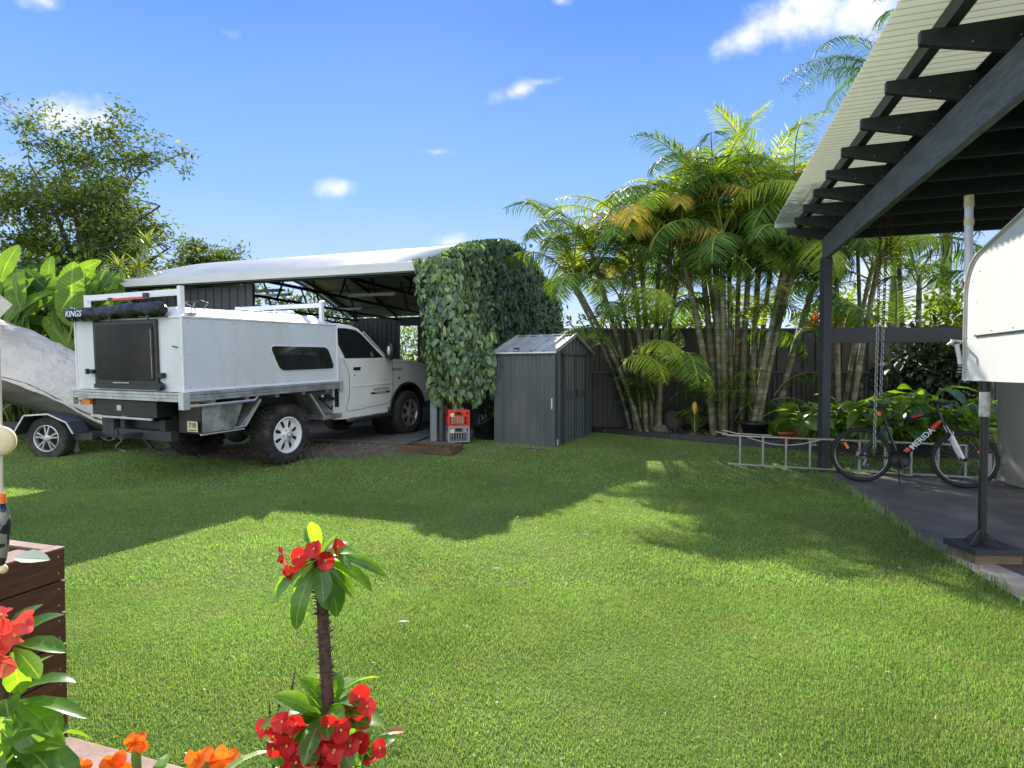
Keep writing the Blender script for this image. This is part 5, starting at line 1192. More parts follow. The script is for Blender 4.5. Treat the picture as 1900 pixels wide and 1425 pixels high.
# ------------------------------------------------------------------ palms
m_fg = LEAF('palm_leaflet_green', [(.025, .07, .018), (.06, .14, .028), (.16, .29, .045), (.04, .10, .022)], trans=.45, rough=.55, tint=(1.7, 1.5, .45), spec=.2)
m_fy = LEAF('palm_leaflet_yellow', [(.20, .37, .04), (.34, .46, .06), (.15, .30, .035), (.48, .50, .07)], trans=.55, rough=.55, tint=(1.6, 1.4, .4), spec=.2)
m_fo = LEAF('palm_leaflet_golden', [(.42, .36, .05), (.55, .42, .06), (.30, .34, .05), (.50, .30, .05)], trans=.45, rough=.45, tint=(1.4, 1.2, .5))
m_rach = M('palm_rachis', (.28, .30, .06), .45, .2, 8, bmp=0)
m_cane, nt, b = newmat('palm_cane')
v = coords(nt); sep = nt.nodes.new('ShaderNodeSeparateXYZ'); nt.links.new(v, sep.inputs[0])
gi = nt.nodes.new('ShaderNodeNewGeometry'); rp = gi.outputs['Random Per Island']
zw = math_(nt, 'ADD', sep.outputs[2], math_(nt, 'MULTIPLY', noise(nt, v, 1.1, 2), .25)); fr = math_(nt, 'FRACT', math_(nt, 'ADD', math_(nt, 'MULTIPLY', zw, math_(nt, 'ADD', 6.0, math_(nt, 'MULTIPLY', rp, 3.0))), math_(nt, 'MULTIPLY', rp, 7.0))); ring = ramp(nt, fr, [(0, (0, 0, 0)), (.10, (0, 0, 0)), (.16, (1, 1, 1)), (1, (1, 1, 1))])
n = noise(nt, v, 7, 5); n2 = noise(nt, v, 2.2, 4)
c = ramp(nt, n, [(.32, (.04, .06, .024)), (.5, (.10, .12, .055)), (.68, (.32, .33, .26))]); c = mixc(nt, ramp(nt, n2, [(.4, (0, 0, 0)), (.65, (.6, .6, .6))]), c, (.26, .19, .08))
c = mixc(nt, math_(nt, 'ADD', math_(nt, 'MULTIPLY', ring, .7), .3), (.05, .05, .03), c); nt.links.new(c, b.inputs['Base Color']); b.inputs['Roughness'].default_value = .6
bump(nt, b, n, .3, .01)
def frond_mesh(name, L_, a0, a1, nl, ll, droop, mats, seed, vup=.5, twist=0):
    rr = random.Random(seed); n = 14; pts = []; p = Vector((0, 0, 0)); ang = a0
    for i in range(n+1):
        pts.append(p.copy()); t = i/n; ang = R(a0+(a1-a0)*t**1.25); p = p+Vector((math.cos(ang), .03*math.sin(seed+3*t), math.sin(ang)))*L_/n
    nb = NB(); nb.tube(pts, [.016*(1-.8*i/n)+.002 for i in range(n+1)], 5, 1)
    pos, d, nn_, Ls, Ws, be = [], [], [], [], [], []
    for k_ in range(nl):
        s = .13+.87*(k_+.5)/nl; fi = s*n; i = min(n-1, int(fi)); q = pts[i].lerp(pts[i+1], fi-i); tg = (pts[i+1]-pts[i]).normalized()
        up = Vector((-tg.z, 0, tg.x)); 
        if up.z < 0: up = -up
        for sg in (-1, 1):
            side = Vector((0, sg, 0)); fwd = .55+.9*s**2; dd = (side*1.0+tg*fwd+up*(vup*rr.uniform(.6, 1.3)*(1-.5*s))).normalized()
            nn = (up+side*(-.5)).normalized(); tap = math.sin(PI*(.12+.80*s))**.7
            pos.append(tuple(q)); d.append(tuple(dd+Vector((rr.gauss(0, .06), rr.gauss(0, .06), rr.gauss(0, .06))))); nn_.append(tuple(nn)); Ls.append(ll*tap*rr.uniform(.85, 1.1)); Ws.append(.0215*rr.uniform(.8, 1.2)*(.6+.4*tap)); be.append(droop*rr.uniform(.6, 1.5))
    V, q = leaf_batch(np.array(pos), np.array(d), np.array(nn_), np.array(Ls), np.array(Ws), [(0, .5), (.3, 1), (.65, .8), (1, .06)], np.array(be), .0, False)
    nb.add(V, q, 0); me_o = build_np(name, np.concatenate(nb.V), np.concatenate(nb.F), mats, None, False, np.concatenate(nb.mi)); me = me_o.data; bpy.data.objects.remove(me_o); return me
FR = {}
for mi_, mt in (('g', m_fg), ('y', m_fy), ('o', m_fo)):
    FR[mi_] = [frond_mesh('frond_'+mi_, L_, a0, a1, 62, ll, dr, [mt, m_rach], i+hash(mi_) % 1, vu) for i, (L_, a0, a1, ll, dr, vu) in enumerate(
        [(1.8, 80, 35, .50, .6, .5), (2.1, 70, -20, .54, 1.0, .4), (2.1, 58, -60, .54, 1.2, .3), (1.9, 35, -80, .52, 1.3, .2), (1.7, 78, -5, .48, .9, .5), (1.6, 10, -85, .50, 1.4, .1)])]
def put_frond(root, base, az, kind, idx, s=1.0, roll=0):
    o = bpy.data.objects.new('frond', FR[kind][idx]); C.objects.link(o); o.parent = root; o.location = tuple(Vector(base)-Vector(root.location)); o.rotation_euler = (roll, 0, az); o.scale = (s, s, s); return o
def palm(label, stems, kinds='gggyygo', group='golden cane palms in the back bed', low=0, nf=9, mids=2):
    b0 = stems[0][0]; root = thing('palm_tree', label, 'palm', (b0[0], b0[1], .2), group=group)
    for si, (bs, tp, r_) in enumerate(stems):
        bs, tp = Vector((*bs, .2)), Vector(tp); mid = bs.lerp(tp, .5)+Vector((0, 0, 0)); lean = tp-bs; c1 = bs+Vector((lean.x*.2, lean.y*.2, lean.z*.4))
        pts = []; 
        for i in range(12):
            t = i/11; pts.append(bs*(1-t)**2+c1*2*t*(1-t)+tp*t*t)
        m = MB(); m.tube(pts, [r_*(1.15-.25*i/11) for i in range(12)], 10)
        # crownshaft
        dirv = (pts[-1]-pts[-2]).normalized(); m.tube([pts[-1], pts[-1]+dirv*.5], [r_*1.1, r_*.6], 10); m.build('trunk', m_cane, root, True)
        top = pts[-1]+dirv*.45; a0 = random.uniform(0, 6.28)
        for j in range(nf):
            az = a0+j*2.4+random.uniform(-.3, .3); idx = [1, 2, 4 if si % 2 else 0, 2, 1, 3, 2, 5, 1, 3][j % 10]
            kd = random.choice(kinds); kd = 'y' if idx in (0, 4) and kd == 'g' else 'y' if kd == 'o' and idx in (0, 1, 4) and random.random() < .7 else kd; put_frond(root, top-dirv*.05*j, az, kd, idx, random.uniform(.85, 1.12), random.uniform(-.25, .25))
        for _ in range(mids):
            q_ = pts[random.choice([6, 7, 8, 9])]; put_frond(root, q_+Vector((random.uniform(-.25, .25), random.uniform(-.3, .1), 0)), random.uniform(0, 6.28), random.choice('ggy'), random.choice([2, 1, 2, 3]), random.uniform(.75, 1.0))
        for _ in range(low):
            if random.random() < .6: put_frond(root, bs+Vector((random.uniform(-.1, .1), 0, random.uniform(.2, .8))), random.uniform(0, 6.28), 'g', random.choice([1, 2, 4]), random.uniform(.45, .7))
    return root
def st_(bx, by, BY, tx, ty, TY, r_=.05):
    b_ = P(bx, by, BY); t_ = P(tx, ty, TY); return ((b_.x, BY), (t_.x, TY, t_.z), r_)
palm('leftmost golden cane palm clump, leaning toward the garden shed', [st_(1188, 772, 11.0, 1085, 560, 11.0, .045), st_(1180, 770, 11.1, 1115, 525, 11.2, .04), st_(1196, 772, 11.2, 1160, 590, 11.3, .035), st_(1170, 775, 11.3, 1070, 545, 11.6, .035)], 'gggggyo', low=1, nf=6)
palm('second palm clump from the shed, slim upright stems before the fence', [st_(1200, 768, 10.9, 1176, 520, 11.0, .045), st_(1210, 770, 11.0, 1192, 520, 11.1, .05), st_(1222, 768, 10.8, 1244, 470, 10.9, .05), st_(1214, 772, 11.1, 1222, 490, 11.3, .045), st_(1216, 770, 11.0, 1250, 560, 11.0, .035)], 'gggyyoo', low=1, nf=7, mids=1)
palm('tall middle palm clump with pale ringed stems and yellowed crown', [st_(1325, 775, 10.4, 1268, 480, 10.5, .06), st_(1330, 778, 10.6, 1300, 470, 10.8, .055), st_(1338, 778, 10.5, 1325, 420, 10.6, .06), st_(1345, 775, 10.4, 1340, 470, 10.3, .055), st_(1350, 776, 10.7, 1296, 395, 11.0, .05), st_(1356, 770, 10.6, 1353, 500, 10.6, .045)], 'gggyyoo', low=1, nf=8, mids=1)
palm('palm clump right of the tall middle one, straight brown-ringed stems', [st_(1363, 765, 10.8, 1372, 470, 10.9, .045), st_(1374, 765, 10.7, 1392, 450, 10.8, .055), st_(1392, 765, 10.8, 1414, 400, 10.9, .055), st_(1398, 765, 10.9, 1440, 430, 11.2, .045)], 'ggyygo', low=1, nf=8, mids=1)
palm('palm clump with two thick stems leaning right toward the patio post', [st_(1398, 798, 10.0, 1448, 540, 10.0, .055), st_(1404, 798, 10.0, 1480, 470, 10.2, .06), st_(1440, 760, 10.6, 1500, 560, 10.9, .06), st_(1404, 790, 10.3, 1466, 440, 10.6, .05)], 'ggggy', low=2, nf=8, mids=1)
palm('palm clump behind the patio post, stems showing under the cross rail', [st_(1556, 770, 10.2, 1552, 500, 10.3, .04), st_(1562, 770, 10.6, 1608, 540, 10.0, .038), st_(1578, 772, 10.3, 1628, 500, 10.2, .048), st_(1600, 772, 10.8, 1590, 430, 10.8, .036)], 'gggggy', low=0, nf=7, mids=0)
palm('palm with arching dark fronds seen beneath the patio roof', [st_(1700, 780, 10.8, 1705, 560, 10.8, .05), st_(1680, 780, 11.0, 1665, 450, 11.2, .05)], 'gggg', low=0, nf=7, mids=1)
# tall feather palm rising behind the patio roof
FRT = [frond_mesh('long_frond', 3.4, 62, -55, 64, .75, 1.5, [m_fg, m_rach], 21+i, .25) for i in range(2)]
for tp, hh, lab in ((P(1660, 175, 13.2), 0, 'tall feather palm rising above the patio roof edge'), (P(1760, -60, 13.5), 1, 'taller feather palm mostly hidden behind the patio roof')):
    rt_ = thing('feather_palm', lab, 'palm', (tp.x, tp.y, .2)); m = MB(); m.tube([(tp.x, tp.y, .2), (tp.x+.1, tp.y, tp.z*.5), (tp.x, tp.y, tp.z)], [.13, .11, .09], 12); m.build('trunk', m_cane, rt_, True)
    for j in range(11):
        az = [3.0, 3.5, 2.5, 0, 1, 5.4, 4.1, 1.8, 2.8, 4.8, .5][j]; o = bpy.data.objects.new('frond', FRT[j % 2]); C.objects.link(o); o.parent = rt_; o.location = (0, 0, tp.z-.2); o.rotation_euler = (0, 0, az); s = random.uniform(.75, .95); o.scale = (s, s, s)
# ------------------------------------------------------------------ trees
m_tree = LEAF('tree_leaf', [(.03, .065, .02), (.055, .11, .03), (.13, .21, .05), (.045, .09, .028), (.28, .32, .08)], trans=.4, rough=.7, tint=(1.6, 1.4, .5), spec=.1)
def tree(label, base, targets, leafn, lsize, cl_r, tr_r, group=None, mat=None, seed=1, name='shade_tree'):
    rr = random.Random(seed); rt_ = thing(name, label, 'tree', tuple(base), group=group); m = MB(); tips = []
    bz = Vector(base)
    def limb(p, q, r0, r1, depth):
        n = 5; pts = [p]; d = q-p; L_ = d.length; off = Vector((rr.gauss(0, .07), rr.gauss(0, .07), 0))*L_
        for i in range(1, n+1):
            t = i/n; pts.append(p+d*t+off*math.sin(PI*t)+Vector((0, 0, .06*L_*math.sin(PI*t))))
        m.tube(pts, [r0+(r1-r0)*i/n for i in range(n+1)], 7 if depth < 1 else 5, cap=False)
        if depth >= 2: tips.extend([pts[3], pts[4], pts[5]]); return
        nsub = 6 if depth == 0 else 5
        for k_ in range(nsub):
            t = rr.uniform(.35, 1) if k_ else 1; i = min(n-1, int(t*n)); s_ = pts[i].lerp(pts[i+1], t*n-i) if i < n else pts[n]
            dv = Vector((rr.gauss(0, 1), rr.gauss(0, 1), rr.gauss(.25, .5))).normalized()*(.33*L_ if depth == 0 else .5*L_)*rr.uniform(.6, 1.1)+d.normalized()*L_*.1
            limb(s_, s_+dv, max(r1*.7, .012), .01 if depth else .02, depth+1)
    for tg in targets:
        tgp = Vector(tg[:3]); st0 = bz.lerp(Vector((bz.x, bz.y, tgp.z)), tg[3]) if len(tg) > 3 else bz+Vector((0, 0, 2))
        limb(st0, tgp, tr_r*.5, .04, 0)
    zt_ = max(t[2] for t in targets); m.tube([bz, bz+Vector((.1, 0, (zt_-bz.z)*.4)), bz+Vector((0, 0, (zt_-bz.z)*.75))], [tr_r, tr_r*.7, tr_r*.3], 10); m.build('trunk', m_bark, rt_, True)
    tips_ = np.array([tuple(t) for t in tips]); rg = np.random.default_rng(seed)
    # clusters of leaves round twig ends
    per = max(1, leafn//len(tips_)); ce = np.repeat(tips_, per, 0); N = len(ce)
    sc_ = np.repeat(rg.uniform(.5, 1.3, len(tips_)), per)[:, None]
    pos = ce+np.clip(rg.normal(0, 1, (N, 3)), -1.8, 1.8)*np.array([cl_r, cl_r, cl_r*.6])*sc_
    d = rg.normal(0, 1, (N, 3))*[1, 1, .5]+[0, 0, -.15]; n_ = rg.normal(0, .6, (N, 3))+[0, 0, 1]
    V, q = leaf_batch(pos, d, n_, lsize*(.6+.8*rg.random(N)), lsize*.42*(.6+.7*rg.random(N)), [(0, .2), (.4, 1), (1, .05)], .4, 0, False)
    build_np('crown', V, q, mat or m_tree, rt_); return rt_
TY = 27.0
def tp_(px, py, f_=.3, dy=0): p = P(px*.9, py+62, TY+dy); return (p.x, p.y, p.z, f_)
tree('large spreading tree with sparse olive foliage behind the broad-leaved plants', (P(165, 700, TY).x, TY, 0), [tp_(60, 240, .35), tp_(125, 225, .5, 1), tp_(170, 250, .55, -1), tp_(15, 330, .3, 1), tp_(225, 270, .45), tp_(290, 260, .4, 1), tp_(330, 320, .35, -1), tp_(345, 400, .25), tp_(10, 400, .2, -2), tp_(90, 330, .4, -2), tp_(250, 380, .3, 2), tp_(320, 450, .2, 1), tp_(60, 470, .15, -1), tp_(200, 350, .4, 2), tp_(150, 420, .25, -2), tp_(-60, 360, .3, 0), tp_(240, 470, .15, -1), tp_(120, 500, .12, 1)], 30000, .24, .38, .34, seed=4)
TY = 33.0
def tp_(px, py, f_=.3, dy=0): p = P(px, py+36, TY+dy); return (p.x, p.y, p.z, f_)
tree('small rounded tree beyond the carport roof', (P(360, 690, TY).x, TY, 0), [tp_(340, 475, .3), tp_(365, 466, .4), tp_(400, 478, .3), tp_(425, 488, .25), tp_(350, 500, .2), tp_(390, 500, .2)], 14000, .26, .42, .2, seed=9)
m_bush = LEAF('shrub_leaf', [(.03, .06, .018), (.06, .11, .025), (.10, .17, .03), (.045, .085, .02)], trans=.35, rough=.6, tint=(1.6, 1.45, .4), spec=.2)
m_bushd = LEAF('dark_shrub_leaf', [(.012, .026, .012), (.03, .055, .02), (.02, .04, .018), (.05, .09, .025)], trans=.2, rough=.5, spec=.3)
m_bushl = LEAF('light_shrub_leaf', [(.10, .2, .02), (.18, .3, .03), (.26, .36, .04), (.08, .16, .02)], trans=.5, rough=.55, tint=(1.5, 1.35, .4), spec=.2)
def bush(label, c, rad, n, size, mat, seed=0, name='shrub', group=None, stems=5, z0=.1, prof=OVAL, asp=.5):
    rg = np.random.default_rng(seed); t = thing(name, label, 'shrub', (c[0], c[1], z0), group=group)
    u = rg.normal(0, 1, (n, 3)); u /= np.linalg.norm(u, axis=1, keepdims=True); r_ = rg.random(n)**.45
    lob = 1+.22*np.sin(u[:, 0]*5+seed)*np.sin(u[:, 2]*4+seed*2)+.12*np.sin(u[:, 1]*9)
    pos = np.array(c)+u*r_[:, None]*lob[:, None]*np.array(rad); pos[:, 2] = np.maximum(pos[:, 2], z0+.03)
    V, q = leaf_batch(pos, u+rg.normal(0, .6, (n, 3))+[0, 0, -.1], rg.normal(0, .5, (n, 3))+[0, 0, 1]+u*.3, size*(.6+.8*rg.random(n)), size*asp*(.6+.8*rg.random(n)), prof, .5, .15)
    build_np('foliage', V, q, mat, t); m = MB()
    for i in range(stems):
        a = 6.28*i/stems; m.tube([(c[0]+.05*math.cos(a), c[1]+.05*math.sin(a), z0), (c[0]+rad[0]*.3*math.cos(a), c[1]+rad[1]*.3*math.sin(a), (z0+c[2])/2), (c[0]+rad[0]*.55*math.cos(a), c[1]+rad[1]*.55*math.sin(a), c[2]+rad[2]*.4)], [.03, .02, .008], 6)
    m.build('stem', m_bark, t, True); return t
def PB(px, py, Y): p = P(px, py, Y); return (p.x, p.y, p.z)
bush('dark dense hedge filling the gap left of the big tree trunk', PB(-60, 600, 19), (3.2, 1.5, 2.0), 5000, .22, m_bush, 1)
bush('dark hedge directly below the big tree crown', PB(120, 600, 18), (3.0, 1.5, 1.8), 6000, .2, m_bush, 2)
bush('dark hedge between the dracaena and the carport end', PB(255, 610, 17), (1.7, 1.2, 1.5), 4500, .2, m_bush, 3)
bush('green shrub seen through the opening in the carport back wall', PB(772, 650, 21.5), (1.5, .8, 2.0), 3500, .13, m_bushl, 4)
bush('sunlit shrub seen through the gable gap of the carport', PB(560, 600, 26), (4.2, 1.2, 1.7), 5000, .2, m_bush, 5)
bush('bright shrub right of the vine, behind the first palms', PB(1145, 640, 12.8), (1.3, .6, .9), 1800, .14, m_bush, 6)
bush('light yellow-green shrub beyond the fence behind the tall palms', PB(1300, 600, 14.5), (1.9, .7, .8), 2200, .14, m_bushl, 7)
bush('bright leafy shrub above the fence next to the camper', PB(1765, 600, 11.6), (.75, .5, .85), 1500, .13, m_bushl, 8, z0=.2)
bush('dark leafy shrub against the fence below the cross rail', PB(1735, 690, 10.4), (.95, .5, .85), 1900, .15, m_bushd, 9, z0=.2)
bush('shrub beyond the fence behind the patio post', PB(1570, 590, 13.5), (1.3, .5, .6), 1300, .14, m_bushl, 10)
# cordylines: red leafed above the fence, green dracaena at the left
m_cord = LEAF('red_cordyline_leaf', [(.45, .04, .03), (.6, .10, .04), (.3, .03, .03), (.55, .2, .06)], trans=.45, rough=.4, tint=(1.3, .9, .6))
def rosette(nb, c, n, L_, W_, el0, el1, rg, bend=.8, prof=BLADE, mi=0, up=(0, 0, 1)):
    a = rg.random(n)*2*PI; e = R(el0)+(R(el1)-R(el0))*rg.random(n); d = np.stack([np.cos(a)*np.cos(e), np.sin(a)*np.cos(e), np.sin(e)], 1)
    nn_ = np.stack([-np.cos(a)*np.sin(e), -np.sin(a)*np.sin(e), np.cos(e)], 1)
    V, q = leaf_batch(np.array(c)+rg.normal(0, .01, (n, 3)), d, nn_, L_*(.7+.5*rg.random(n)), W_*(.8+.4*rg.random(n)), prof, bend*(.6+.8*rg.random(n)), .2); nb.add(V, q, mi)
rg = np.random.default_rng(5)
for (px, py, Y, lab) in ((1512, 596, 12.4, 'red-leaved cordyline above the fence left of the patio post'), (1555, 602, 12.6, 'red-leaved cordyline just right of the patio post'), (1590, 600, 12.8, 'red-leaved cordyline further right along the fence top')):
    c = P(px, py, Y); t = thing('red_cordyline', lab, 'cordyline', (c.x, c.y, .1), group='red cordylines behind the fence'); nb = NB(); rosette(nb, tuple(c-Z3*.1), 26, .42, .075, 10, 85, rg); nb.build('leaves', m_cord, t)
    m = MB(); m.tube([(c.x, c.y, .1), (c.x, c.y, c.z-.1)], .025, 8); m.build('stem', m_bark, t, True)
m_drac = LEAF('dracaena_leaf', [(.16, .24, .04), (.28, .34, .06), (.1, .18, .03)], trans=.4, tint=(1.4, 1.3, .5))
DR = thing('dracaena', 'spiky dracaena with forked pale stems between the hedge and carport', 'dracaena', tuple(G(235, 720)*1.0)); DR.location = (P(228, 600, 12.6).x, 12.6, .15)
nb = NB(); heads = [(222, 498), (272, 455), (245, 520), (205, 545), (258, 500)]
for (px, py) in heads: rosette(nb, PB(px, py, 12.6), 34, .5, .04, 0, 88, rg, 1.0)
nb.build('leaves', m_drac, DR); m = MB(); j0 = P(222, 570, 12.6)
for (px, py) in heads: m.tube([j0, P(px, py, 12.6).lerp(j0, .4)+Vector((.05, 0, 0)), P(px, py, 12.6)], [.035, .03, .02], 8)
m.tube([DR.location, j0], [.06, .04], 8); m.build('stem', m_pipe, DR, True)
# ------------------------------------------------------------------ broad-leaved (heliconia) plants
m_heli = LEAF('broad_leaf', [(.08, .18, .02), (.13, .26, .025), (.18, .33, .03), (.05, .12, .018)], trans=.55, rough=.4, tint=(1.45, 1.35, .35), nscale=4, veins=16, spec=.3)
LAM = [(0, .25), (.06, .62), (.18, .92), (.35, 1), (.55, .98), (.75, .85), (.88, .6), (.96, .3), (1, .04)]
def heliconia(label, px, Y, leaves, seed):
    rg = np.random.default_rng(seed); b_ = P(px, 700, Y); root = thing('broad_leaf_plant', label, 'heliconia', (b_.x, b_.y, gz(0, Y)), group='broad-leaved plants behind the boat')
    m = MB(); nb = NB()
    for (lx, ly, L_, ang, face) in leaves:
        p = P(lx, ly, Y+rg.uniform(-.4, .4)); d = Vector((math.cos(R(ang)), rg.uniform(-.25, .25), math.sin(R(ang)))).normalized(); p0 = p-d*L_*.5
        n_ = Vector((rg.normal(0, .25), -face, .55 if face < .9 else .2))
        V, q = leaf_batch(np.array([tuple(p0)]), np.array([tuple(d)]), np.array([tuple(n_)]), L_, L_*rg.uniform(.30, .38), LAM, rg.uniform(.2, .9), .22); nb.add(V, q)
        g0 = Vector((b_.x+rg.uniform(-.25, .25), b_.y, .12)); m.tube([g0, Vector((g0.x*.6+p0.x*.4, p0.y, .12+(p0.z-.12)*.6)), p0, p0+d*L_*.45], [.028, .022, .014, .005], 6)
    nb.build('leaves', m_heli, root, True); m.build('petiole', m_fork if False else M_pet, root, True)
M_pet = M('petiole_green', (.16, .25, .05), .5, .15, 8, bmp=0)
H_ = [('broad-leaved plant at the far left, tallest leaves beside the tarp peak', 8, [(8, 490, 1.0, 80, .9), (20, 520, 1.1, 110, .8), (-15, 560, 1.1, 95, .9), (35, 560, 1.0, 60, .8), (5, 620, .9, 75, .9), (50, 590, 1.0, 118, .7)]),
      ('broad-leaved plant second from the left with large upright dark leaves', 48, [(45, 530, 1.0, 100, .9), (60, 545, 1.0, 70, .8), (30, 600, 1.25, 112, 1), (58, 620, 1.1, 105, 1), (75, 560, .9, 40, .6), (20, 640, .9, 90, .9)]),
      ('broad-leaved plant third from the left with one tall rounded leaf tip', 90, [(82, 510, 1.15, 108, 1), (95, 545, 1.0, 60, .7), (70, 590, .9, 150, .5), (92, 600, 1.0, 100, .9), (110, 560, .9, 30, .6), (85, 640, .85, 70, .9)]),
      ('broad-leaved plant fourth from the left, glowing yellow-green leaf in front', 125, [(130, 540, 1.3, 98, 1), (112, 520, .7, 20, .6), (140, 575, 1.0, 85, .8), (105, 615, .95, 130, .8), (125, 640, .9, 45, .8), (95, 655, .85, 62, .9)]),
      ('broad-leaved plant nearest the truck box with short round leaf high up', 155, [(155, 497, .65, 30, .9), (150, 520, .8, 65, .8), (142, 600, 1.2, 35, .7), (130, 660, .8, 70, 1), (145, 690, .9, 30, .8), (165, 560, .9, 80, .8), (135, 620, 1, 100, .8)]),
      ('broad-leaved plant with torn square-ended leaves above the truck rack', 185, [(180, 520, .9, 95, 1), (195, 545, .95, 80, .9), (170, 580, .8, 60, .8), (185, 590, .9, 75, .9), (160, 640, .9, 95, .9)]),
      ('low broad-leaved plant low down between tarp and truck', 132, [(98, 650, .8, 68, 1), (140, 665, .85, 60, .9), (120, 690, .9, 25, .8), (148, 650, .8, 50, .8), (60, 650, .8, 15, .7), (40, 665, .8, 80, .9)]),
      ('broad-leaved plant between the first two, half in shadow', 28, [(15, 580, 1.0, 80, .9), (40, 640, 1.0, 100, .9), (65, 600, .9, 60, .8), (-5, 650, .9, 95, .9), (30, 550, .9, 30, .6)])]
for i, (lab, px, lv) in enumerate(H_):
    for k_ in range(9): lv.append((px+random.uniform(-45, 50), random.uniform(520, 690), random.uniform(.6, 1.05), random.uniform(20, 160), random.uniform(.2, 1)))
    heliconia(lab, px, 10.9+.25*(i % 3), lv, 50+i)
# extra filler leaves behind, as one dark mass of the same plants
bush('shaded lower growth under the broad-leaved plants', PB(90, 660, 12.0), (2.2, .6, 1.1), 700, .5, m_bush, 12, asp=.34)
# ------------------------------------------------------------------ bed plants
def strap(label, px, py, n, L_, W_, mat, el=(15, 85), bend=1.0, name='strap_plant', cat='plant', group=None, Y=None, zb=.21):
    g = G(px, py, zb); rgx = np.random.default_rng(int(px)); t = thing(name, label, cat, tuple(g), group=group); nb = NB(); rosette(nb, tuple(g+Z3*.02), n, L_, W_, el[0], el[1], rgx, bend); nb.build('leaves', mat, t); return t, g
strap('dusty blue-green spiky plant at the left end of the palm bed', 1152, 772, 90, .75, .02, M('blue_spiky', (.06, .13, .12), .5, .2), (0, 85), .6, 'spiky_plant')
strap('arching grassy plant at the foot of the second palm clump', 1200, 782, 50, .6, .02, m_fg, (20, 85), 1.3, 'grassy_plant')
strap('thin strappy plant near the shed corner of the bed', 1178, 785, 40, .5, .025, m_bush, (20, 80), 1.2, 'grassy_plant')
strap('low pale tuft in front of the leftmost palms', 1210, 795, 26, .3, .03, m_bushl, (10, 70), 1.0, 'grassy_plant')
def leafy(label, c, n, L_, W_, mat, seed, h=.3, spread=.3, prof=OVAL, name='leafy_plant', group=None, bend=.8, zb=.21, tilt=.6):
    rgx = np.random.default_rng(seed); t = thing(name, label, 'plant', (c[0], c[1], zb), group=group); nb = NB(); m = MB()
    a = rgx.random(n)*2*PI; r_ = spread*rgx.random(n)**.5; hz = h*(.35+.75*rgx.random(n)); pos = np.stack([c[0]+np.cos(a)*r_, c[1]+np.sin(a)*r_, zb+hz], 1)
    d = np.stack([np.cos(a), np.sin(a), tilt*rgx.normal(.2, .4, n)], 1); nn_ = np.stack([-np.cos(a)*.3, -np.sin(a)*.3, np.ones(n)], 1)+rgx.normal(0, .35, (n, 3))
    V, q = leaf_batch(pos, d, nn_, L_*(.6+.7*rgx.random(n)), W_*(.6+.7*rgx.random(n)), prof, bend, .25); nb.add(V, q); nb.build('leaves', mat, t, True)
    for p in pos[:40]: m.tube([(c[0]+(p[0]-c[0])*.15, c[1]+(p[1]-c[1])*.15, zb), ((c[0]+p[0])/2, (c[1]+p[1])/2, zb+(p[2]-zb)*.65), tuple(p)], .006, 5)
    m.build('stem', M_pet, t, True); return t
def gg(px, py): g = G(px, py, .21); return (g.x, g.y)
leafy('bright drooping-leaf plant catching sun in the middle of the palm bed', gg(1290, 800), 46, .2, .06, m_bushl, 1, .45, .22, LEAFS)
leafy('pale broad leaf plant behind the bed rock', gg(1258, 780), 16, .3, .1, m_fg, 2, .4, .25)
leafy('small dark ground plant beside the bed rock', gg(1232, 790), 30, .16, .06, m_bush, 3, .25, .3)
leafy('dark grassy clump under the middle palms', gg(1350, 795), 90, .3, .04, m_bush, 4, .45, .4, BLADE)
leafy('dark fern-like clump left of the black pot', gg(1375, 800), 80, .28, .04, m_bush, 5, .4, .35, BLADE)
leafy('dark plant at the base of the tall middle palms', gg(1318, 780), 60, .22, .05, m_bush, 6, .35, .35, BLADE)
leafy('sunlit grassy plant right of the black pot', gg(1432, 812), 80, .22, .03, m_bushl, 7, .28, .3, BLADE)
leafy('sunlit strappy plant before the terracotta trough', gg(1462, 812), 80, .22, .03, m_bushl, 8, .25, .35, BLADE)
leafy('grassy plant just left of the patio post', gg(1500, 800), 60, .25, .035, m_bush, 9, .35, .3, BLADE)
m_bigl = LEAF('large_lily_leaf', [(.07, .15, .02), (.12, .25, .03), (.22, .38, .05), (.05, .12, .02)], trans=.5, rough=.3, tint=(1.6, 1.5, .35), spec=.6, nscale=5, veins=9)
BL = [('large glossy leaf plant immediately right of the patio post', 1560, 775, 9.2), ('large glossy leaf plant behind the bicycle saddle', 1612, 770, 9.0), ('large pale-leaved plant above the bicycle crossbar', 1680, 760, 8.9), ('large leaf plant behind the bicycle handlebar', 1735, 765, 9.0), ('large leaf plant tucked beside the camper jack', 1785, 770, 9.1), ('glossy plant left of the patio post near the trough', 1492, 775, 9.3), ('tall broad leaf plant rising above the others behind the crossbar', 1700, 745, 9.4), ('shaded broad leaf plant under the dark shrub', 1645, 765, 9.5)]
for i, (lab, px, py, Y) in enumerate(BL):
    p = P(px, py, Y); leafy(lab, (p.x, Y-.12), 34, .46, .2, m_bigl, 30+i, max(.5, p.z-.05), .38, OVAL, group='glossy broad-leaved plants behind the bicycle', bend=1.0, tilt=.9)
for i, (px, py, lab) in enumerate(((1575, 825, 'bright ground cover under the left end of the glossy plants'), (1640, 828, 'bright ground cover seen through the bicycle frame'), (1705, 830, 'bright ground cover behind the bicycle down tube'), (1760, 832, 'bright ground cover behind the front wheel'), (1800, 836, 'ground cover at the foot of the water tank'))):
    g = G(px, py, .21); g.y = max(g.y, 8.75); leafy(lab, (g.x, g.y+.1), 130, .2, .028, m_bushl if i % 2 == 0 else m_drac, 60+i, .3, .42, BLADE, name='ground_cover_plant')
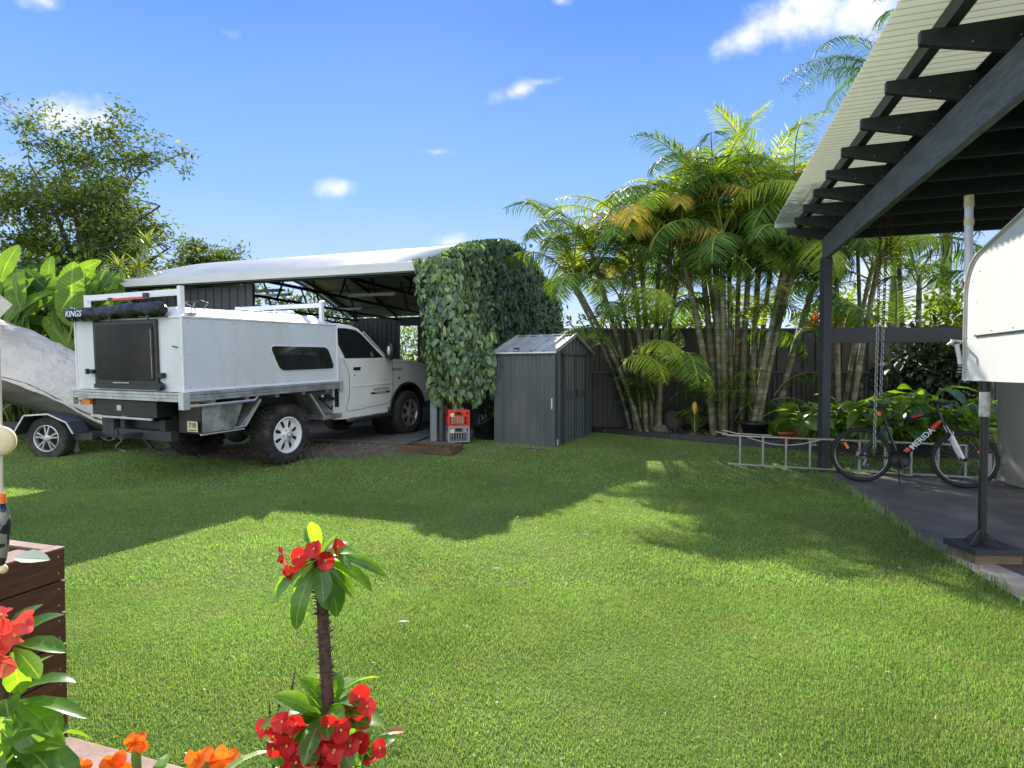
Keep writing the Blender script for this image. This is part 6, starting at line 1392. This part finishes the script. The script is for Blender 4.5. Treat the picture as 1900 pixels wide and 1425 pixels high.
# pots, rock, trough
t = thing('black_pot', 'black plastic plant pot at the edge of the palm bed', 'pot', (*gg(1400, 815), .2)); c = t.location; m = MB(); m.lathe([(.001, .0), (.16, 0), (.22, .27), (.235, .27), (.235, .3), (.21, .3), (.2, .24), (.001, .24)], c, 'z', 28); m.build('pot_shell', m_blk, t, True)
t = thing('terracotta_trough', 'terracotta trough with small plants left of the patio post', 'planter', (*gg(1503, 818), .2)); c = t.location; m = MB(); m.bb(c.x-.3, c.x+.3, c.y-.1, c.y+.1, .2, .38); m.bb(c.x-.32, c.x+.32, c.y-.12, c.y+.12, .38, .41); m.build('trough_shell', m_terra, t, True, bevel=.008)
t = thing('small_terracotta_pot', 'small square terracotta pot between trough and black pot', 'pot', (*gg(1458, 822), .2)); c = t.location; m = MB(); m.lathe([(.001, 0), (.08, 0), (.11, .16), (.12, .16), (.12, .19), (.1, .19)], c, 'z', 20); m.build('pot_shell', m_terra, t, True)
t = thing('wire_basket', 'little white wire basket on the soil beside the patio post', 'basket', (*gg(1514, 826), .2)); c = t.location; m = MB()
for i in range(7): m.tube([(c.x-.12+.04*i, c.y-.06, .21), (c.x-.12+.04*i, c.y-.07, .33)], .004, 5)
for z_ in (.22, .28, .33): m.tube([(c.x-.13, c.y-.065, z_), (c.x+.13, c.y-.065, z_)], .004, 5)
m.build('wire', m_white, t, True)
t = thing('bed_rock', 'pale rounded boulder standing in the palm bed', 'rock', (*gg(1246, 796), .2)); c = t.location; m = MB(); m.ell((c.x, c.y, .36), (.22, .2, .24), 14, 10, disp=.09, seed=3); m.build('boulder', m_rock, t, True)
t = thing('bed_stone', 'smaller dark flat stone beside the boulder', 'rock', (*gg(1225, 802), .2)); c = t.location; m = MB(); m.ell((c.x, c.y, .26), (.16, .12, .1), 10, 8, disp=.12, seed=5); m.build('boulder', m_rock, t, True)
t = thing('yellow_candle_plant', 'yellow torch-shaped flower spike on a stalk above the bright drooping plant', 'flower', (*gg(1290, 785), .2)); c = P(1289, 757, 10.2); m = MB(); m.tube([c-Z3*.12, c-Z3*.03, c+Z3*.06, c+Z3*.11], [.01, .05, .045, .02], 10); m.build('flower_spike', M('yellow_flower', (.6, .35, .04), .5, .2, 20), t, True); m = MB(); m.tube([(c.x, c.y, .2), c-Z3*.1], .01, 6); m.build('stalk', M_pet, t, True)
# leaf litter on soil
nb = NB(); N = 1500; x = rng.uniform(1.8, 8.5, N); y = rng.uniform(8.6, 11.4, N); bx = np.interp(y, [8.3, 8.5, 8.8, 9.1, 9.45, 9.8, 10.2, 10.55, 10.95, 11.35], [9.5, 7, 5.6, 4.7, 4.0, 3.4, 2.85, 2.45, 2.05, 1.55]); ok = x > bx+.05; x, y = x[ok], y[ok]; N = len(x)
V, q = leaf_batch(np.stack([x, y, np.full(N, .225)], 1), rng.normal(0, 1, (N, 3))*[1, 1, .1], rng.normal(0, .25, (N, 3))+[0, 0, 1], .12, .04, LEAFS, .4, .2); nb.add(V, q)
tag(nb.build('leaf_litter', LEAF('dry_leaf', [(.18, .11, .05), (.3, .22, .12), (.1, .06, .03)], trans=.1)), 'dry fallen leaves on the garden soil', kind='stuff')
# ------------------------------------------------------------------ planters in the foreground
m_slp, nt, b = newmat('stained_sleeper')
v = coords(nt, (3, 3, 26)); n = noise(nt, v, 3, 6, .6, .4); c = ramp(nt, n, [(.3, (.045, .014, .007)), (.55, (.085, .027, .012)), (.75, (.12, .045, .02))])
nt.links.new(c, b.inputs['Base Color']); b.inputs['Roughness'].default_value = .5; bump(nt, b, n, .35, .003)
m_slt = M('worn_timber_top', (.27, .17, .135), .7, .2, 5, bmp=.4, stretch=(2, 2, 2), dirt_refl=(.12, .06, .04), dirt_refl_amt=.5)
K = P(120, 1017, 1.70)   # far right top corner of the tall planter
t = thing('tall_planter', 'tall red-brown timber planter box standing at the lawn edge', 'planter', (K.x, K.y, 0))
bh = .0965
for i in range(9):
    z1 = K.z-i*bh; z0 = z1-bh+.0035
    m = MB(); wv2 = vH; p0 = Vector((K.x, K.y, (z0+z1)/2)); m.bar(p0+uH*.019, p0+uH*.019-vH*1.1, .038, z1-z0); m.build('side_board', [m_slp], t, True, bevel=.003)
    m = MB(); m.bar(p0+uH*.039-vH*.019, p0+uH*1.1-vH*.019, .038, z1-z0); m.build('back_board', [m_slp], t, True, bevel=.003)
m = MB(); z = K.z+.002; m.bar(Vector((K.x, K.y, z))+uH*.019+vH*.002, Vector((K.x, K.y, z))+uH*.019-vH*1.1, .036, .004); m.bar(Vector((K.x, K.y, z))+uH*.04-vH*.019, Vector((K.x, K.y, z))+uH*1.1-vH*.019, .036, .004)
c_ = Vector((K.x, K.y, z-.03))+uH*.085-vH*.085; m.box(c_, (.09, .09, .05), Matrix.Rotation(math.atan2(vH.y, vH.x), 3, 'Z')); m.build('worn_top_edge', m_slt, t, True)
m = MB()
for i in range(9):
    for dz in (.02, .07): m.ell(Vector((K.x, K.y, K.z-i*bh-dz))-vH*.02-uH*.002, (.002, .003, .003), 6, 4)
m.build('screw', m_steel, t, True)
m = MB(); q0 = Vector((K.x, K.y, 0)); m.prism([(.06, -.06), (1.0, -.06), (1.0, -1.0), (.06, -1.0)], q0+Z3*.2, uH, vH, Z3, K.z-.35); m.build('planter_soil', m_soil, t, True)
# low planter in front
t2 = thing('low_planter', 'low timber planter with pale top board, bottom edge of the view', 'planter', (-.6, 1.4, 0))
J = Vector((K.x, K.y, .272))+(-uH)*.004; Jb = J-uH*1.35
m = MB(); m.bar(J-vH*.055+Z3*.0, Jb-vH*.055, .11, .034); m.build('top_board', m_slt, t2, True, bevel=.004)
m = MB()
for i in range(3): m.bar(J-vH*.03-Z3*(.06+i*.085), Jb-vH*.03-Z3*(.06+i*.085), .038, .08)
m.build('back_board', m_slp, t2, True, bevel=.003)
m = MB(); m.prism([(-.0, -.06), (-1.33, -.06), (-1.33, -1.2), (-.0, -1.2)], Vector((J.x, J.y, .0)), uH, vH, Z3, .19); m.build('planter_soil', m_soil, t2, True)
m = MB(); m.bar(Jb-vH*.06-Z3*.02, Jb-vH*1.2-Z3*.02, .04, .3); m.build('end_board', m_slp, t2, True, bevel=.003)
# ------------------------------------------------------------------ crown of thorns plants
m_ctl = LEAF('thorn_plant_leaf', [(.07, .17, .03), (.12, .26, .04), (.2, .38, .05)], trans=.6, rough=.3, tint=(2.2, 1.8, .35), spec=.8, nscale=25, veins=7, vbump=0, vmin=.93)
m_pet, nt, b = newmat('red_petal')
n = noise(nt, coords(nt), 60, 3); c = ramp(nt, n, [(.3, (.34, .003, .005)), (.7, (.58, .012, .01))]); nt.links.new(c, b.inputs['Base Color']); b.inputs['Roughness'].default_value = .55
tr = nt.nodes.new('ShaderNodeBsdfTranslucent'); tr.inputs[0].default_value = (.8, .03, .02, 1); mx = nt.nodes.new('ShaderNodeMixShader'); mx.inputs[0].default_value = .3
nt.links.new(b.outputs[0], mx.inputs[1]); nt.links.new(tr.outputs[0], mx.inputs[2]); nt.links.new(mx.outputs[0], nt.nodes['Material Output'].inputs[0])
m_pink = LEAF('coral_petal', [(.8, .06, .05), (.85, .16, .12)], trans=.4, tint=(1.1, .8, .8))
m_orp = LEAF('orange_petal', [(.85, .17, .015), (.9, .25, .02), (.8, .12, .01)], trans=.4, tint=(1.1, .9, .7), nscale=40)
m_stem = M('thorny_stem', (.07, .038, .026), .8, .4, 40, bmp=.6, bdist=.002)
m_fc = M('flower_centre', (.5, .35, .05), .6)
LV = [(0, .1), (.12, .3), (.35, .78), (.62, 1), (.82, .85), (.94, .45), (1, .04)]
def petal_disc(nb, c, n_, r_, rg, cup=.25, mi=0):
    """one round petal pair (bracts)"""
    n_ = Vector(n_).normalized(); a = n_.orthogonal().normalized(); b2 = n_.cross(a); th = rg.random()*6.28
    for s_ in (0, PI):
        tilt = .25+.75*rg.random()
        d = a*math.cos(th+s_)+b2*math.sin(th+s_); k = 9; V = [tuple(c)]; rows = []
        for ring, rr_ in ((1, .5), (2, 1.0)):
            for j in range(k):
                f_ = (j/(k-1)-.5)*PI*1.22; q = d*math.cos(f_)+n_.cross(d)*math.sin(f_); off = d*r_*.12
                lift = r_*(tilt*max(0, math.cos(f_))*rr_+.16*rr_**2*math.sin(j*1.7+th*5+s_)-.10*rr_); rows.append(Vector(c)+off*rr_+q*r_*rr_*(1+.06*math.sin(j*3+th))+n_*lift)
        V += [tuple(x) for x in rows]; q = []
        for j in range(k-1): q.append((0, 1+j, 2+j, 0)); q.append((1+j, 1+k+j, 2+k+j, 2+j))
        V.append(tuple(Vector(c)+n_*.0001)); q = [(0, f[1], f[2], len(V)-1) if f[3] == 0 else f for f in q]
        nb.add(np.array(V), np.array(q), mi)
def thorn_cluster(root, c, leaves, flowers, rg, ls=1.0, fr=.016, fmat=None, fname='flower'):
    """leaves: list (dx,dy,dz,len,wid); flowers: centres offset list"""
    nb = NB(); c = Vector(c)
    for (dx, dy, dz, L_, W_) in leaves:
        d = Vector((dx, dy, dz)).normalized(); p0 = c+d*.008+Vector((0, 0, rg.normal(0, .006))); up = Vector((rg.normal(0, .25), -.25+rg.normal(0, .25), 1)); 
        V, q = leaf_batch(np.array([tuple(p0)]), np.array([tuple(d)]), np.array([tuple(up)]), L_*ls, W_*ls, LV, rg.uniform(.5, 1.2), rg.uniform(.2, .5)); nb.add(V, q)
    nb.build('leaves', m_ctl, root, True)
    for (f_, n_, k_) in flowers:
        nb = NB(); fc_ = c+Vector(f_); m = MB()
        for i in range(k_):
            a = 6.28*i/k_+rg.random(); o_ = Vector((math.cos(a)*fr*1.25, rg.normal(0, .5)*fr, math.sin(a)*fr*1.1))*(0 if k_ == 1 else 1); pc = fc_+o_; nn_ = Vector(n_)+o_*18+Vector((rg.normal(0, .3), rg.normal(0, .3), rg.normal(0, .3)))
            petal_disc(nb, pc, nn_, fr*rg.uniform(.85, 1.1), rg); m.ell(pc+nn_.normalized()*.003, (.0028, .0028, .0028), 6, 4); m.tube([pc-nn_.normalized()*.001, fc_.lerp(c, .35), c], .0014, 5)
        fo = nb.build(fname, fmat or m_pet, root, True); m.build('flower_centre', m_fc, fo, True)
def rl(rg, n, els, L_, W_, up=0):
    out_ = []
    for i in range(n):
        a = i*2.4+rg.random()*.6; e = R(rg.uniform(*els)); out_.append((math.cos(a)*math.cos(e), math.sin(a)*math.cos(e), math.sin(e), L_*rg.uniform(.75, 1.15), W_*rg.uniform(.85, 1.15)))
    return out_
YC = 1.12
rg = np.random.default_rng(11); base = P(612, 1440, YC); topc = P(592, 1035, YC)
CT = thing('crown_of_thorns', 'crown of thorns with tall bare spiny stem and two red flower heads', 'flowering plant', (base.x, base.y, .19))
m = MB(); pts = [Vector((base.x+.01, base.y, .19)), P(618, 1420, YC), P(606, 1260, YC), P(600, 1160, YC), P(596, 1070, YC), topc]; m.tube(pts, [.0125, .0125, .0115, .0115, .0105, .008], 12)
for i in range(400):
    f_ = rg.random(); k_ = f_*4.0+1; i0 = min(4, int(k_)); p = pts[i0].lerp(pts[i0+1], k_-i0) if i0 < 5 else pts[5]; a = rg.random()*6.28; d = Vector((math.cos(a), math.sin(a), rg.uniform(-.1, .5))).normalized()
    m.tube([p+d*.009, p+d*(.016+.009*rg.random())], [.0028, .0002], 5, cap=False)
m.build('stem', m_stem, CT, True)
top_l = [(1, -.1, .12, .105, .026), (.9, .3, .05, .075, .024), (.8, -.3, .25, .06, .02), (-.9, -.15, -.32, .10, .024), (-.6, -.3, -.95, .10, .034), (.6, -.4, -.75, .095, .034), (.25, -.5, -.35, .062, .03), (.9, -.2, -.45, .075, .022), (-.2, .3, .8, .055, .022), (.25, .1, .9, .05, .024),
         (-.7, .5, .25, .07, .022), (.35, .8, .35, .07, .025), (-.5, .2, 1.0, .06, .014), (-.2, -.8, .2, .05, .022), (.75, .2, -.6, .1, .024), (.55, -.2, .5, .055, .022), (-.3, -.5, -.6, .07, .03), (.2, .5, -.6, .08, .03)]
thorn_cluster(CT, topc+Vector((0, 0, -.002)), top_l+rl(rg, 10, (-60, 30), .085, .03), [((-.048, -.02, .010), (-.3, -1, .25), 3), ((-.040, -.03, -.012), (-.4, -1, -.1), 2), ((.018, -.02, .020), (.2, -1, .4), 3)], rg, 1.25, .0165)
lowc = P(604, 1335, YC)
low_l = rl(rg, 46, (-45, 75), .085, .034)
thorn_cluster(CT, lowc, low_l, [((-.055, -.06, .012), (-.3, -1, .15), 4), ((-.085, -.04, -.01), (-.5, -1, .1), 3), ((.0, -.085, -.02), (0, -1, .1), 5), ((.035, -.06, .015), (.2, -1, .2), 4), ((.075, -.03, .035), (.5, -1, .3), 4), ((.02, -.075, -.055), (.1, -1, 0), 4), ((.09, -.02, -.045), (.5, -1, 0), 3), ((-.04, -.05, -.06), (-.2, -1, 0), 4), ((-.02, -.07, -.04), (-.2, -1, 0), 4), ((.05, -.08, -.03), (.2, -1, 0), 4)], rg, 1.25, .0185)
m = MB(); 
for a_, b2 in ((P(604, 1335, YC), P(570, 1440, 1.15)), (P(604, 1345, YC), P(650, 1450, 1.1))): m.tube([a_, b2, Vector((base.x, base.y, .19))], .007, 8)
m.build('side_stem', m_stem, CT, True)
# leafy lower skirt
thorn_cluster(CT, P(560, 1440, 1.14), rl(rg, 20, (-10, 70), .085, .034), [((.0, -.05, .0), (0, -1, .2), 3)], rg, 1.0, .015)
thorn_cluster(CT, P(668, 1430, 1.14), rl(rg, 16, (0, 70), .075, .03), [((.03, -.05, .0), (0, -1, .2), 3)], rg, 1.0, .014)
# left red flowered plant
YL = .92; rg = np.random.default_rng(23); c0 = P(10, 1330, YL)
CL_ = thing('crown_of_thorns', 'leafy crown of thorns with coral red flowers against the tall planter', 'flowering plant', (c0.x, c0.y, .19))
m = MB(); m.tube([(c0.x, c0.y, .19), P(0, 1400, YL), P(5, 1300, YL), P(10, 1180, YL)], [.012, .011, .009, .006], 10); m.tube([P(0, 1400, YL), P(-60, 1260, YL)], [.009, .006], 8); m.build('stem', m_stem, CL_, True)
thorn_cluster(CL_, P(20, 1200, YL), [(1, -.1, .18, .07, .027), (-.9, 0, .3, .07, .03), (.85, -.3, -.35, .055, .024), (.3, .4, .6, .06, .03), (.5, -.4, -.7, .06, .03), (-.4, -.3, .5, .07, .03), (0, .3, .9, .05, .03)], [((.012, -.01, .042), (0, -.8, .5), 5), ((-.02, -.02, .03), (-.2, -.8, .4), 4), ((-.01, -.03, -.012), (-.1, -1, .2), 5)], rg, 1.2, .0165, m_pink)
thorn_cluster(CL_, P(18, 1300, YL), [(1, -.15, .22, .115, .022), (1, -.3, -.05, .09, .034), (.9, -.2, -.45, .10, .036), (.7, -.5, -.85, .11, .042), (1, .1, -.15, .085, .034), (-.6, -.3, .3, .08, .04), (.3, -.5, .4, .06, .034), (.6, .3, .3, .07, .034), (.2, -.6, -.5, .075, .036), (-.3, -.5, -.7, .08, .036), (.1, .4, .8, .06, .03), (.8, -.6, -.25, .08, .036), (.5, .5, -.3, .09, .036)], [], rg, 1.15)
thorn_cluster(CL_, P(10, 1385, YL), rl(rg, 20, (-50, 55), .095, .042)+[(.95, -.2, .05, .13, .05), (.9, -.35, .25, .11, .045), (.9, -.1, -.2, .12, .03)], [], rg, 1.05)
# orange flowers
for i, (px, py, Y, s, lab) in enumerate(((250, 1382, 1.18, .9, 'single upright orange crossandra flower in front of the lawn'), (212, 1424, 1.12, 1.1, 'orange crossandra bloom at the very bottom, left of the upright one'), (380, 1408, 1.16, 1.1, 'wide orange crossandra bloom beside the striped leaves'), (145, 1424, 1.05, .8, 'pale orange crossandra bloom nearest the tall planter'))):
    rg = np.random.default_rng(80+i); c = P(px, py, Y); t = thing('orange_flower', lab, 'flower', (c.x, c.y, .19)); nb = NB()
    for k_ in range(8 if i != 2 else 13):
        a = -.3+6.28*k_/5; cc = c+Vector((0, 0, 0)) if i != 2 else c+Vector(((k_-4)*.006, rg.normal(0, .004), rg.normal(0, .006)))
        d = np.array([[math.cos(a)+rg.normal(0, .2), -.35+rg.normal(0, .35), math.sin(a)*.8+.15+rg.normal(0, .2)]]); V, q = leaf_batch(np.array([tuple(cc)]), d, np.array([[rg.normal(0, .4), -1, .3+rg.normal(0, .4)]]), .028*s*rg.uniform(.8, 1.15), .026*s, [(0, .25), (.3, .7), (.7, 1), (.92, .75), (1, .35)], rg.uniform(.2, 1.4), rg.uniform(.1, .7)); nb.add(V, q)
    nb.build('petals', m_orp, t); m = MB(); m.tube([(c.x, c.y, .19), (c.x+.004, c.y+.01, c.z-.1), c+Vector((.003, .004, -.004))], [.004, .004, .006], 8); m.ell(c-Z3*.03, (.007, .007, .028)); m.build('flower_stem', M_pet, t, True)
    nb = NB(); rosette(nb, (c.x, c.y, c.z-.12), 12, .09, .034, 0, 60, rg, .8, LV); nb.build('leaves', m_ctl, t)
# variegated strap plant
m_var = LEAF('striped_strap_leaf', [(.25, .38, .10), (.45, .55, .22), (.16, .3, .05)], trans=.4, rough=.35, tint=(1.2, 1.2, .5))
c = P(395, 1470, 1.1); t = thing('striped_grass_plant', 'arching striped strap-leaf plant between the orange and red flowers', 'plant', (c.x, c.y, .19)); nb = NB(); rg = np.random.default_rng(3)
a = np.array([.1, .35, 2.9, .7, 2.5, 0, 5.9, .2]); n_ = len(a); e = np.array([.75, .5, 1.0, 1.2, .8, .35, .6, 1.0]); d = np.stack([np.cos(a)*np.cos(e), np.sin(a)*np.cos(e)*.5, np.sin(e)], 1)
V, q = leaf_batch(np.repeat([[c.x, c.y, c.z]], n_, 0), d, np.stack([-np.cos(a)*np.sin(e), -np.sin(a)*np.sin(e), np.cos(e)], 1), np.array([.2, .19, .12, .12, .1, .19, .16, .12]), .018, [(0, .6), (.2, .9), (.4, 1), (.6, .9), (.8, .6), (.92, .3), (1, .04)], 1.6, .4); nb.add(V, q); nb.build('leaves', m_var, t)
# dry seed heads near the lower cluster
t = thing('seed_spikes', 'three thin brown seed spikes left of the red flowers', 'seed heads', tuple(P(520, 1430, 1.16)))
for (px, py) in ((548, 1245), (522, 1275), (500, 1300)):
    m = MB(); p = P(px, py, 1.16); q = P(505, 1440, 1.16); m.tube([q, q.lerp(p, .6)+Vector((.01, 0, 0)), p.lerp(q, .25), p], [.0015, .0015, .003, .0008], 6); m.build('spike', m_bark, t, True)
# ------------------------------------------------------------------ hanging mobile at the left edge
t = thing('hanging_mobile', 'cord with a cream disc float, amber ring and dark painted bulb', 'mobile', tuple(P(3, 900, 1.0))); x_ = -3
m = MB(); m.tube([P(-14, 200, 1.0), P(-2, 640, 1.0), P(1, 760, 1.0), P(3, 915, 1.0)], .0022, 8); m.build('cord', m_trim, t, True)
m = MB(); m.lathe([(.001, -.006), (.008, -.008), (.024, -.006), (.0265, 0), (.024, .006), (.008, .008), (.001, .006)], P(1, 818, .99), 'y', 32); m.build('float_disc', m_cream, t, True)
m = MB(); m.lathe([(.004, -.009), (.001, -.0092)], P(1, 818, .99), 'y', 12); m.build('disc_hole', m_blk, t, True)
m = MB(); m.tube([P(2, 933, 1.0), P(3, 915, 1.0)], [.008, .006], 16); m.build('amber_ring', m_org, t, True)
m_pb, nt, b = newmat('painted_bulb'); vo = nn(nt, 'ShaderNodeTexVoronoi', Scale=60.0); nt.links.new(coords(nt), vo.inputs['Vector']); c = ramp(nt, vo.outputs['Color'], [(.3, (.01, .02, .02)), (.5, (.02, .06, .12)), (.68, (.30, .28, .2)), (.8, (.01, .015, .015))]); nt.links.new(c, b.inputs['Base Color']); b.inputs['Roughness'].default_value = .12
m = MB(); c = P(1, 985, 1.0); m.tube([c+Z3*.05, c+Z3*.035, c+Z3*.01, c-Z3*.02, c-Z3*.05, c-Z3*.062], [.007, .0125, .0145, .012, .008, .004], 20); m.build('painted_bulb', m_pb, t, True)
m = MB(); m.ell(P(6, 1056, 1.0), (.007, .007, .008)); m.build('tip_bead', m_cream, t, True)
# a pale leaf lying over the planter rim
c = P(25, 1035, 1.5); t = thing('white_leaf_plant', 'single pale curled leaf resting over the tall planter rim', 'leaf', tuple(c)); V, q = leaf_batch(np.array([tuple(c)]), np.array([[1, .15, .02]]), np.array([[.1, -.45, 1]]), .085, .05, OVAL, .3, .25); o = build_np('leaf_blade', V, q, LEAF('pale_leaf', [(.5, .58, .4), (.6, .66, .5)], trans=.2), t)
# fallen leaves on the lawn
for i, (px, py, lab) in enumerate(((915, 1066, 'fallen grey leaf lying mid-lawn'), (738, 1168, 'fallen leaf on the grass right of the spiny stem'), (718, 1382, 'russet tuft of dead flower on the grass beside the red heads'))):
    c = G(px, py)+Z3*.045; t = thing('fallen_leaf', lab, 'leaf', tuple(c)); V, q = leaf_batch(np.array([tuple(c)]), np.array([[1, .3, .1]]), np.array([[.1, -.2, 1]]), .07, .03, OVAL, .4, .3); build_np('leaf_blade', V, q, M('dull_leaf', (.16, .2, .1) if i < 2 else (.35, .08, .03), .6), t)
